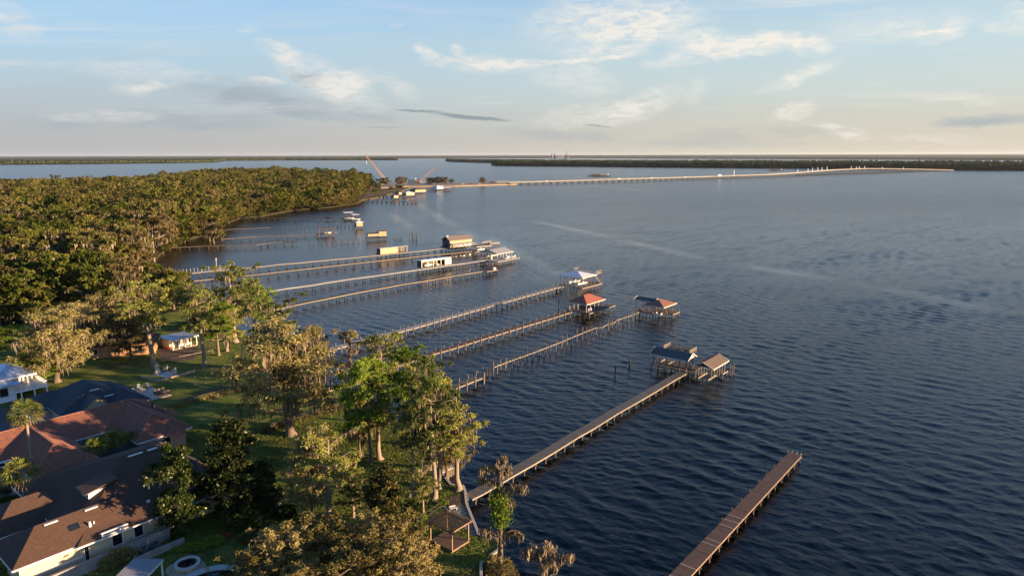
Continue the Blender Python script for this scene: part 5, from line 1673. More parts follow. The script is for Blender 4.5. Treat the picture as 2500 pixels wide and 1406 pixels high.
small_house('tan roofed house half hidden under brownish treetops far left', P(142, 672, ZL) + Vector((0, 0, 6)), R(-8), 15, 10, 3.0, 3.0, M_STUCCO, mat('tan_roof', (0.30, 0.22, 0.15), (0.24, 0.18, 0.12), scale=1))
small_house('pale blue roof patch showing through a gap in the left trees', P(95, 735, ZL) + Vector((0, 0, 1.5)), R(50), 9, 8, 4.2, 1.2, M_WHITE, M_METALROOF)
small_house('house wall coloured pinkish orange by sunlight, low behind the left lawn trees', P(296, 860, ZL), R(20), 17, 8, 3.2, 2.0, mat('sunlit_orange_stucco', (0.52, 0.28, 0.14), (0.42, 0.22, 0.11), scale=.5), M_ASPH)  # orange sunlight is put into the wall colour
pc = thing('porch', 'little white columned porch in a dark gap of the trees at left', 'porch', P(196, 745, ZL))
q = P(196, 745, ZL)
MB().slab([q + Vector((-1.6, -1.2, 3.4)), q + Vector((1.6, -1.2, 3.4)), q + Vector((1.9, 1.2, 3.8)), q + Vector((-1.3, 1.2, 3.8))], .2).build('roof', M_WTRIM, pc)
for dx in (-1.2, 0, 1.2): piling(pc, q + Vector((dx, -1, 0)), q.z, q.z + 3.2, .12, M_WTRIM, name='column')
for x, yb, yt, lb in ((151, 690, 648, 'pale utility pole before the half hidden tan roof'), (219, 742, 702, 'pale utility pole in the dark gap of the left trees')):
    b_ = P(x, yb, ZL); h = height_to(b_, yt)
    o = thing('utility_pole', lb, 'pole', b_)
    MB().tube([b_, b_ + Vector((0, 0, h))], [.16, .1], 7).build('pole', M_WTRIM, o)
    MB().box(b_ + Vector((0, 0, h - .6)), (1.8, .1, .12)).build('cross_arm', M_PILE, o)

# ------------------------------------------------------------------ yard things
structure(MB().prism([P(x, y, ZL)[:2] for x, y in [(-120, 1000), (30, 992), (105, 998), (118, 1012), (60, 1050), (0, 1064), (-160, 1080)]], ZL - .3, ZL + .02).build('driveway', M_ASPHALT))
structure(MB().prism([P(x, y, ZL)[:2] for x, y in [(-60, 1228), (45, 1226), (52, 1240), (20, 1262), (-60, 1268)]], ZL - .3, ZL + .02).build('driveway', M_OLDWALL))  # shade on this paving is put in by the darker grey
structure(MB().prism([P(x, y, ZL)[:2] for x, y in [(-30, 1196), (58, 1176), (62, 1200), (10, 1214), (-30, 1216)]], ZL - .3, ZL + .024).build('path', M_OLDWALL))  # same darker grey paints in the shade here
structure(MB().prism([P(x, y, ZL)[:2] for x, y in [(392, 846), (470, 840), (492, 862), (470, 878), (410, 884), (384, 866)]], ZL - .3, ZL + .03).build('mulch_bed', M_MULCH))
structure(MB().prism([P(x, y, ZL)[:2] for x, y in [(1062, 1218), (1096, 1240), (1140, 1232), (1150, 1262), (1160, 1290), (1168, 1306), (1150, 1306), (1128, 1280), (1108, 1262)]], ZL - .3, ZL + .03).build('shell_path', M_OLDWALL))
patio = thing('patio', 'pale square paved patio beside the charcoal roof', 'patio', P(360, 964, ZL))
pa = [P(303, 954.3, ZL + .1), P(373.5, 945, ZL + .1), P(419, 963.5, ZL + .1), P(346, 983, ZL + .1)]
for i in range(7):
    for j in range(7):
        def bl(u, v): return pa[0].lerp(pa[1], u).lerp(pa[3].lerp(pa[2], u), v)
        g_ = .012
        MB().slab([bl(i / 7 + g_, j / 7 + g_), bl((i + 1) / 7 - g_, j / 7 + g_), bl((i + 1) / 7 - g_, (j + 1) / 7 - g_), bl(i / 7 + g_, (j + 1) / 7 - g_)], .12, random.random()).build('paver', M_PAVER, patio)
MB().slab([p - Vector((0, 0, .02)) for p in pa], .1).build('base', M_STONE, patio)
M_WICKER = mat('grey_blue_wicker', (0.22, 0.26, 0.29), tint=False)
M_DARKWOOD = mat('dark_teak', (0.10, 0.065, 0.045), tint=False)
def table(p, ang, lx, ly, label, m, h=.74):
    t = thing('garden_table', label, 'table', p)
    MB().box(p + Vector((0, 0, h)), (lx, ly, .06), ang).build('tabletop', m, t)
    for x in (-.42, .42):
        for y in (-.4, .4):
            q = p + Vector((math.cos(ang) * lx * x - math.sin(ang) * ly * y, math.sin(ang) * lx * x + math.cos(ang) * ly * y, h / 2 - .02))
            MB().box(q, (.08, .08, h - .04), ang).build('leg', m, t)
tp = P(395, 963, ZL + .1)
table(tp, G.a, 2.6, 1.1, 'dark dining table on the pale patio', M_DARKWOOD)
k = 0
for s in (-.9, 0, .9):
    for o_ in (-.95, .95):
        q = tp + Vector((G.A[0] * s + G.N[0] * o_, G.A[1] * s + G.N[1] * o_, 0))
        chair(q, G.a + (math.pi / 2 if o_ > 0 else -math.pi / 2), 'brown dining chair at the dark table on the pale patio', M_DARKWOOD, 'dining chairs on the pale patio'); k += 1
for x, y, lb in ((342, 952, 'grey blue wicker armchair at the left of the patio lounge set'), (363, 948, 'grey blue wicker armchair standing highest on the patio'), (330, 962, 'grey blue wicker chair at the house edge of the patio')):
    chair(P(x, y, ZL + .1), G.a - 1.2, lb, M_WICKER, None, 1.25)
table(P(349, 955, ZL + .1), G.a, 1.0, .7, 'low tan table between the wicker armchairs', M_STONE, .45)
chair(P(340, 976, ZL + .1), G.a + 1.2, 'tan lounger at the near edge of the patio', M_STONE, None, 1.5)

fire = thing('retaining_wall', 'low sunlit stone edging wall round the upper lawn seating', 'wall', P(392, 930, ZL))
rp = [P(x, y, ZL) for x, y in [(345, 921), (372, 929), (392, 930), (430, 920), (476, 908)]]
for a_, b_ in zip(rp, rp[1:]):
    n = max(1, int((b_ - a_).length / .9))
    for i in range(n):
        MB().beam(a_.lerp(b_, (i + .03) / n) + Vector((0, 0, .22)), a_.lerp(b_, (i + .97) / n) + Vector((0, 0, .22)), .4, .5, random.random()).build('stone', M_STONE, fire)
tr = thing('terrace', 'small pale terrace holding white seats on the upper lawn', 'patio', P(398, 913, ZL))
MB().slab([P(372, 914, ZL + .06), P(392, 903, ZL + .06), P(432, 910, ZL + .06), P(408, 921, ZL + .06)], .12).build('slab', M_PAVER, tr)
for i, (x, y, a_, lb) in enumerate(((386, 914, 0, 'nearest white seat on the small upper terrace'), (404, 904, 3, 'tall white recliner at the back of the small upper terrace'), (424, 910, 2, 'white seat at the right end of the small upper terrace'), (384, 905, 4.5, 'white seat at the back left of the small upper terrace'))):
    chair(P(x, y, ZL + .06), G.a + a_, lb, M_CREAM, None, 1.25)
table(P(395, 910, ZL + .06), G.a, 1.3, .8, 'low dark table between white seats on the upper terrace', M_DARKWOOD, .45)

# white car
def suv(p, ang, label):
    t = thing('parked_car', label, 'car', p)
    ca, sa = math.cos(ang), math.sin(ang)
    def W(x, y, z): return Vector((p.x + x * ca - y * sa, p.y + x * sa + y * ca, p.z + z))
    prof = [(-2.4, .45), (-2.45, .95), (-2.3, 1.1), (-1.95, 1.68), (.35, 1.72), (1.05, 1.12), (2.25, .98), (2.42, .75), (2.4, .42)]
    b = MB()
    n = len(prof)
    def wd(z): return .95 if z < 1.15 else .78
    vs = [W(x, -wd(z), z) for x, z in prof] + [W(x, wd(z), z) for x, z in prof]
    b.add(vs, [tuple(range(n)), tuple(reversed(range(n, 2 * n)))] + [(i, n + i, n + (i + 1) % n, (i + 1) % n) for i in range(n)])
    b.build('body', mat('white_car_paint', (0.75, 0.75, 0.76), rough=.25, tint=False), t)
    for s in (-1, 1):
        MB().add([W(-1.85, .885 * s, 1.16), W(.80, .885 * s, 1.16), W(.30, .80 * s, 1.62), W(-1.8, .80 * s, 1.60)], [(0, 1, 2, 3)]).build('side_window', M_GLASSD, t)
    MB().add([W(.42, -.74, 1.69), W(.42, .74, 1.69), W(1.08, .86, 1.15), W(1.08, -.86, 1.15)], [(0, 1, 2, 3)]).build('windscreen', M_GLASSD, t)
    MB().add([W(-2.02, -.74, 1.62), W(-2.02, .74, 1.62), W(-2.33, .8, 1.14), W(-2.33, -.8, 1.14)], [(0, 1, 2, 3)]).build('rear_window', M_GLASSD, t)
    for x in (-.9, -.1): MB().box(W(x, 0, 1.725), (.6, .9, .02), ang).build('sunroof', M_GLASSD, t)
    for x in (-1.5, 1.5):
        for y in (-.93, .93):
            w_ = Vector((-sa, ca, 0)) * .12
            q = W(x, y, .37)
            wo = MB().tube([q - w_, q + w_], [.37, .37], 16).build('wheel', M_TYRE, t)
            MB().tube([q - w_ * 1.08, q + w_ * 1.08], [.22, .22], 12).build('rim', M_STEEL, wo)
    for y in (-.7, .7):
        MB().box(W(2.38, y, .82), (.1, .35, .16), ang).build('headlight', M_PAVER, t)
        MB().box(W(-2.4, y, .95), (.1, .25, .3), ang).build('tail_light', M_REDROOF, t)
suv(G(38.6, -158.4, ZL + .03), G.a + .1, 'white sport utility car parked on the dark driveway by the palm')

# shelter with ribbed roof, spa and pool
sh = thing('patio_shelter', 'shelter with ribbed grey metal roof below the garden wall at the bottom edge', 'shelter', P(340, 1400, ZL))
A0, B0, C0, D0 = P(328, 1363, 3.9), P(398, 1363.5, 3.9), P(352, 1412, 3.9), P(280, 1410, 3.9)
dA, dB = D0 + (D0 - A0) * .8, C0 + (C0 - B0) * .8
MB().slab([A0, B0, dB, dA], .08).build('roof', M_GREYMETAL, sh)
rb = MB()
for i in range(15): rb.beam(A0.lerp(B0, i / 14) + Vector((0, 0, .03)), dA.lerp(dB, i / 14) + Vector((0, 0, .03)), .07, .06)
rb.build('roof_rib', M_GREYMETAL, sh)
for q in (A0, B0, dA, dB):
    c = q.lerp((A0 + dB) / 2, .06); piling(sh, c, ZL, 3.8, .08, M_WTRIM, name='post', box=True)
MB().beam(B0 - Vector((0, 0, .14)), dB - Vector((0, 0, .14)), .1, .2).build('fascia', M_WTRIM, sh)

pool = thing('swimming_pool', 'dark swimming pool with a curved stone rim at the bottom edge', 'pool', P(520, 1400, ZL))
cp = P(525, 1425, ZL)
ring_o, ring_i = [], []
for i in range(25):
    a_ = math.pi * (0.02 + 1.02 * i / 24)
    ring_o.append(Vector((cp.x + 4.6 * math.cos(a_), cp.y + 3.9 * math.sin(a_), ZL + .14)))
    ring_i.append(Vector((cp.x + 3.5 * math.cos(a_), cp.y + 2.8 * math.sin(a_), ZL + .14)))
for i in range(24):
    MB().slab([ring_o[i].lerp(ring_o[i + 1], .03), ring_i[i].lerp(ring_i[i + 1], .03), ring_i[i].lerp(ring_i[i + 1], .97), ring_o[i].lerp(ring_o[i + 1], .97)], .2, random.random()).build('coping_stone', M_PAVER if i % 5 else M_STONE, pool)
MB().prism([(p.x, p.y) for p in ring_i] + [(cp.x - 3.5, cp.y - 5), (cp.x + 3.4, cp.y - 5)], ZL - .2, ZL + .05).build('pool_water', M_POOLW, pool)
spa = thing('spa_tub', 'round raised spa with a white rim beside the dark pool', 'spa', P(457, 1371, ZL))
cs = P(457, 1372, ZL + .55)
n = 22
sb, wbm = MB(), MB()
for i in range(n):
    a0, a1 = 2 * math.pi * i / n, 2 * math.pi * (i + 1) / n
    def rp_(r, a, z): return (cs.x + r * math.cos(a), cs.y + r * math.sin(a), z)
    sb.slab([rp_(1.55, a0, cs.z), rp_(1.55, a1, cs.z), rp_(1.15, a1, cs.z), rp_(1.15, a0, cs.z)], .12, random.random())
    wbm.slab([rp_(1.5, a0, cs.z - .12), rp_(1.5, a1, cs.z - .12), rp_(1.2, a1, cs.z - .12), rp_(1.2, a0, cs.z - .12)], .7, random.random())
sb.build('rim', M_PAVER, spa); wbm.build('side_wall', M_STONE, spa)
MB().prism([rp_(1.22, 2 * math.pi * i / n, 0)[:2] for i in range(n)], ZL, cs.z - .16).build('spa_water', M_POOLW, spa)
MB().prism([(cs.x + 2.4 * math.cos(.3 * i), cs.y + 1.9 * math.sin(.3 * i) - .5) for i in range(21)], ZL - .1, ZL + .1).build('terrace', M_STONE, spa)

# pergola
pgm = mat('pergola_timber', (0.30, 0.17, 0.095), (0.20, 0.115, 0.07), scale=1.5)
pgd = mat('pergola_shaded_timber', (0.10, 0.065, 0.045), (0.07, 0.046, 0.034), scale=1.5)  # darker copy of the timber: shade painted on members turned from the sun
pgl = thing('pergola', 'timber pergola with a lattice top over a plank floor by the water', 'pergola', G(59.2, -59.1, ZL))
s0, s1, t0, t1 = 57.5, 60.7, -61.3, -57.2
for i in range(20):
    MB().box(G((s0 + s1) / 2, t0 + (t1 - t0) * (i + .5) / 20, ZL + .3), (s1 - s0, (t1 - t0) / 20 - .025, .05), G.a, random.random()).build('floor_plank', M_WOOD_RED, pgl)
fb = MB()
for a_, b_ in (((s0, t1), (s1, t1)), ((s0, t0), (s0, t1)), ((s1, t0), (s1, t1)), ((s0, t0), (s1, t0))): fb.beam(G(*a_, ZL + .17), G(*b_, ZL + .17), .1, .2)
fb.build('floor_frame', pgm, pgl)
for s in (s0 + .05, s1 - .05):
    for t_ in (t0 + .05, t1 - .05): piling(pgl, G(s, t_, 0), ZL, 4.1, .075, pgm, name='post', box=True, ang=G.a)
for s in (s0, s1): MB().beam(G(s, t0 - .4, 4.2), G(s, t1 + .4, 4.2), .08, .24).build('side_beam', pgd, pgl)
for t_ in (t0, t1): MB().beam(G(s0 - .4, t_, 4.19), G(s1 + .4, t_, 4.19), .1, .26).build('main_beam', pgm, pgl)
for i in range(13):
    t_ = t0 - .3 + (t1 - t0 + .6) * i / 12
    MB().beam(G(s0 - .5, t_, 4.42), G(s1 + .5, t_, 4.42), .06, .16).build('rafter', pgm if i == 12 else pgd, pgl)  # outermost rafter takes the lit tone, the rest the shaded one
for i in range(12):
    s = s0 - .35 + (s1 - s0 + .7) * i / 11
    MB().beam(G(s, t0 - .45, 4.535), G(s, t1 + .45, 4.535), .07, .06).build('batten', pgd, pgl)

# seawall and old bulkheads
sw = thing('seawall', 'low pale concrete seawall zigzagging along the lawn edge', 'wall', P(1139, 1231, ZL))
sp = [P(x, y, ZL) for x, y in [(1175, 1600), (1175, 1406), (1174, 1376), (1218, 1342), (1217, 1318), (1169, 1306), (1139, 1231), (1136, 1202), (1131, 1187), (1101, 1184), (1079, 1157), (1044, 1100), (1008, 1058)]]
for a_, b_ in zip(sp, sp[1:]):
    MB().beam(a_ + Vector((0, 0, .1)), b_ + Vector((0, 0, .1)), .38, .22, random.random()).build('cap', M_CONC, sw)
    MB().beam(a_ - Vector((0, 0, .9)), b_ - Vector((0, 0, .9)), .14, 1.8, random.random()).build('face_board', M_PILE, sw)
    n = max(1, int((b_ - a_).length / 1.6))
    for i in range(n): MB().box(a_.lerp(b_, (i + .5) / n) - Vector((-.1, .1, .75)), (.2, .2, 1.7)).build('pile', M_PILE, sw)
for (xa, ya, xb, yb, lb) in ((1017, 1150, 1093, 1114, 'upper sunlit timber jetty wall on short piles below the cypress cluster'), (1076, 1153, 1114, 1136, 'lower sunlit timber jetty wall on short piles, shorter one')):
    a_, b_ = P(xa, ya, ZL), P(xb, yb, ZL)
    t = thing('bulkhead', lb, 'jetty', a_)
    MB().beam(a_ + Vector((0, 0, .1)), b_ + Vector((0, 0, .1)), .8, .16).build('cap', M_CONC, t)
    n = int((b_ - a_).length / .55)
    for i in range(n): MB().box(a_.lerp(b_, (i + .5) / n) + Vector((.2, -.3, -.8)), (.3, .25, 1.6)).build('pile', M_STONE, t)

# fences
def fence(label, pts_, h, step, m, wires=3, mesh=False):
    t = thing('fence', label, 'fence', pts_[0])
    for p, q in zip(pts_, pts_[1:]):
        n = max(1, int((q - p).length / step))
        for i in range(n + 1): MB().box(p.lerp(q, i / n) + Vector((0, 0, h / 2)), (.09, .09, h)).build('post', m, t)
        for k in range(wires):
            MB().beam(p + Vector((0, 0, h * (k + 1) / wires - .05)), q + Vector((0, 0, h * (k + 1) / wires - .05)), .04, .07).build('rail', m, t)
        if mesh:
            b = MB()
            n = int((q - p).length / .3)
            for i in range(n): b.beam(p.lerp(q, i / n) + Vector((0, 0, .05)), p.lerp(q, i / n) + Vector((0, 0, h)), .02, .02)
            b.build('picket', m, t)
fence('thin brown post fence across the middle lawn, upper left one', [P(x, y, ZL) for x, y in [(405, 1000), (460, 985), (530, 968), (600, 948)]], 1.2, 2.2, M_PILE, 2)
fence('low timber rail fence beside the big cypress trunk', [P(x, y, ZL) for x, y in [(640, 1056), (700, 1037), (770, 1014), (845, 994)]], 1.2, 2.2, M_PILE, 3)
fence('dark metal picket fence behind the pergola', [P(x, y, ZL) for x, y in [(1018, 1284), (1046, 1266), (1076, 1246)]], 1.3, 1.8, M_PILE_D, 2, True)
fence('thin pale fence line between the lawn and the far left trees', [P(x, y, ZL) for x, y in [(420, 882), (470, 872), (520, 862)]], .9, 3.0, M_STONE, 1)
# swing frame
sg = thing('swing', 'little wooden swing seat hanging under the cypress cluster', 'swing', P(895, 1118, ZL))
q = P(895, 1119, ZL)
MB().box(q + Vector((0, 0, .6)), (1.4, .4, .06), .5).build('seat', M_WOOD_RED, sg)
for dx in (-.6, .6): MB().tube([q + Vector((dx * .88, dx * .48, .6)), q + Vector((dx * .8, dx * .44, 4.5))], [.025, .025], 4).build('rope', M_STONE, sg)
# red chair pair
for i, (x, y) in enumerate(((664, 1258), (676, 1252))):
    chair(P(x, y, ZL), 2.2 + i, ('dark red chair' if i == 0 else 'pale chair') + ' in the shaded garden behind the tan scrub', mat('red_paint', (0.28, 0.03, 0.025), tint=False) if i == 0 else M_WHITE, None, 1.3)
hb_ = thing('bird_bath', 'small pale stone bird bath in the dark garden', 'bird bath', P(638, 1275, ZL))
q = P(638, 1275, ZL)
MB().tube([q, q + Vector((0, 0, .7))], [.16, .1], 8).build('stem', M_STONE, hb_); MB().tube([q + Vector((0, 0, .7)), q + Vector((0, 0, .85))], [.2, .42], 12).build('bowl', M_STONE, hb_)
# white lawn box by pergola
bx = thing('bench', 'little white slatted bench between the landing deck and the pergola', 'bench', P(1106, 1243, ZL))
q = P(1106, 1246, ZL)
MB().box(q + Vector((0, 0, .42)), (.9, .3, .06), .4).build('seat', M_PAVER, bx); MB().box(q + Vector((-.1, .18, .62)), (.9, .06, .2), .4).build('backrest', M_PAVER, bx)
for dx in (-.5, .5): MB().box(q + Vector((dx, dx * .4, .2)), (.07, .35, .4), .4).build('leg', M_WHITE, bx)

# ------------------------------------------------------------------ far works: cranes, trestle, barges
M_ORANGE = mat('orange_steel', (0.62, 0.34, 0.16), (0.55, 0.29, 0.13), tint=False, rough=.6)
M_PINKISH = mat('faded_red_steel', (0.50, 0.27, 0.18), (0.44, 0.23, 0.15), tint=False, rough=.6)
M_BARGE = mat('rusty_barge', (0.075, 0.055, 0.045), (0.12, 0.085, 0.06), scale=.2, tint=False)


def crane(label, bx, by, pts_px, m, w=2.0, hook=True):
    base = P(bx, by, 1.6)
    t = thing('crane', label, 'crane', base)
    (x0, y0), (x1, y1) = pts_px
    d = pix(base)[2]
    def at(x, y): return Vector(((x - CX) / FPX * d, base.y, 1.6 + (by - y) * d / FPX))
    a_, b_ = at(x0, y0), at(x1, y1)
    bm = MB()
    dr = (b_ - a_).normalized(); up = Vector((-dr.z, 0, dr.x)); 
    k = int((b_ - a_).length / 3)
    ch = [up * w / 2 + Vector((0, w / 2, 0)), up * w / 2 - Vector((0, w / 2, 0)), -up * w / 2 + Vector((0, w / 2, 0)), -up * w / 2 - Vector((0, w / 2, 0))]
    for c in ch: bm.beam(a_ + c, b_ + c * .6, .5, .5)
    for i in range(k):
        p, q = a_.lerp(b_, i / k), a_.lerp(b_, (i + 1) / k)
        for c, e in ((ch[0], ch[2]), (ch[1], ch[3]), (ch[0], ch[1])): bm.beam(p + c, q + e * .9, .32, .32)
    bm.build('boom', m, t)
    MB().box(base + Vector((0, 0, 3.2)), (8, 4, 3.4)).box(base + Vector((2.5, 0, 5.6)), (2.4, 2, 1.6)).build('cab', m, t)
    MB().box(base + Vector((0, -2.4, .8)), (9, 1.4, 1.5)).box(base + Vector((0, 2.4, .8)), (9, 1.4, 1.5)).build('crawler_track', M_MOTOR, t)
    back = base + Vector((-7 * (1 if x1 > x0 else -1), 0, 12))
    MB().beam(base + Vector((0, 0, 4.8)), back, .6, .6).build('mast', M_STEEL, t)
    MB().tube([back, b_], [.16, .16], 4).tube([back, base + Vector((-6 * (1 if x1 > x0 else -1), 0, 4))], [.16, .16], 4).build('stay_cable', M_STEEL, t)
    if hook:
        hk = b_ - Vector((0, 0, (b_.z - 1.6) * .32))
        MB().tube([b_, hk], [.14, .14], 4).box(hk, (1, 1, 2)).build('hook_cable', M_STEEL, t)
crane('tall orange lattice crane leaning left above the causeway trees', 942, 450, ((940, 436), (897.5, 383)), M_ORANGE)
crane('faded red lattice crane leaning right over the dark trestle', 1024, 447.5, ((1027, 442), (1063, 410)), M_PINKISH, 2.2, False)
crane('little dark crane boom poking above the left wood', 724, 432, ((724, 428), (738, 411)), M_MOTOR, 1.2, False)
tr_ = thing('trestle', 'dark steel trestle frame beside the faded red crane', 'trestle', P(1012, 449, 1.6))
for i in range(7):
    q = P(998 + i * 4, 448.5, 1.6); MB().box(q + Vector((0, 0, 3)), (1, 1, 6)).build('column', M_MOTOR, tr_)
q0, q1 = P(997, 448.5, 1.6), P(1024, 448.5, 1.6)
MB().beam(q0 + Vector((0, 0, 6.2)), q1 + Vector((0, 0, 6.2)), 3, 1.0).beam(q0 + Vector((0, 0, 3.2)), q1 + Vector((0, 0, 3.2)), 3, .6).build('beam', M_MOTOR, tr_)
for (x0, x1, y, lb, tow) in ((1435, 1490, 430.5, 'long dark deck barge anchored beyond the low bridge', True), (1878, 1911, 417.2, 'smaller distant barge beyond the bridge hump approach', False)):
    a_, b_ = P(x0, y, 0), P(x1, y, 0)
    t = thing('barge', lb, 'barge', a_)
    MB().beam(a_ + Vector((0, 0, .9)), b_ + Vector((0, 0, .9)), 12, 2.4).build('hull', M_BARGE, t)
    c = a_.lerp(b_, .35)
    MB().box(c + Vector((0, 0, 3.6)), ((b_ - a_).length * .35, 8, 3.2)).build('deck_load', M_BARGE, t)
    c = a_.lerp(b_, .72)
    MB().box(c + Vector((0, 0, 3.0)), ((b_ - a_).length * .25, 9, 2.0)).build('sand_heap', M_SAND, t)
    c = a_.lerp(b_, .9)
    MB().box(c + Vector((0, 0, 3.6)), (2.5, 3, 3)).tube([c + Vector((0, 0, 5)), c + Vector((0, 0, 9))], [.3, .2], 6).build('deckhouse', M_WHITE, t)
# the strip of road, vehicles and sheds on the causeway
structure(MB().prism([P(x, y, 1.6)[:2] for x, y in [(930, 455), (1110, 451.6), (1250, 449.5), (1250, 448.6), (1110, 450.2), (930, 453)]], 1.2, 1.65).build('causeway_road', M_DECK))
for i, (x, y, w_, h_, m, lb) in enumerate(((1032, 450, 9, 3.5, M_WHITE, 'white site cabin at the foot of the faded red crane'), (1046, 450, 14, 2.5, M_CONC, 'pale stack of beams right of the white site cabin'), (1222, 446.5, 30, 2.6, M_CONC, 'long pale bridge beams stacked at the causeway end'), (1204, 447.5, 12, 2.4, M_BARGE, 'dark spoil boxes beside the stacked bridge beams'), (931, 452, 4, 8, M_CONC, 'left of two pale concrete columns under the orange crane'), (926, 452, 3, 8, M_CONC, 'right of two pale concrete columns under the orange crane'), (889, 441, 4, 9, M_CONC, 'pale concrete column standing in the trees left of the crane'))):
    q = P(x, y, 1.6)
    t = thing('site_cabin' if i == 0 else 'beam_stack' if i in (1, 2) else 'spoil_box' if i == 3 else 'concrete_column', lb, ('cabin', 'beams', 'beams', 'box', 'column', 'column', 'column')[i], q)
    MB().box(q + Vector((0, 0, h_ / 2)), (w_, 4, h_)).build('body', m, t)
    if i == 0:
        for dx in (-2.5, 0, 2.5): MB().box(q + Vector((dx, -2.03, 2)), (1.2, .08, 1.0)).build('window', M_GLASSD, t)
    elif i in (1, 2):
        for k in range(3): MB().box(q + Vector((w_ * .02, -1.4 + 1.4 * k, h_ + .35)), (w_ * .9, .8, .7)).build('beam', m, t)
    else:
        MB().box(q + Vector((0, 0, h_ + .3)), (w_ * 1.2, 4.6, .6)).build('cap', m, t)
for i, x in enumerate((1068, 1090, 1130, 1148, 1171)):
    simple_car(P(x, 450.8, 1.66), Vector((1, 0, 0)), M_CARS[0 if i % 2 == 0 else 1], 'pale vehicle standing on the causeway road' if i % 2 == 0 else 'dark vehicle standing on the causeway road', 'pale vehicles on the causeway' if i % 2 == 0 else 'dark vehicles on the causeway')

# ------------------------------------------------------------------ trees
M_BARK = mat('grey_brown_bark', (0.200, 0.140, 0.095), (0.110, 0.080, 0.058), scale=1.5, rough=.95, stretch=(1, 1, .25), spec=.1)
M_BARKPALE = mat('pale_bark', (0.300, 0.225, 0.155), (0.190, 0.140, 0.100), scale=1.5, rough=.95, stretch=(1, 1, .25), spec=.1)
leaf_mat('cypress_leaf', [(0.066, 0.091, 0.025), (0.155, 0.173, 0.039), (0.266, 0.267, 0.057), (0.379, 0.356, 0.086)])
leaf_mat('oak_leaf', [(0.058, 0.093, 0.016), (0.125, 0.184, 0.023), (0.201, 0.267, 0.036), (0.283, 0.313, 0.050)])
leaf_mat('dull_leaf', [(0.076, 0.072, 0.027), (0.170, 0.149, 0.050), (0.276, 0.229, 0.079), (0.382, 0.315, 0.114)])
leaf_mat('magnolia_leaf', [(0.012, 0.020, 0.006), (0.022, 0.032, 0.009), (0.050, 0.052, 0.014), (0.200, 0.135, 0.040)], gloss=.02, trans=.2)  # last golden tone paints sun glints into the leaves
leaf_mat('bay_leaf', [(0.018, 0.032, 0.008), (0.034, 0.054, 0.012), (0.060, 0.080, 0.018), (0.110, 0.105, 0.030)], gloss=.03)
leaf_mat('scrub_leaf', [(0.140, 0.110, 0.033), (0.245, 0.190, 0.060), (0.349, 0.269, 0.090), (0.435, 0.339, 0.141)])
leaf_mat('moss_strand', [(0.108, 0.089, 0.057), (0.202, 0.158, 0.101), (0.303, 0.228, 0.145)], trans=.25)
leaf_mat('palm_leaf', [(0.072, 0.098, 0.016), (0.143, 0.156, 0.029), (0.247, 0.208, 0.052)], trans=.25)
leaf_mat('dead_palm_leaf', [(0.16, 0.10, 0.045), (0.24, 0.15, 0.07)], trans=.2)
leaf_mat('hedge_leaf', [(0.023, 0.039, 0.010), (0.052, 0.075, 0.016), (0.104, 0.111, 0.026)])
leaf_mat('flower_petal', [(0.25, 0.05, 0.03), (0.40, 0.10, 0.05)], trans=.2)


def cards(C, U, W, tint):
    """Diamond leaf cards from centres, half-length vectors and half-width vectors."""
    V = np.stack([C - U, C + W, C + U, C - W], 1).reshape(-1, 3)
    F = np.arange(len(C) * 4).reshape(-1, 4)
    return V, F, tint


def rand_dirs(r, n):
    v = r.normal(size=(n, 3)); return v / np.linalg.norm(v, axis=1)[:, None]


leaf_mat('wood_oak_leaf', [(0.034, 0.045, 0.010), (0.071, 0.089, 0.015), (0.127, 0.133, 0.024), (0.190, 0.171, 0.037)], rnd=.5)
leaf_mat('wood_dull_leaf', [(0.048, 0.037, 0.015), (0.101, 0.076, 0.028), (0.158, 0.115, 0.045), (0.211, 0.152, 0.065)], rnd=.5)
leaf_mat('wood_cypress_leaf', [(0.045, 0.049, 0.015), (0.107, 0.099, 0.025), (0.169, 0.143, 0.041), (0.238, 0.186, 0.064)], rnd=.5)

KINDS = {
    #           crown from, limb count, clumps/limb, clump r, leaf len, leaf wid, droop, moss density, moss length, leaf mat, dome
    'cypress':  dict(f0=.34, nl=26, nc=4, cr=.80, ln=.26, wd=.10, droop=.5, moss=1.2, ml=1.5, leaf='cypress_leaf', dome='flat', per=185, bark=M_BARKPALE),
    'tall_cypress': dict(f0=.52, nl=22, nc=4, cr=.80, ln=.26, wd=.10, droop=.5, moss=1.1, ml=1.4, leaf='cypress_leaf', dome='flat', per=185, bark=M_BARKPALE),
    'moss_oak': dict(f0=.26, nl=26, nc=5, cr=1.05, ln=.24, wd=.10, droop=.45, moss=1.7, ml=2.2, leaf='dull_leaf', dome='round', per=165, bark=M_BARK),
    'oak':      dict(f0=.32, nl=26, nc=5, cr=1.0, ln=.24, wd=.12, droop=.1, moss=.35, ml=1.0, leaf='oak_leaf', dome='round', per=165, bark=M_BARK),
    'magnolia': dict(f0=.10, nl=30, nc=5, cr=1.0, ln=.26, wd=.14, droop=.1, moss=0, ml=1, leaf='magnolia_leaf', dome='cone', per=190, bark=M_BARK),
    'bay':      dict(f0=.12, nl=26, nc=5, cr=1.0, ln=.26, wd=.14, droop=.1, moss=.12, ml=1.2, leaf='bay_leaf', dome='round', per=190, bark=M_BARK),
    'scrub':    dict(f0=.20, nl=34, nc=5, cr=.55, ln=.17, wd=.085, droop=.1, moss=.3, ml=.7, leaf='scrub_leaf', dome='round', per=80, bark=M_BARKPALE),
}


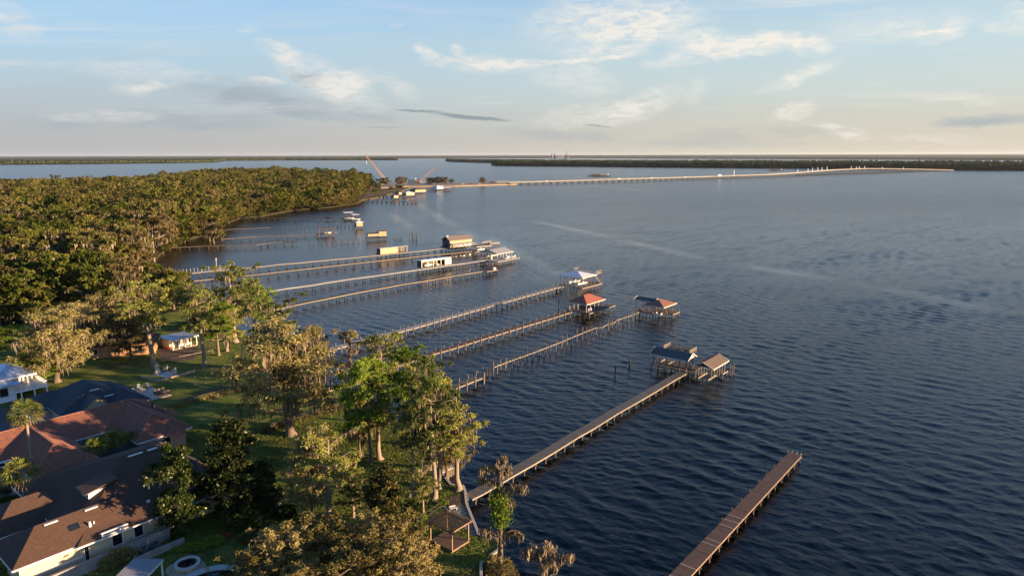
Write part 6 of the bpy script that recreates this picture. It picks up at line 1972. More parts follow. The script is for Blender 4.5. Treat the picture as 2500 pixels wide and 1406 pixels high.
def gen_tree(kind, H, Rr, seed, detail=1.0, leaf_scale=1.0, limb_scale=1.0):
    """Tapered trunk with root flare, curved limbs and twigs, leaf clumps at their ends and hanging moss; unit metres."""
    k = KINDS[kind]
    r = np.random.default_rng(seed)
    tb = MB()
    tr_ = max(.10, H * .024)
    wob = r.normal(0, .018 * H, (6, 2)); wob[0] = 0; wob = np.cumsum(wob, 0) * .45
    hs = np.array([0, .04, .15, .4, .7, .96]) * H
    trunk = [Vector((wob[i][0], wob[i][1], hs[i])) for i in range(6)]
    tb.tube([trunk[0] - Vector((0, 0, .5))] + trunk, [tr_ * 2.1, tr_ * 1.75, tr_ * 1.2, tr_ * .95, tr_ * .75, tr_ * .45, tr_ * .1], 8, cap=False)
    def trunk_at(f):
        z = f * H
        x = np.interp(z, hs, wob[:, 0]); y = np.interp(z, hs, wob[:, 1]); return Vector((x, y, z))
    cent, crad, tnt, mossp = [], [], [], []
    nl = int(k['nl'] * limb_scale)
    for i in range(nl):
        u = (i + r.uniform(0, .9)) / nl
        f = k['f0'] + (0.97 - k['f0']) * u
        az = i * 2.399963 + r.normal(0, .35)
        if k['dome'] == 'round': prof = math.sqrt(max(.06, 1 - ((u - .38) / .66) ** 2))
        elif k['dome'] == 'cone': prof = .25 + .9 * (1 - u) ** .8 if u > .12 else .85
        else: prof = .55 + .5 * math.sin(math.pi * (.18 + .62 * u))
        L_ = Rr * prof * r.uniform(.72, 1.12)
        up = r.uniform(.05, .4) + (.55 if u > .75 else 0) - (0.25 if k['dome'] == 'cone' and u < .3 else 0)
        b0 = trunk_at(f * r.uniform(.84, .97))
        d = Vector((math.cos(az), math.sin(az), 0))
        p1 = b0 + d * L_ * .4 + Vector((0, 0, L_ * up * .55)) + Vector(r.normal(0, .05 * L_, 3))
        p2 = b0 + d * L_ * .75 + Vector((0, 0, L_ * up * .8)) + Vector(r.normal(0, .07 * L_, 3))
        p3 = b0 + d * L_ + Vector((0, 0, L_ * up * .8)) + Vector(r.normal(0, .07 * L_, 3))
        rr_ = tr_ * (.34 if u < .7 else .2)
        tb.tube([b0, p1, p2, p3], [rr_, rr_ * .65, rr_ * .4, rr_ * .12], 5, cap=False)
        limb_t = r.uniform(0, 1)
        for j in range(k['nc']):
            q = j / (k['nc'] - 1)
            base = p1.lerp(p3, q) if q < 1 else p3
            off = Vector(r.normal(0, 1, 3)) * (Rr * .14 + k['cr'] * .35); off.z = abs(off.z) * .8
            c = base + off
            tb.tube([base, c], [rr_ * .25, rr_ * .08], 3, cap=False)
            cent.append(c); crad.append(k['cr'] * (Rr / 5.5) ** .5 * r.uniform(.65, 1.3)); tnt.append(.6 * limb_t + .4 * r.uniform(0, 1)); mossp.append((c, Rr)); mossp.append((base, Rr))
    C = np.array(cent); CR = np.array(crad); T = np.array(tnt)
    per = max(6, int(k['per'] * detail))
    n = len(C) * per
    idx = np.repeat(np.arange(len(C)), per)
    dirs = rand_dirs(r, n)
    rad = np.clip(np.abs(r.normal(.25, .55, n)), .05, 1.6)
    pos = C[idx] + dirs * (rad * CR[idx])[:, None] * np.array([1.15, 1.15, .62])
    pos[:, 2] -= k['droop'] * np.abs(r.normal(0, .28, n)) * CR[idx]
    out = pos - C[idx]; out /= np.linalg.norm(out, axis=1)[:, None] + 1e-6
    U = out + rand_dirs(r, n) * .9; U[:, 2] -= k['droop']
    U /= np.linalg.norm(U, axis=1)[:, None]
    W = np.cross(U, rand_dirs(r, n)); W /= np.linalg.norm(W, axis=1)[:, None] + 1e-6
    sz = r.uniform(.65, 1.35, n) * leaf_scale
    tint = np.clip(T[idx] * .65 + r.uniform(-.05, .40, n), 0, 1)
    leaf = cards(pos, U * (k['ln'] * sz)[:, None], W * (k['wd'] * sz)[:, None], tint)
    moss = None
    if k['moss']:
        M_ = np.array([tuple(p) for p, _ in mossp])
        m = int(len(M_) * 4.0 * k['moss'] * min(1, detail * 2.2))
        mi = r.integers(0, len(M_), m)
        grp = r.normal(0, .32, (m, 3)) * np.array([1, 1, .3])
        top = M_[mi] + grp
        ln = k['ml'] * r.uniform(.35, 1.15, m) * np.repeat(r.uniform(.6, 1.4, m // 4 + 1), 4)[:m]
        az = r.uniform(0, 6.28, m)
        w = r.uniform(.05, .12, m) * leaf_scale
        hv = np.stack([np.cos(az) * w, np.sin(az) * w, np.zeros(m)], 1)
        mid = top - np.stack([r.normal(0, .08, m), r.normal(0, .08, m), ln * .45], 1)
        tip = top - np.stack([r.normal(0, .12, m), r.normal(0, .12, m), ln], 1)
        V = np.stack([top, mid - hv, tip, mid + hv], 1).reshape(-1, 3)
        moss = (V, np.arange(m * 4).reshape(-1, 4), r.uniform(0, 1, m))
    return tb, leaf, moss, k


def tree_meshes(kind, H, Rr, seed, wood=False, **kw):
    tb, leaf, moss, k = gen_tree(kind, H, Rr, seed, **kw)
    me = bpy.data.meshes.new('trunk'); me.from_pydata(tb.v, [], tb.f); me.shade_smooth()
    a = me.attributes.new('tint', 'FLOAT', 'FACE'); a.data.foreach_set('value', [.4] * len(tb.f)); me.materials.append(k['bark'])
    out = [('trunk', me), ('crown', np_mesh('crown', *leaf, MATS[('wood_' if wood else '') + k['leaf']]))]
    if moss: out.append(('hanging_moss', np_mesh('hanging_moss', *moss, MATS['moss_strand'])))
    V = leaf[0]
    H1 = float(np.percentile(V[:, 2], 99.5)); R1 = float(np.percentile(np.hypot(V[:, 0], V[:, 1]), 92))
    return out, H1, R1


def put_tree(name, label, var, base, H=None, Rr=None, rot=None, cat='tree', group=None, lean=0.0):
    parts, H0, R0 = var
    o = thing(name, label, cat, base, group)
    sz = (H or H0) / H0; sr = (Rr or R0) / R0
    o.scale = (sr, sr, sz)
    o.rotation_euler = (random.uniform(-lean, lean), random.uniform(-lean, lean), random.uniform(0, 6.28) if rot is None else rot)
    for n, me in parts:
        c = bpy.data.objects.new(n, me); COL.objects.link(c); c.parent = o
        if n == 'hanging_moss': c['kind'] = 'stuff'
    return o


NEAR = {
    'cypress': [tree_meshes('cypress', 20, 5.0, 10 + i) for i in range(5)],
    'tall_cypress': [tree_meshes('tall_cypress', 21, 4.6, 20 + i) for i in range(4)],
    'moss_oak': [tree_meshes('moss_oak', 19, 7.0, 30 + i) for i in range(4)],
    'oak': [tree_meshes('oak', 17, 5.5, 50 + i) for i in range(3)],
    'magnolia': [tree_meshes('magnolia', 15, 4.6, 70 + i, detail=1.2) for i in range(2)],
    'bay': [tree_meshes('bay', 14, 4.6, 80, detail=1.2)],
    'scrub': [tree_meshes('scrub', 9, 4.2, 90 + i, detail=1.3) for i in range(3)],
}
NAMES = {'cypress': 'cypress_tree', 'tall_cypress': 'cypress_tree', 'moss_oak': 'mossy_tree', 'oak': 'oak_tree', 'magnolia': 'magnolia_tree', 'bay': 'bay_tree', 'scrub': 'scrub_oak'}

# base pixel, top row, crown half width in pixels, kind, label
NEARLIST = [
    (712, 1062, 795, 135, 'moss_oak', 0, 'great grey mossy tree with a thick flared trunk in the middle of the lawn'),
    (690, 905, 722, 70, 'cypress', 1, 'dark brown conical tree rising behind the great mossy tree'),
    (758, 930, 790, 52, 'moss_oak', 3, 'brown mossy tree at the shore just right of the dark conical tree'),
    (576, 835, 636, 62, 'cypress', 0, 'tallest flat topped tree on the shore, left of the dark conical tree'),
    (622, 815, 688, 48, 'oak', 0, 'bright green tree right beside the tallest flat topped tree'),
    (534, 867, 735, 46, 'oak', 1, 'dark leafy tree with a leaning trunk before the tallest flat topped tree'),
    (553, 857, 745, 40, 'cypress', 2, 'thick twin trunked tree under the tallest flat topped tree'),
    (660, 815, 735, 26, 'cypress', 3, 'thin trunked small tree between the bright green and the dark conical tree'),
    (498, 893, 692, 44, 'tall_cypress', 4, 'slender tree with a long bare trunk right of the brown mulch bed'),
    (462, 800, 702, 38, 'tall_cypress', 1, 'green tree behind the cabin roof'),
    (323, 876, 765, 58, 'moss_oak', 1, 'mossy tree with a thick sunlit trunk left of the mulch bed'),
    (379, 893, 680, 62, 'tall_cypress', 1, 'mossy tree on a leaning trunk beside the mulch bed'),
    (140, 932, 752, 88, 'moss_oak', 0, 'golden brown oak with a stout lit trunk behind the charcoal roof'),
    (96, 938, 850, 42, 'oak', 2, 'small olive tree on a thin trunk near the white house'),
    (40, 880, 792, 62, 'oak', 0, 'olive tree crown directly behind the white house'),
    (216, 868, 752, 52, 'moss_oak', 3, 'second golden brown tree, right of the stout lit trunk'),
    (290, 852, 712, 60, 'moss_oak', 1, 'drooping mossy tree in front of the glowing orange wall'),
    (934, 985, 812, 55, 'cypress', 2, 'dark mossy cypress topping the waterside cluster at its back'),
    (1000, 1040, 850, 60, 'oak', 1, 'olive tree at the back right of the waterside cluster'),
    (905, 1128, 866, 62, 'oak', 0, 'bright green tree at the left of the waterside cluster'),
    (880, 1112, 948, 42, 'moss_oak', 2, 'mossy tree filling the lower left of the waterside cluster'),
    (928, 1121, 925, 56, 'tall_cypress', 0, 'straight trunked cypress behind the swing'),
    (1001, 1209, 960, 56, 'tall_cypress', 3, 'cypress with a slim bare trunk in the middle of the waterside cluster'),
    (1034, 1256, 1110, 36, 'cypress', 1, 'short thin cypress just above the picket fence'),
    (1060, 1216, 905, 60, 'tall_cypress', 4, 'tall cypress with a pale straight trunk left of the landing deck'),
    (1073, 1191, 950, 58, 'tall_cypress', 2, 'golden mossy cypress at the bend of the seawall'),
    (1120, 1196, 985, 66, 'tall_cypress', 2, 'golden mossy cypress overhanging the water, rightmost of the waterside cluster'),
    (1050, 1145, 905, 62, 'tall_cypress', 0, 'leafy cypress at the water side of the cluster behind'),
    (1090, 1165, 1020, 52, 'moss_oak', 3, 'low mossy tree over the timber jetty walls'),
    (1040, 1090, 880, 58, 'cypress', 3, 'green topped cypress beyond the timber jetty walls'),
    (760, 1275, 1052, 62, 'moss_oak', 0, 'golden hanging moss tree left of the dark narrow magnolia'),
    (806, 1278, 1055, 76, 'tall_cypress', 4, 'golden mossy cypress on twin trunks in the lower middle'),
    (862, 1262, 1150, 42, 'cypress', 1, 'smaller mossy cypress tucked against the dark narrow magnolia'),
    (935, 1305, 1140, 46, 'magnolia', 1, 'dark narrow magnolia between the mossy trees'),
    (562, 1278, 1036, 74, 'magnolia', 0, 'largest glossy magnolia with sun glints, right of the brown roof'),
    (440, 1300, 1092, 56, 'bay', 0, 'round dark green bay tree shading the brown roof of the cream walled house'),
    (642, 1262, 1140, 38, 'magnolia', 0, 'small round magnolia right of the largest one'),
    (700, 1420, 1285, 88, 'scrub', 0, 'tan scrub oak crown beside the pool, lower left of the scrub thicket'),
    (800, 1400, 1262, 90, 'scrub', 1, 'tan scrub oak with visible pale limbs in the middle of the scrub thicket'),
    (620, 1455, 1345, 78, 'scrub', 2, 'tan bush crown overhanging the dark pool'),
    (880, 1470, 1330, 95, 'scrub', 0, 'tan scrub oak at the bottom edge below the dark narrow magnolia'),
    (975, 1400, 1245, 78, 'scrub', 2, 'golden scrub oak touching the pergola corner'),
    (1005, 1460, 1320, 70, 'scrub', 1, 'golden scrub oak at the bottom edge left of the pergola lawn'),
    (740, 1490, 1375, 70, 'scrub', 1, 'tan bush at the bottom edge right of the pool'),
    (905, 1365, 1255, 55, 'scrub', 0, 'orange brown scrub oak at the back of the scrub thicket'),
    (790, 1345, 1270, 45, 'scrub', 2, 'small tan scrub oak under the golden mossy cypress'),
]
for bx, by, ty, hw, kind, vi, lb in NEARLIST:
    b_ = P(bx, by, ZL)
    H = height_to(b_, ty)
    d = pix(b_ + Vector((0, 0, H * .6)))[2]
    v = NEAR[kind][vi % len(NEAR[kind])]
    put_tree(NAMES[kind], lb, v, b_, H * (1.0 if kind != 'cypress' else 1.0), hw * d / FPX, lean=.03)

# cypress snags standing in the water
def snag(label, base_px, top_y, seed, leafy=False, lean=(0, 0)):
    r = np.random.default_rng(seed)
    b_ = P(base_px[0], base_px[1], 0)
    H = height_to(b_, top_y)
    t = thing('cypress_snag', label, 'tree', b_)
    tb = MB()
    f_ = np.linspace(0, 1, 9)
    xs = np.cumsum(r.normal(0, .22, 9)) * .6 + lean[0] * f_ * H; xs -= xs[0]
    ys = np.cumsum(r.normal(0, .22, 9)) * .6; ys -= ys[0]
    tr_ = [b_ + Vector((xs[i], ys[i], f_[i] * H)) for i in range(9)]
    tb.tube([b_ - Vector((0, 0, 1))] + tr_, [.55, .45, .33, .28, .25, .22, .2, .16, .12, .06], 8, cap=False)
    tops = []
    for f, ln, az in ((.34, 2.4, 0.1), (.36, 2.0, 3.3), (.62, 1.4, .4), (.74, 3.2, -.2), (.80, 2.2, 2.9), (.88, 1.8, .8), (.92, 2.0, 3.0), (.97, 1.2, 1.0)):
        i = min(7, int(f * 8)); p = tr_[i].lerp(tr_[i + 1], f * 8 - i)
        d = Vector((math.cos(az), math.sin(az) * .7, .25))
        e = p + d * ln * .6 + Vector((0, 0, r.uniform(-.2, .4))); g = p + d * ln + Vector((0, 0, r.uniform(-.5, .2)))
        tb.tube([p, e, g], [.13, .09, .03], 5, cap=False)
        tops += [p.lerp(e, .5), e, e.lerp(g, .3), e.lerp(g, .6), g, g]
    for f in np.linspace(.15, .98, 16):
        i = min(7, int(f * 8)); tops.append(tr_[i].lerp(tr_[i + 1], f * 8 - i))
    tb.build('trunk', M_BARK, t, smooth=True)
    M_ = np.array([tuple(p - b_) for p in tops])
    m = 1300
    mi = r.integers(0, len(M_), m)
    top = M_[mi] + r.normal(0, .26, (m, 3)) * np.array([1, 1, .5])
    ln = r.uniform(.3, 1.3, m); az = r.uniform(0, 6.28, m); w = r.uniform(.06, .14, m)
    hv = np.stack([np.cos(az) * w, np.sin(az) * w, np.zeros(m)], 1)
    mid = top - np.stack([r.normal(0, .1, m), r.normal(0, .1, m), ln * .45], 1); tip = top - np.stack([r.normal(0, .12, m), r.normal(0, .12, m), ln], 1)
    V = np.stack([top, mid - hv, tip, mid + hv], 1).reshape(-1, 3)
    link('hanging_moss', np_mesh('hanging_moss', V, np.arange(m * 4).reshape(-1, 4), r.uniform(0, 1, m), MATS['moss_strand']), t)
    if leafy:
        n = 2200
        f = r.choice([.46, .5, .54, .58, .62, .66, .70], n) + r.normal(0, .02, n)
        px_ = np.interp(f, f_, xs); py_ = np.interp(f, f_, ys)
        pos = np.stack([px_, py_, f * H], 1) + r.normal(0, .55, (n, 3)) * np.array([1, 1, .6])
        U = rand_dirs(r, n); W = np.cross(U, rand_dirs(r, n))
        link('foliage', np_mesh('foliage', *cards(pos, U * .22, W * .1, r.uniform(0, 1, n)), MATS['oak_leaf']), t)
    return t
snag('tall crooked moss hung cypress snag in the water with a leafy middle', (1226, 1398), 1118, 3, True, (.03, 0))
snag('short moss hung snag in the water at the bottom edge', (1326, 1462), 1328, 5)
snag('thin bare snag with a tufted mossy top behind the waterside cluster', (861, 935), 803, 7)
for x, y, lb in ((1208, 1405, 'small leafy clump at the foot of the seawall snag'), (1240, 1415, 'second leafy clump right of the tall crooked snag foot')):
    b_ = P(x, y, 0)
    put_tree('water_shrub', lb, NEAR['scrub'][0], b_ - Vector((0, 0, .3)), 3.0, 1.1, cat='shrub')

# palms
def palm(label, base_px, top_y, seed, rad=2.3, skirt=True, zb=ZL):
    r = np.random.default_rng(seed)
    b_ = P(base_px[0], base_px[1], zb)
    H = height_to(b_, top_y) - rad * .55
    t = thing('palm_tree', label, 'palm tree', b_)
    lean = r.normal(0, .25, 2)
    pts_ = [b_ + Vector((lean[0] * f * f, lean[1] * f * f, H * f)) for f in (0, .05, .3, .6, .85, 1)]
    MB().tube(pts_, [.34, .24, .19, .18, .19, .24], 9).build('trunk', M_BARKPALE, t, smooth=True)
    top = pts_[-1]
    for i in range(34):
        az = i * 2.4 + r.normal(0, .2); el = math.asin(1 - 1.55 * (i + .5) / 34)
        dead = el < -.25
        if dead and not skirt: continue
        d = Vector((math.cos(az) * math.cos(el), math.sin(az) * math.cos(el), math.sin(el)))
        stem_l = rad * .5; fan = rad * .62 * r.uniform(.85, 1.15)
        side = d.cross(Vector((0, 0, 1))).normalized(); up = side.cross(d)
        c = top + d * stem_l
        mb = MB().beam(top, c, .05, .03, .5)
        n = 9
        for k in range(n):
            a0 = (k / (n - 1) - .5) * 2.5
            dr = (d * math.cos(a0) + side * math.sin(a0))
            tip = c + dr * fan + Vector((0, 0, -.35 * fan * (.6 + r.uniform(0, .6)))) + up * .1
            md = c + dr * fan * .55 + up * .05
            w = side.lerp(d, .3).normalized() * .09 if abs(a0) < .9 else d * .09
            mb.add([c, md - w, tip, md + w], [(0, 1, 2, 3)], float(np.clip(r.uniform(0, 1), 0, 1)))
        mb.build('frond', MATS['dead_palm_leaf' if dead else 'palm_leaf'], t)
    return t
palm('tall fan palm standing before the terracotta roof', (86, 1196), 990, 1, 2.7)
palm('shorter fan palm below the tall one, by the brown roof', (66, 1262), 1130, 2, 2.6)
palm('cabbage palm at the left of three in the screened court', (240, 1140), 1072, 3, 2.1)
palm('cabbage palm in the middle of three by the screened court', (292, 1120), 1055, 4, 2.2)
palm('cabbage palm at the right of three by the screened court', (336, 1108), 1058, 5, 2.0)
palm('low cabbage palm below the three by the screened court', (262, 1118), 1066, 6, 1.9)


# hedges and shrubs
def shrub(label, c, rx, ry, h, n, m, name='shrub', seed=0, cat='shrub', ang=0.0, size=.13, group=None):
    r = np.random.default_rng(seed + int(c.x * 7) % 97)
    t = thing(name, label, cat, c, group)
    tb = MB()
    for i in range(7):
        a = r.uniform(0, 6.28); e = Vector((math.cos(a) * rx * .6, math.sin(a) * ry * .6, h * r.uniform(.5, .85)))
        tb.tube([c + e * .1 - Vector((0, 0, .05)), c + e], [.05, .02], 4)
    tb.build('stem', M_BARK, t)
    d = rand_dirs(r, n); rad = r.uniform(.3, 1, n) ** .4
    lump = 1 + .22 * np.sin(d[:, 0] * 7 + seed) * np.cos(d[:, 1] * 6 + seed * 2)
    pos = d * (rad * lump)[:, None] * np.array([rx, ry, h * .55]) + np.array([0, 0, h * .5])
    ca, sa = math.cos(ang), math.sin(ang)
    pos = np.stack([pos[:, 0] * ca - pos[:, 1] * sa, pos[:, 0] * sa + pos[:, 1] * ca, np.maximum(pos[:, 2], .03)], 1)
    U = rand_dirs(r, n); W = np.cross(U, rand_dirs(r, n))
    link('foliage', np_mesh('foliage', *cards(pos, U * size, W * size * .6, r.uniform(0, 1, n)), MATS[m]), t)
    return t
SH = [
    ((8, 1392), 2.0, 1.6, 2.6, 'oak_leaf', 'yellow green shrub at the bottom left corner'),
    ((118, 1204), 1.4, 1.0, 1.0, 'hedge_leaf', 'dark clipped shrub below the tan wall, left of two'),
    ((152, 1194), 1.6, 1.0, 1.1, 'hedge_leaf', 'dark clipped shrub below the tan wall, right of two'),
    ((14, 1206), 1.0, 1.0, 2.2, 'hedge_leaf', 'dark upright shrub in the entrance bed at the left edge'),
    ((30, 1222), 2.6, .9, .7, 'hedge_leaf', 'low dark hedge in front of the entrance paving'),
    ((108, 1262), 1.6, 1.2, 1.4, 'hedge_leaf', 'dark shrub on the shaded strip below the shorter fan palm'),
    ((40, 1290), 2.2, 1.4, 1.4, 'hedge_leaf', 'dark wide shrub behind the left end of the brown roof'),
    ((14, 1262), 1.4, 1.0, 1.2, 'hedge_leaf', 'round dark shrub by the lower paving at the left edge'),
    ((300, 1372), 2.0, 1.0, 2.0, 'dull_leaf', 'brown leggy shrub against the garden wall above the ribbed roof'),
    ((268, 1386), 1.2, .9, 1.5, 'dull_leaf', 'second brown shrub against the garden wall'),
    ((436, 1312), 1.0, .9, 1.1, 'hedge_leaf', 'dark shrub at the end of the low yard wall'),
    ((478, 1340), 2.6, .9, .9, 'oak_leaf', 'low yellow green hedge, left part of the curve above the spa'),
    ((522, 1326), 1.6, 1.1, .9, 'oak_leaf', 'low yellow green hedge, right part of the curve above the spa'),
    ((548, 1312), 1.0, .6, .6, 'flower_petal', 'small bed of orange red flowers by the curved hedge'),
    ((590, 1290), 2.4, 1.4, 1.1, 'hedge_leaf', 'dark garden bed under the largest magnolia'),
    ((612, 1320), 1.6, 1.2, 1.3, 'dull_leaf', 'dark brownish bush behind the pool scrub'),
    ((700, 1262), 1.8, 1.3, 1.8, 'hedge_leaf', 'dark bush right of the red chair'),
    ((1196, 1392), 1.4, 1.2, 1.9, 'oak_leaf', 'leafy bush at the foot of the seawall by the snag'),
    ((1082, 1232), .8, .6, .9, 'oak_leaf', 'small green bush between fence and landing deck'),
    ((1028, 1270), 1.0, .7, .9, 'oak_leaf', 'green bush at the left end of the picket fence'),
    ((1010, 1240), 1.3, .9, 1.0, 'hedge_leaf', 'dark bush behind the picket fence'),
    ((884, 1375), 1.2, .9, 1.0, 'flower_petal', 'reddish flowering bush in the scrub thicket'),
    ((250, 865), 1.4, 1.0, 1.6, 'dull_leaf', 'brown bush beside the glowing orange wall'),
    ((410, 852), 1.0, .7, .7, 'flower_petal', 'row of reddish plants at the cabin porch'),
    ((455, 800), 3.0, 1.6, 1.7, 'oak_leaf', 'green thicket at the shore behind the cabin'),
    ((500, 790), 2.6, 1.6, 1.6, 'oak_leaf', 'green thicket at the shore under the slender tree'),
]
for i, ((x, y), rx, ry, h, m, lb) in enumerate(SH):
    b_ = P(x, y, ZL if x < 1190 else 0)
    shrub(lb, b_, rx, ry, h, int(900 * min(2.2, rx * ry)), m, seed=i, ang=G.a if i in (1, 2) else .3, name='flower_bed' if m == 'flower_petal' else 'shrub', cat='flowers' if m == 'flower_petal' else 'shrub')
# grassy weeds along the two fences
def weeds(name, label, a_, b_, n, h, m, spread=.5):
    r = np.random.default_rng(n)
    u = r.uniform(0, 1, n)
    base = np.array(a_)[None] * (1 - u)[:, None] + np.array(b_)[None] * u[:, None] + r.normal(0, spread, (n, 3)) * np.array([1, 1, 0])
    hh = h * r.uniform(.4, 1.2, n)
    C = base + np.stack([np.zeros(n), np.zeros(n), hh * .5], 1)
    U = np.stack([r.normal(0, .2, n) * hh, r.normal(0, .2, n) * hh, hh * .5], 1)
    az = r.uniform(0, 6.28, n)
    W = np.stack([np.cos(az), np.sin(az), np.zeros(n)], 1) * .05
    o = bpy.data.objects.new(name, np_mesh(name, *cards(C, U, W, r.uniform(0, 1, n)), MATS[m])); COL.objects.link(o)
    o['kind'] = 'stuff'; o['label'] = label; o['category'] = 'weeds'
weeds('fence_weeds', 'dry brown weeds along the upper left lawn fence', P(405, 1001, ZL), P(600, 949, ZL), 2600, .9, 'dull_leaf')
weeds('fence_weeds', 'dry weeds along the low timber fence by the big trunk', P(640, 1057, ZL), P(845, 995, ZL), 2200, .8, 'dull_leaf')

# fallen twigs and leaf scraps over the lawn
r = np.random.default_rng(77)
lp = np.array([(p.x, p.y) for p in lawn_poly])
q = np.stack([r.uniform(-95, 0, 5000), r.uniform(75, 190, 5000)], 1)
q = q[inside(lp, q)][:2300]
n = len(q)
C = np.concatenate([q, np.full((n, 1), ZL + .05)], 1)
az = r.uniform(0, 6.28, n); ln = r.choice([.08, .12, .2, .55], n, p=[.45, .3, .17, .08])
U = np.stack([np.cos(az), np.sin(az), np.full(n, .15)], 1) * ln[:, None]
W = np.stack([-np.sin(az), np.cos(az), np.full(n, .5)], 1) * .07
leaf_mat('leaf_scrap', [(0.22, 0.17, 0.10), (0.42, 0.35, 0.24)], trans=.1)
o = bpy.data.objects.new('leaf_litter', np_mesh('leaf_litter', *cards(C, U, W, r.uniform(0, 1, n)), MATS['leaf_scrap'])); COL.objects.link(o)
o['kind'] = 'stuff'; o['label'] = 'pale fallen twigs and leaf scraps scattered over the lawn'; o['category'] = 'leaf litter'
# grass blades that give the near lawn its rough edge
q = np.stack([r.uniform(-60, 2, 60000), r.uniform(62, 125, 60000)], 1)
q = q[inside(lp, q)]
n = len(q)
hh = r.uniform(.06, .2, n)
C = np.concatenate([q, (ZL + hh * .5)[:, None]], 1)
az = r.uniform(0, 6.28, n)
U = np.stack([r.normal(0, .05, n), r.normal(0, .05, n), hh * .5], 1); W = np.stack([np.cos(az), np.sin(az), np.zeros(n)], 1) * r.uniform(.06, .14, n)[:, None]
leaf_mat('grass_blade', [(0.045, 0.075, 0.010), (0.090, 0.115, 0.018), (0.150, 0.140, 0.035)], trans=.3)
o = bpy.data.objects.new('grass', np_mesh('grass', *cards(C, U, W, r.uniform(0, 1, n)), MATS['grass_blade'])); COL.objects.link(o)
o['kind'] = 'stuff'; o['label'] = 'rough tufted grass of the lawn near the houses'; o['category'] = 'grass'

# ------------------------------------------------------------------ the wood
MID = {
    'cypress': [tree_meshes('cypress', 17, 4.6, 110 + i, detail=.24, leaf_scale=2.2, limb_scale=.8, wood=True) for i in range(3)],
    'moss_oak': [tree_meshes('moss_oak', 16, 5.6, 130 + i, detail=.24, leaf_scale=2.2, limb_scale=.85, wood=True) for i in range(4)],
    'oak': [tree_meshes('oak', 15, 5.4, 150 + i, detail=.24, leaf_scale=2.2, limb_scale=.85, wood=True) for i in range(4)],
}
wood = np.array([(p.x, p.y) for p in wood_poly])
r = np.random.default_rng(404)
xs = np.arange(wood[:, 0].min(), wood[:, 0].max(), 8.2)
ys = np.arange(wood[:, 1].min(), wood[:, 1].max(), 8.2)
gx, gy = np.meshgrid(xs, ys)
q = np.stack([gx.ravel(), gy.ravel()], 1) + r.uniform(-3.0, 3.0, (gx.size, 2))
q = q[inside(wood, q)]
q = q[r.uniform(0, 1, len(q)) > .10]
pp = np.array([pix((x, y, 8)) for x, y in q])
keep = (pp[:, 0] > -140) & (pp[:, 0] < 2600) & (pp[:, 2] > 0)
q, pp = q[keep], pp[keep]
# leave the house clearings open
clear = [(P(142, 672, ZL), 12), (P(95, 735, ZL), 8), (P(196, 745, ZL), 6), (P(296, 860, ZL), 12), (P(219, 742, ZL), 4), (P(151, 690, ZL), 4)]
k_ = np.ones(len(q), bool)
for c, rad in clear:
    off = q - np.array([[c.x, c.y]])
    # open on the near side as well, so that the gap shows
    k_ &= ~((np.hypot(off[:, 0], off[:, 1]) < rad) | ((off[:, 1] < 0) & (off[:, 1] > -rad * 1.6) & (np.abs(off[:, 0] - off[:, 1] * c.x / c.y) < rad * .55)))
q, pp = q[k_], pp[k_]
order = np.argsort(pp[:, 2])
q, pp = q[order], pp[order]
print('wood trees', len(q))


MARKS = [(377, 600, 'bleached dead tree'), (522, 560, 'cove cypress clump'), (142, 660, 'half hidden tan roof'), (95, 718, 'pale blue roof patch'), (196, 735, 'white columned porch'),
         (430, 680, 'shore end of the greyish dock'), (470, 640, 'shore end of the brown plank dock'), (300, 700, 'pale utility pole gap'), (20, 640, 'left picture edge'), (60, 760, 'white house'), (250, 600, 'middle of the left wood'), (300, 800, 'glowing orange wall')]


def where(x, y):
    mx, my, nm = min(MARKS, key=lambda m: (m[0] - x) ** 2 + 2.2 * (m[1] - y) ** 2)
    dx, dy = x - mx, (y - my) * 1.5
    if abs(dx) < 14 and abs(dy) < 14: return 'right at the ' + nm
    if abs(dx) > abs(dy): return ('just right of the ' if dx > 0 else 'just left of the ') + nm if abs(dx) < 60 else ('well right of the ' if dx > 0 else 'well left of the ') + nm
    return ('in front of the ' if dy > 0 else 'behind the ') + nm


TONE = {'cypress': 'olive cypress', 'moss_oak': 'brown mossy tree', 'oak': 'green leafy tree'}
n_ind = 300
for i in range(min(n_ind, len(q))):
    x, y, d = pp[i]
    kind = ('oak', 'oak', 'cypress', 'oak', 'moss_oak')[r.integers(0, 5)]
    v = MID[kind][r.integers(0, len(MID[kind]))]
    H = r.uniform(11.5, 22.0) * (1.1 if kind == 'cypress' else 1)
    if x > 335 and pix((q[i][0], q[i][1], 0))[1] > 622:      # low growth keeps the cove in view
        H = min(H, max(4.0, height_to(Vector((q[i][0], q[i][1], ZF)), 636 + (x - 335) * .25)))
    lb = '%s %s %s' % ('low' if H < 14 else 'middling' if H < 18 else 'tall', TONE[kind], where(x, y))
    put_tree(NAMES[kind], lb, v, (q[i][0], q[i][1], ZF), H, H * r.uniform(.24, .38), rot=r.uniform(0, 6.28), group='trees of the left wood')
# the rest of the wood reads as one mass: instances on points
rest = q[n_ind:]
FARV = []
fcol = bpy.data.collections.new('wood_tree_kinds')
for i, kind in enumerate(('oak', 'moss_oak', 'oak', 'cypress', 'cypress', 'oak')):
    tb, leaf, moss, k = gen_tree(kind, 15, 5.4, 300 + i, detail=.09, leaf_scale=3.4, limb_scale=.7)
    V, F, T = leaf
    if moss:
        V2, F2, T2 = moss
        F = np.concatenate([F, F2 + len(V)]); V = np.concatenate([V, V2]); T = np.concatenate([T, T2])
    me = np_mesh('wood_tree', V, F, T, MATS['wood_' + k['leaf']])
    o = bpy.data.objects.new('wood_tree', me); fcol.objects.link(o)


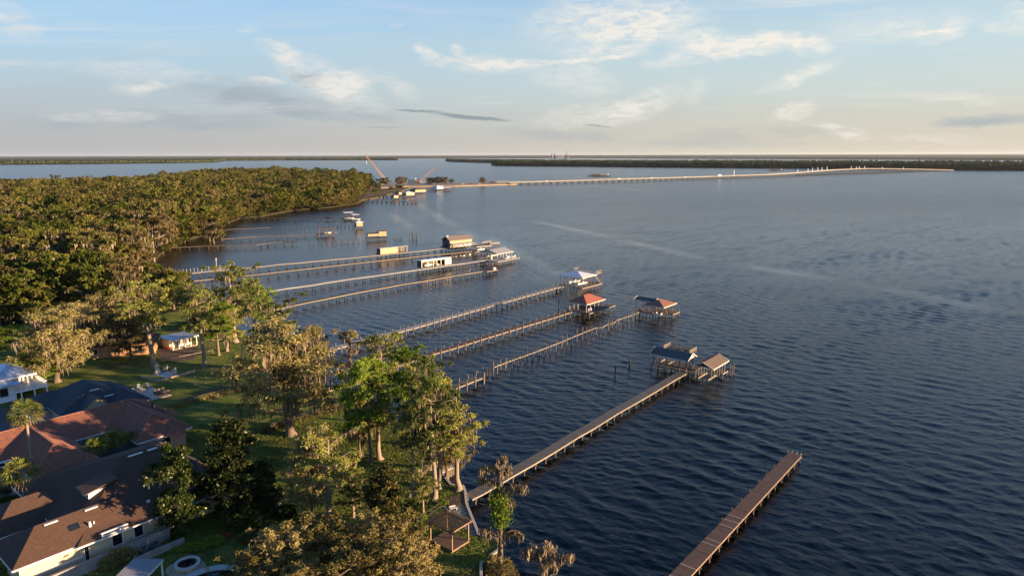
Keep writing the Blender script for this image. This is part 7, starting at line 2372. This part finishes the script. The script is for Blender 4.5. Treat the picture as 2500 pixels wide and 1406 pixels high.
def scatter(name, label, pts3, scales, cat):
    me = bpy.data.meshes.new(name)
    me.from_pydata([tuple(p) for p in pts3], [], [])
    a = me.attributes.new('size', 'FLOAT_VECTOR', 'POINT'); a.data.foreach_set('vector', np.asarray(scales, dtype=np.float32).ravel())
    o = bpy.data.objects.new(name, me); COL.objects.link(o)
    ng = bpy.data.node_groups.new('wood_scatter', 'GeometryNodeTree')
    ng.interface.new_socket('Geometry', in_out='INPUT', socket_type='NodeSocketGeometry')
    ng.interface.new_socket('Geometry', in_out='OUTPUT', socket_type='NodeSocketGeometry')
    N, L = ng.nodes, ng.links
    gi, go = N.new('NodeGroupInput'), N.new('NodeGroupOutput')
    iop = N.new('GeometryNodeInstanceOnPoints'); ci = N.new('GeometryNodeCollectionInfo')
    ci.inputs['Collection'].default_value = fcol; ci.inputs['Separate Children'].default_value = True
    iop.inputs['Pick Instance'].default_value = True
    rv = N.new('FunctionNodeRandomValue'); rv.data_type = 'FLOAT_VECTOR'
    rv.inputs[0].default_value = (0, 0, 0); rv.inputs[1].default_value = (.05, .05, 6.28)
    na = N.new('GeometryNodeInputNamedAttribute'); na.data_type = 'FLOAT_VECTOR'; na.inputs['Name'].default_value = 'size'
    L.new(gi.outputs[0], iop.inputs['Points']); L.new(ci.outputs[0], iop.inputs['Instance'])
    L.new(rv.outputs[0], iop.inputs['Rotation']); L.new(na.outputs['Attribute'], iop.inputs['Scale'])
    L.new(iop.outputs[0], go.inputs[0])
    md = o.modifiers.new('scatter', 'NODES'); md.node_group = ng
    o['kind'] = 'stuff'; o['label'] = label; o['category'] = cat
    return o


sl = [P(x, y, 0) for x, y in WOOD_SHORE[:11]]
fr_ = []
for a, b in zip(sl, sl[1:]):
    n = max(1, int((b - a).length / 4.5))
    for i in range(n):
        p_ = a.lerp(b, (i + r.uniform(0, 1)) / n); p_ = p_ + Vector((-1, .2, 0)) * r.uniform(-1.5, 3.0)
        fr_.append((p_.x, p_.y))
rest = np.concatenate([rest, np.array(fr_)])
pp = np.concatenate([pp, np.array([pix((x, y, 8)) for x, y in fr_])])
hs = r.uniform(.7, 1.3, len(rest)) * np.where(r.uniform(0, 1, len(rest)) < .06, 1.25, 1.0); ws = hs ** .5 * r.uniform(.75, 1.25, len(rest))
hs[-len(fr_):] *= r.uniform(.4, .9, len(fr_))
far_rise = np.clip((pp[n_ind:, 2] - 700) / 700, 0, 1) * .35 * np.clip((pp[n_ind:, 0] - 380) / 200, -.5, 1)
scatter('wood', 'dense olive and brown wood filling the left bank beyond the front trees', np.concatenate([rest, np.full((len(rest), 1), ZF - .3)], 1), np.stack([ws, ws, hs + far_rise], 1), 'forest')

# single trees and bushes at the cove edge, the marsh and the causeway
EDGE = [
    (522, 592, 532, 22, 'moss_oak', 0, 'brown mossy cypress clump standing in the cove water', 0),
    (542, 590, 550, 9, 'cypress', 1, 'thin bare topped cypress at the right of the cove clump', 0),
    (512, 588, 545, 14, 'cypress', 2, 'small cypress at the left of the cove clump', 0),
    (905, 462, 436, 14, 'oak', 0, 'dark round tree at the left foot of the orange crane', .5),
    (938, 456, 434, 17, 'oak', 1, 'dark round tree at the right foot of the orange crane', .5),
    (922, 464, 446, 10, 'oak', 2, 'low bush on the marsh under the orange crane', .5),
    (978, 455, 432, 13, 'moss_oak', 1, 'pale trunked tree left of the dark trestle', .8),
    (990, 454, 433, 7, 'cypress', 0, 'thin tall pine left of the dark trestle', .8),
    (975, 463, 452, 12, 'oak', 3, 'light green bush at the marsh tip', .5),
    (955, 466, 456, 8, 'oak', 1, 'small light green bush in the marsh grass', .5),
    (918, 474, 461, 9, 'oak', 2, 'light green bush at the marsh shoreline', .5),
    (1050, 451, 434, 10, 'moss_oak', 2, 'left of the three rounded trees right of the faded red crane', 1.6),
    (1068, 451, 431, 13, 'moss_oak', 3, 'middle of the three rounded trees right of the faded red crane', 1.6),
    (1084, 451, 432, 11, 'moss_oak', 0, 'right of the three rounded trees right of the faded red crane', 1.6),
    (1103, 450.5, 437, 6, 'oak', 3, 'small lone tree on the causeway between the three trees and the bare one', 1.6),
    (1178, 450, 433, 9, 'moss_oak', 1, 'dark bare looking lone tree on the causeway', 1.6),
    (880, 458, 436, 16, 'oak', 0, 'dark tree at the tip of the left wood behind the marsh', .7),
    (862, 462, 433, 18, 'oak', 1, 'taller tree near the tip of the left wood', .7),
]
for bx, by, ty, hw, kind, vi, lb, z in EDGE:
    b_ = P(bx, by, z)
    H = height_to(b_, ty); d = pix(b_)[2]
    v = MID[kind][vi % len(MID[kind])]
    put_tree(NAMES[kind] if 'bush' not in lb else 'shrub', lb, v, b_, H, hw * d / FPX, cat='shrub' if 'bush' in lb else 'tree')
# bleached dead tree on the cove shore
b_ = P(377, 640, ZF)
dt = thing('dead_tree', 'bleached bare dead tree with sideways limbs on the cove shore', 'tree', b_)
tb = MB()
Hd = height_to(b_, 562)
tb.tube([b_, b_ + Vector((.2, 0, Hd * .5)), b_ + Vector((.5, 0, Hd))], [.4, .3, .06], 7)
for f, az, l_ in ((.5, 0, 5), (.6, 3.1, 4), (.7, .4, 5.5), (.78, 2.8, 4.5), (.88, -.2, 3.5), (.66, -.5, 6)):
    p = b_ + Vector((.3, 0, Hd * f)); d = Vector((math.cos(az), math.sin(az), .35))
    e = p + d * l_ * .6; g = p + d * l_ + Vector((0, 0, .5))
    tb.tube([p, e, g], [.18, .12, .03], 5); tb.tube([e, e + Vector((d.y, -d.x, .8)) * 1.4], [.08, .02], 4); tb.tube([e, e + Vector((-d.y, d.x, .3)) * 1.6], [.08, .02], 4)
tb.build('trunk', mat('bleached_wood', (0.42, 0.34, 0.26), (0.30, 0.24, 0.18), scale=1), dt, smooth=True)
# low waterside growth along the wood's cove edge
for i, (x, y) in enumerate([(430, 600), (452, 592), (415, 608), (398, 618), (500, 577), (560, 545), (600, 533), (640, 529), (690, 519), (730, 514), (780, 511), (830, 504), (860, 499)]):
    b_ = P(x, y - 1.5, .4)
    put_tree('shrub', ('rounded green bush at the water edge of the broken pier cove' if x < 520 else 'rounded green bush at the water edge of the far wood point'), MID['oak'][i % 4], b_ - Vector((0, 0, 1.5)), r.uniform(5, 8), r.uniform(3.2, 4.6), cat='shrub', group='bushes along the cove shore' if x < 520 else 'bushes along the wood point')
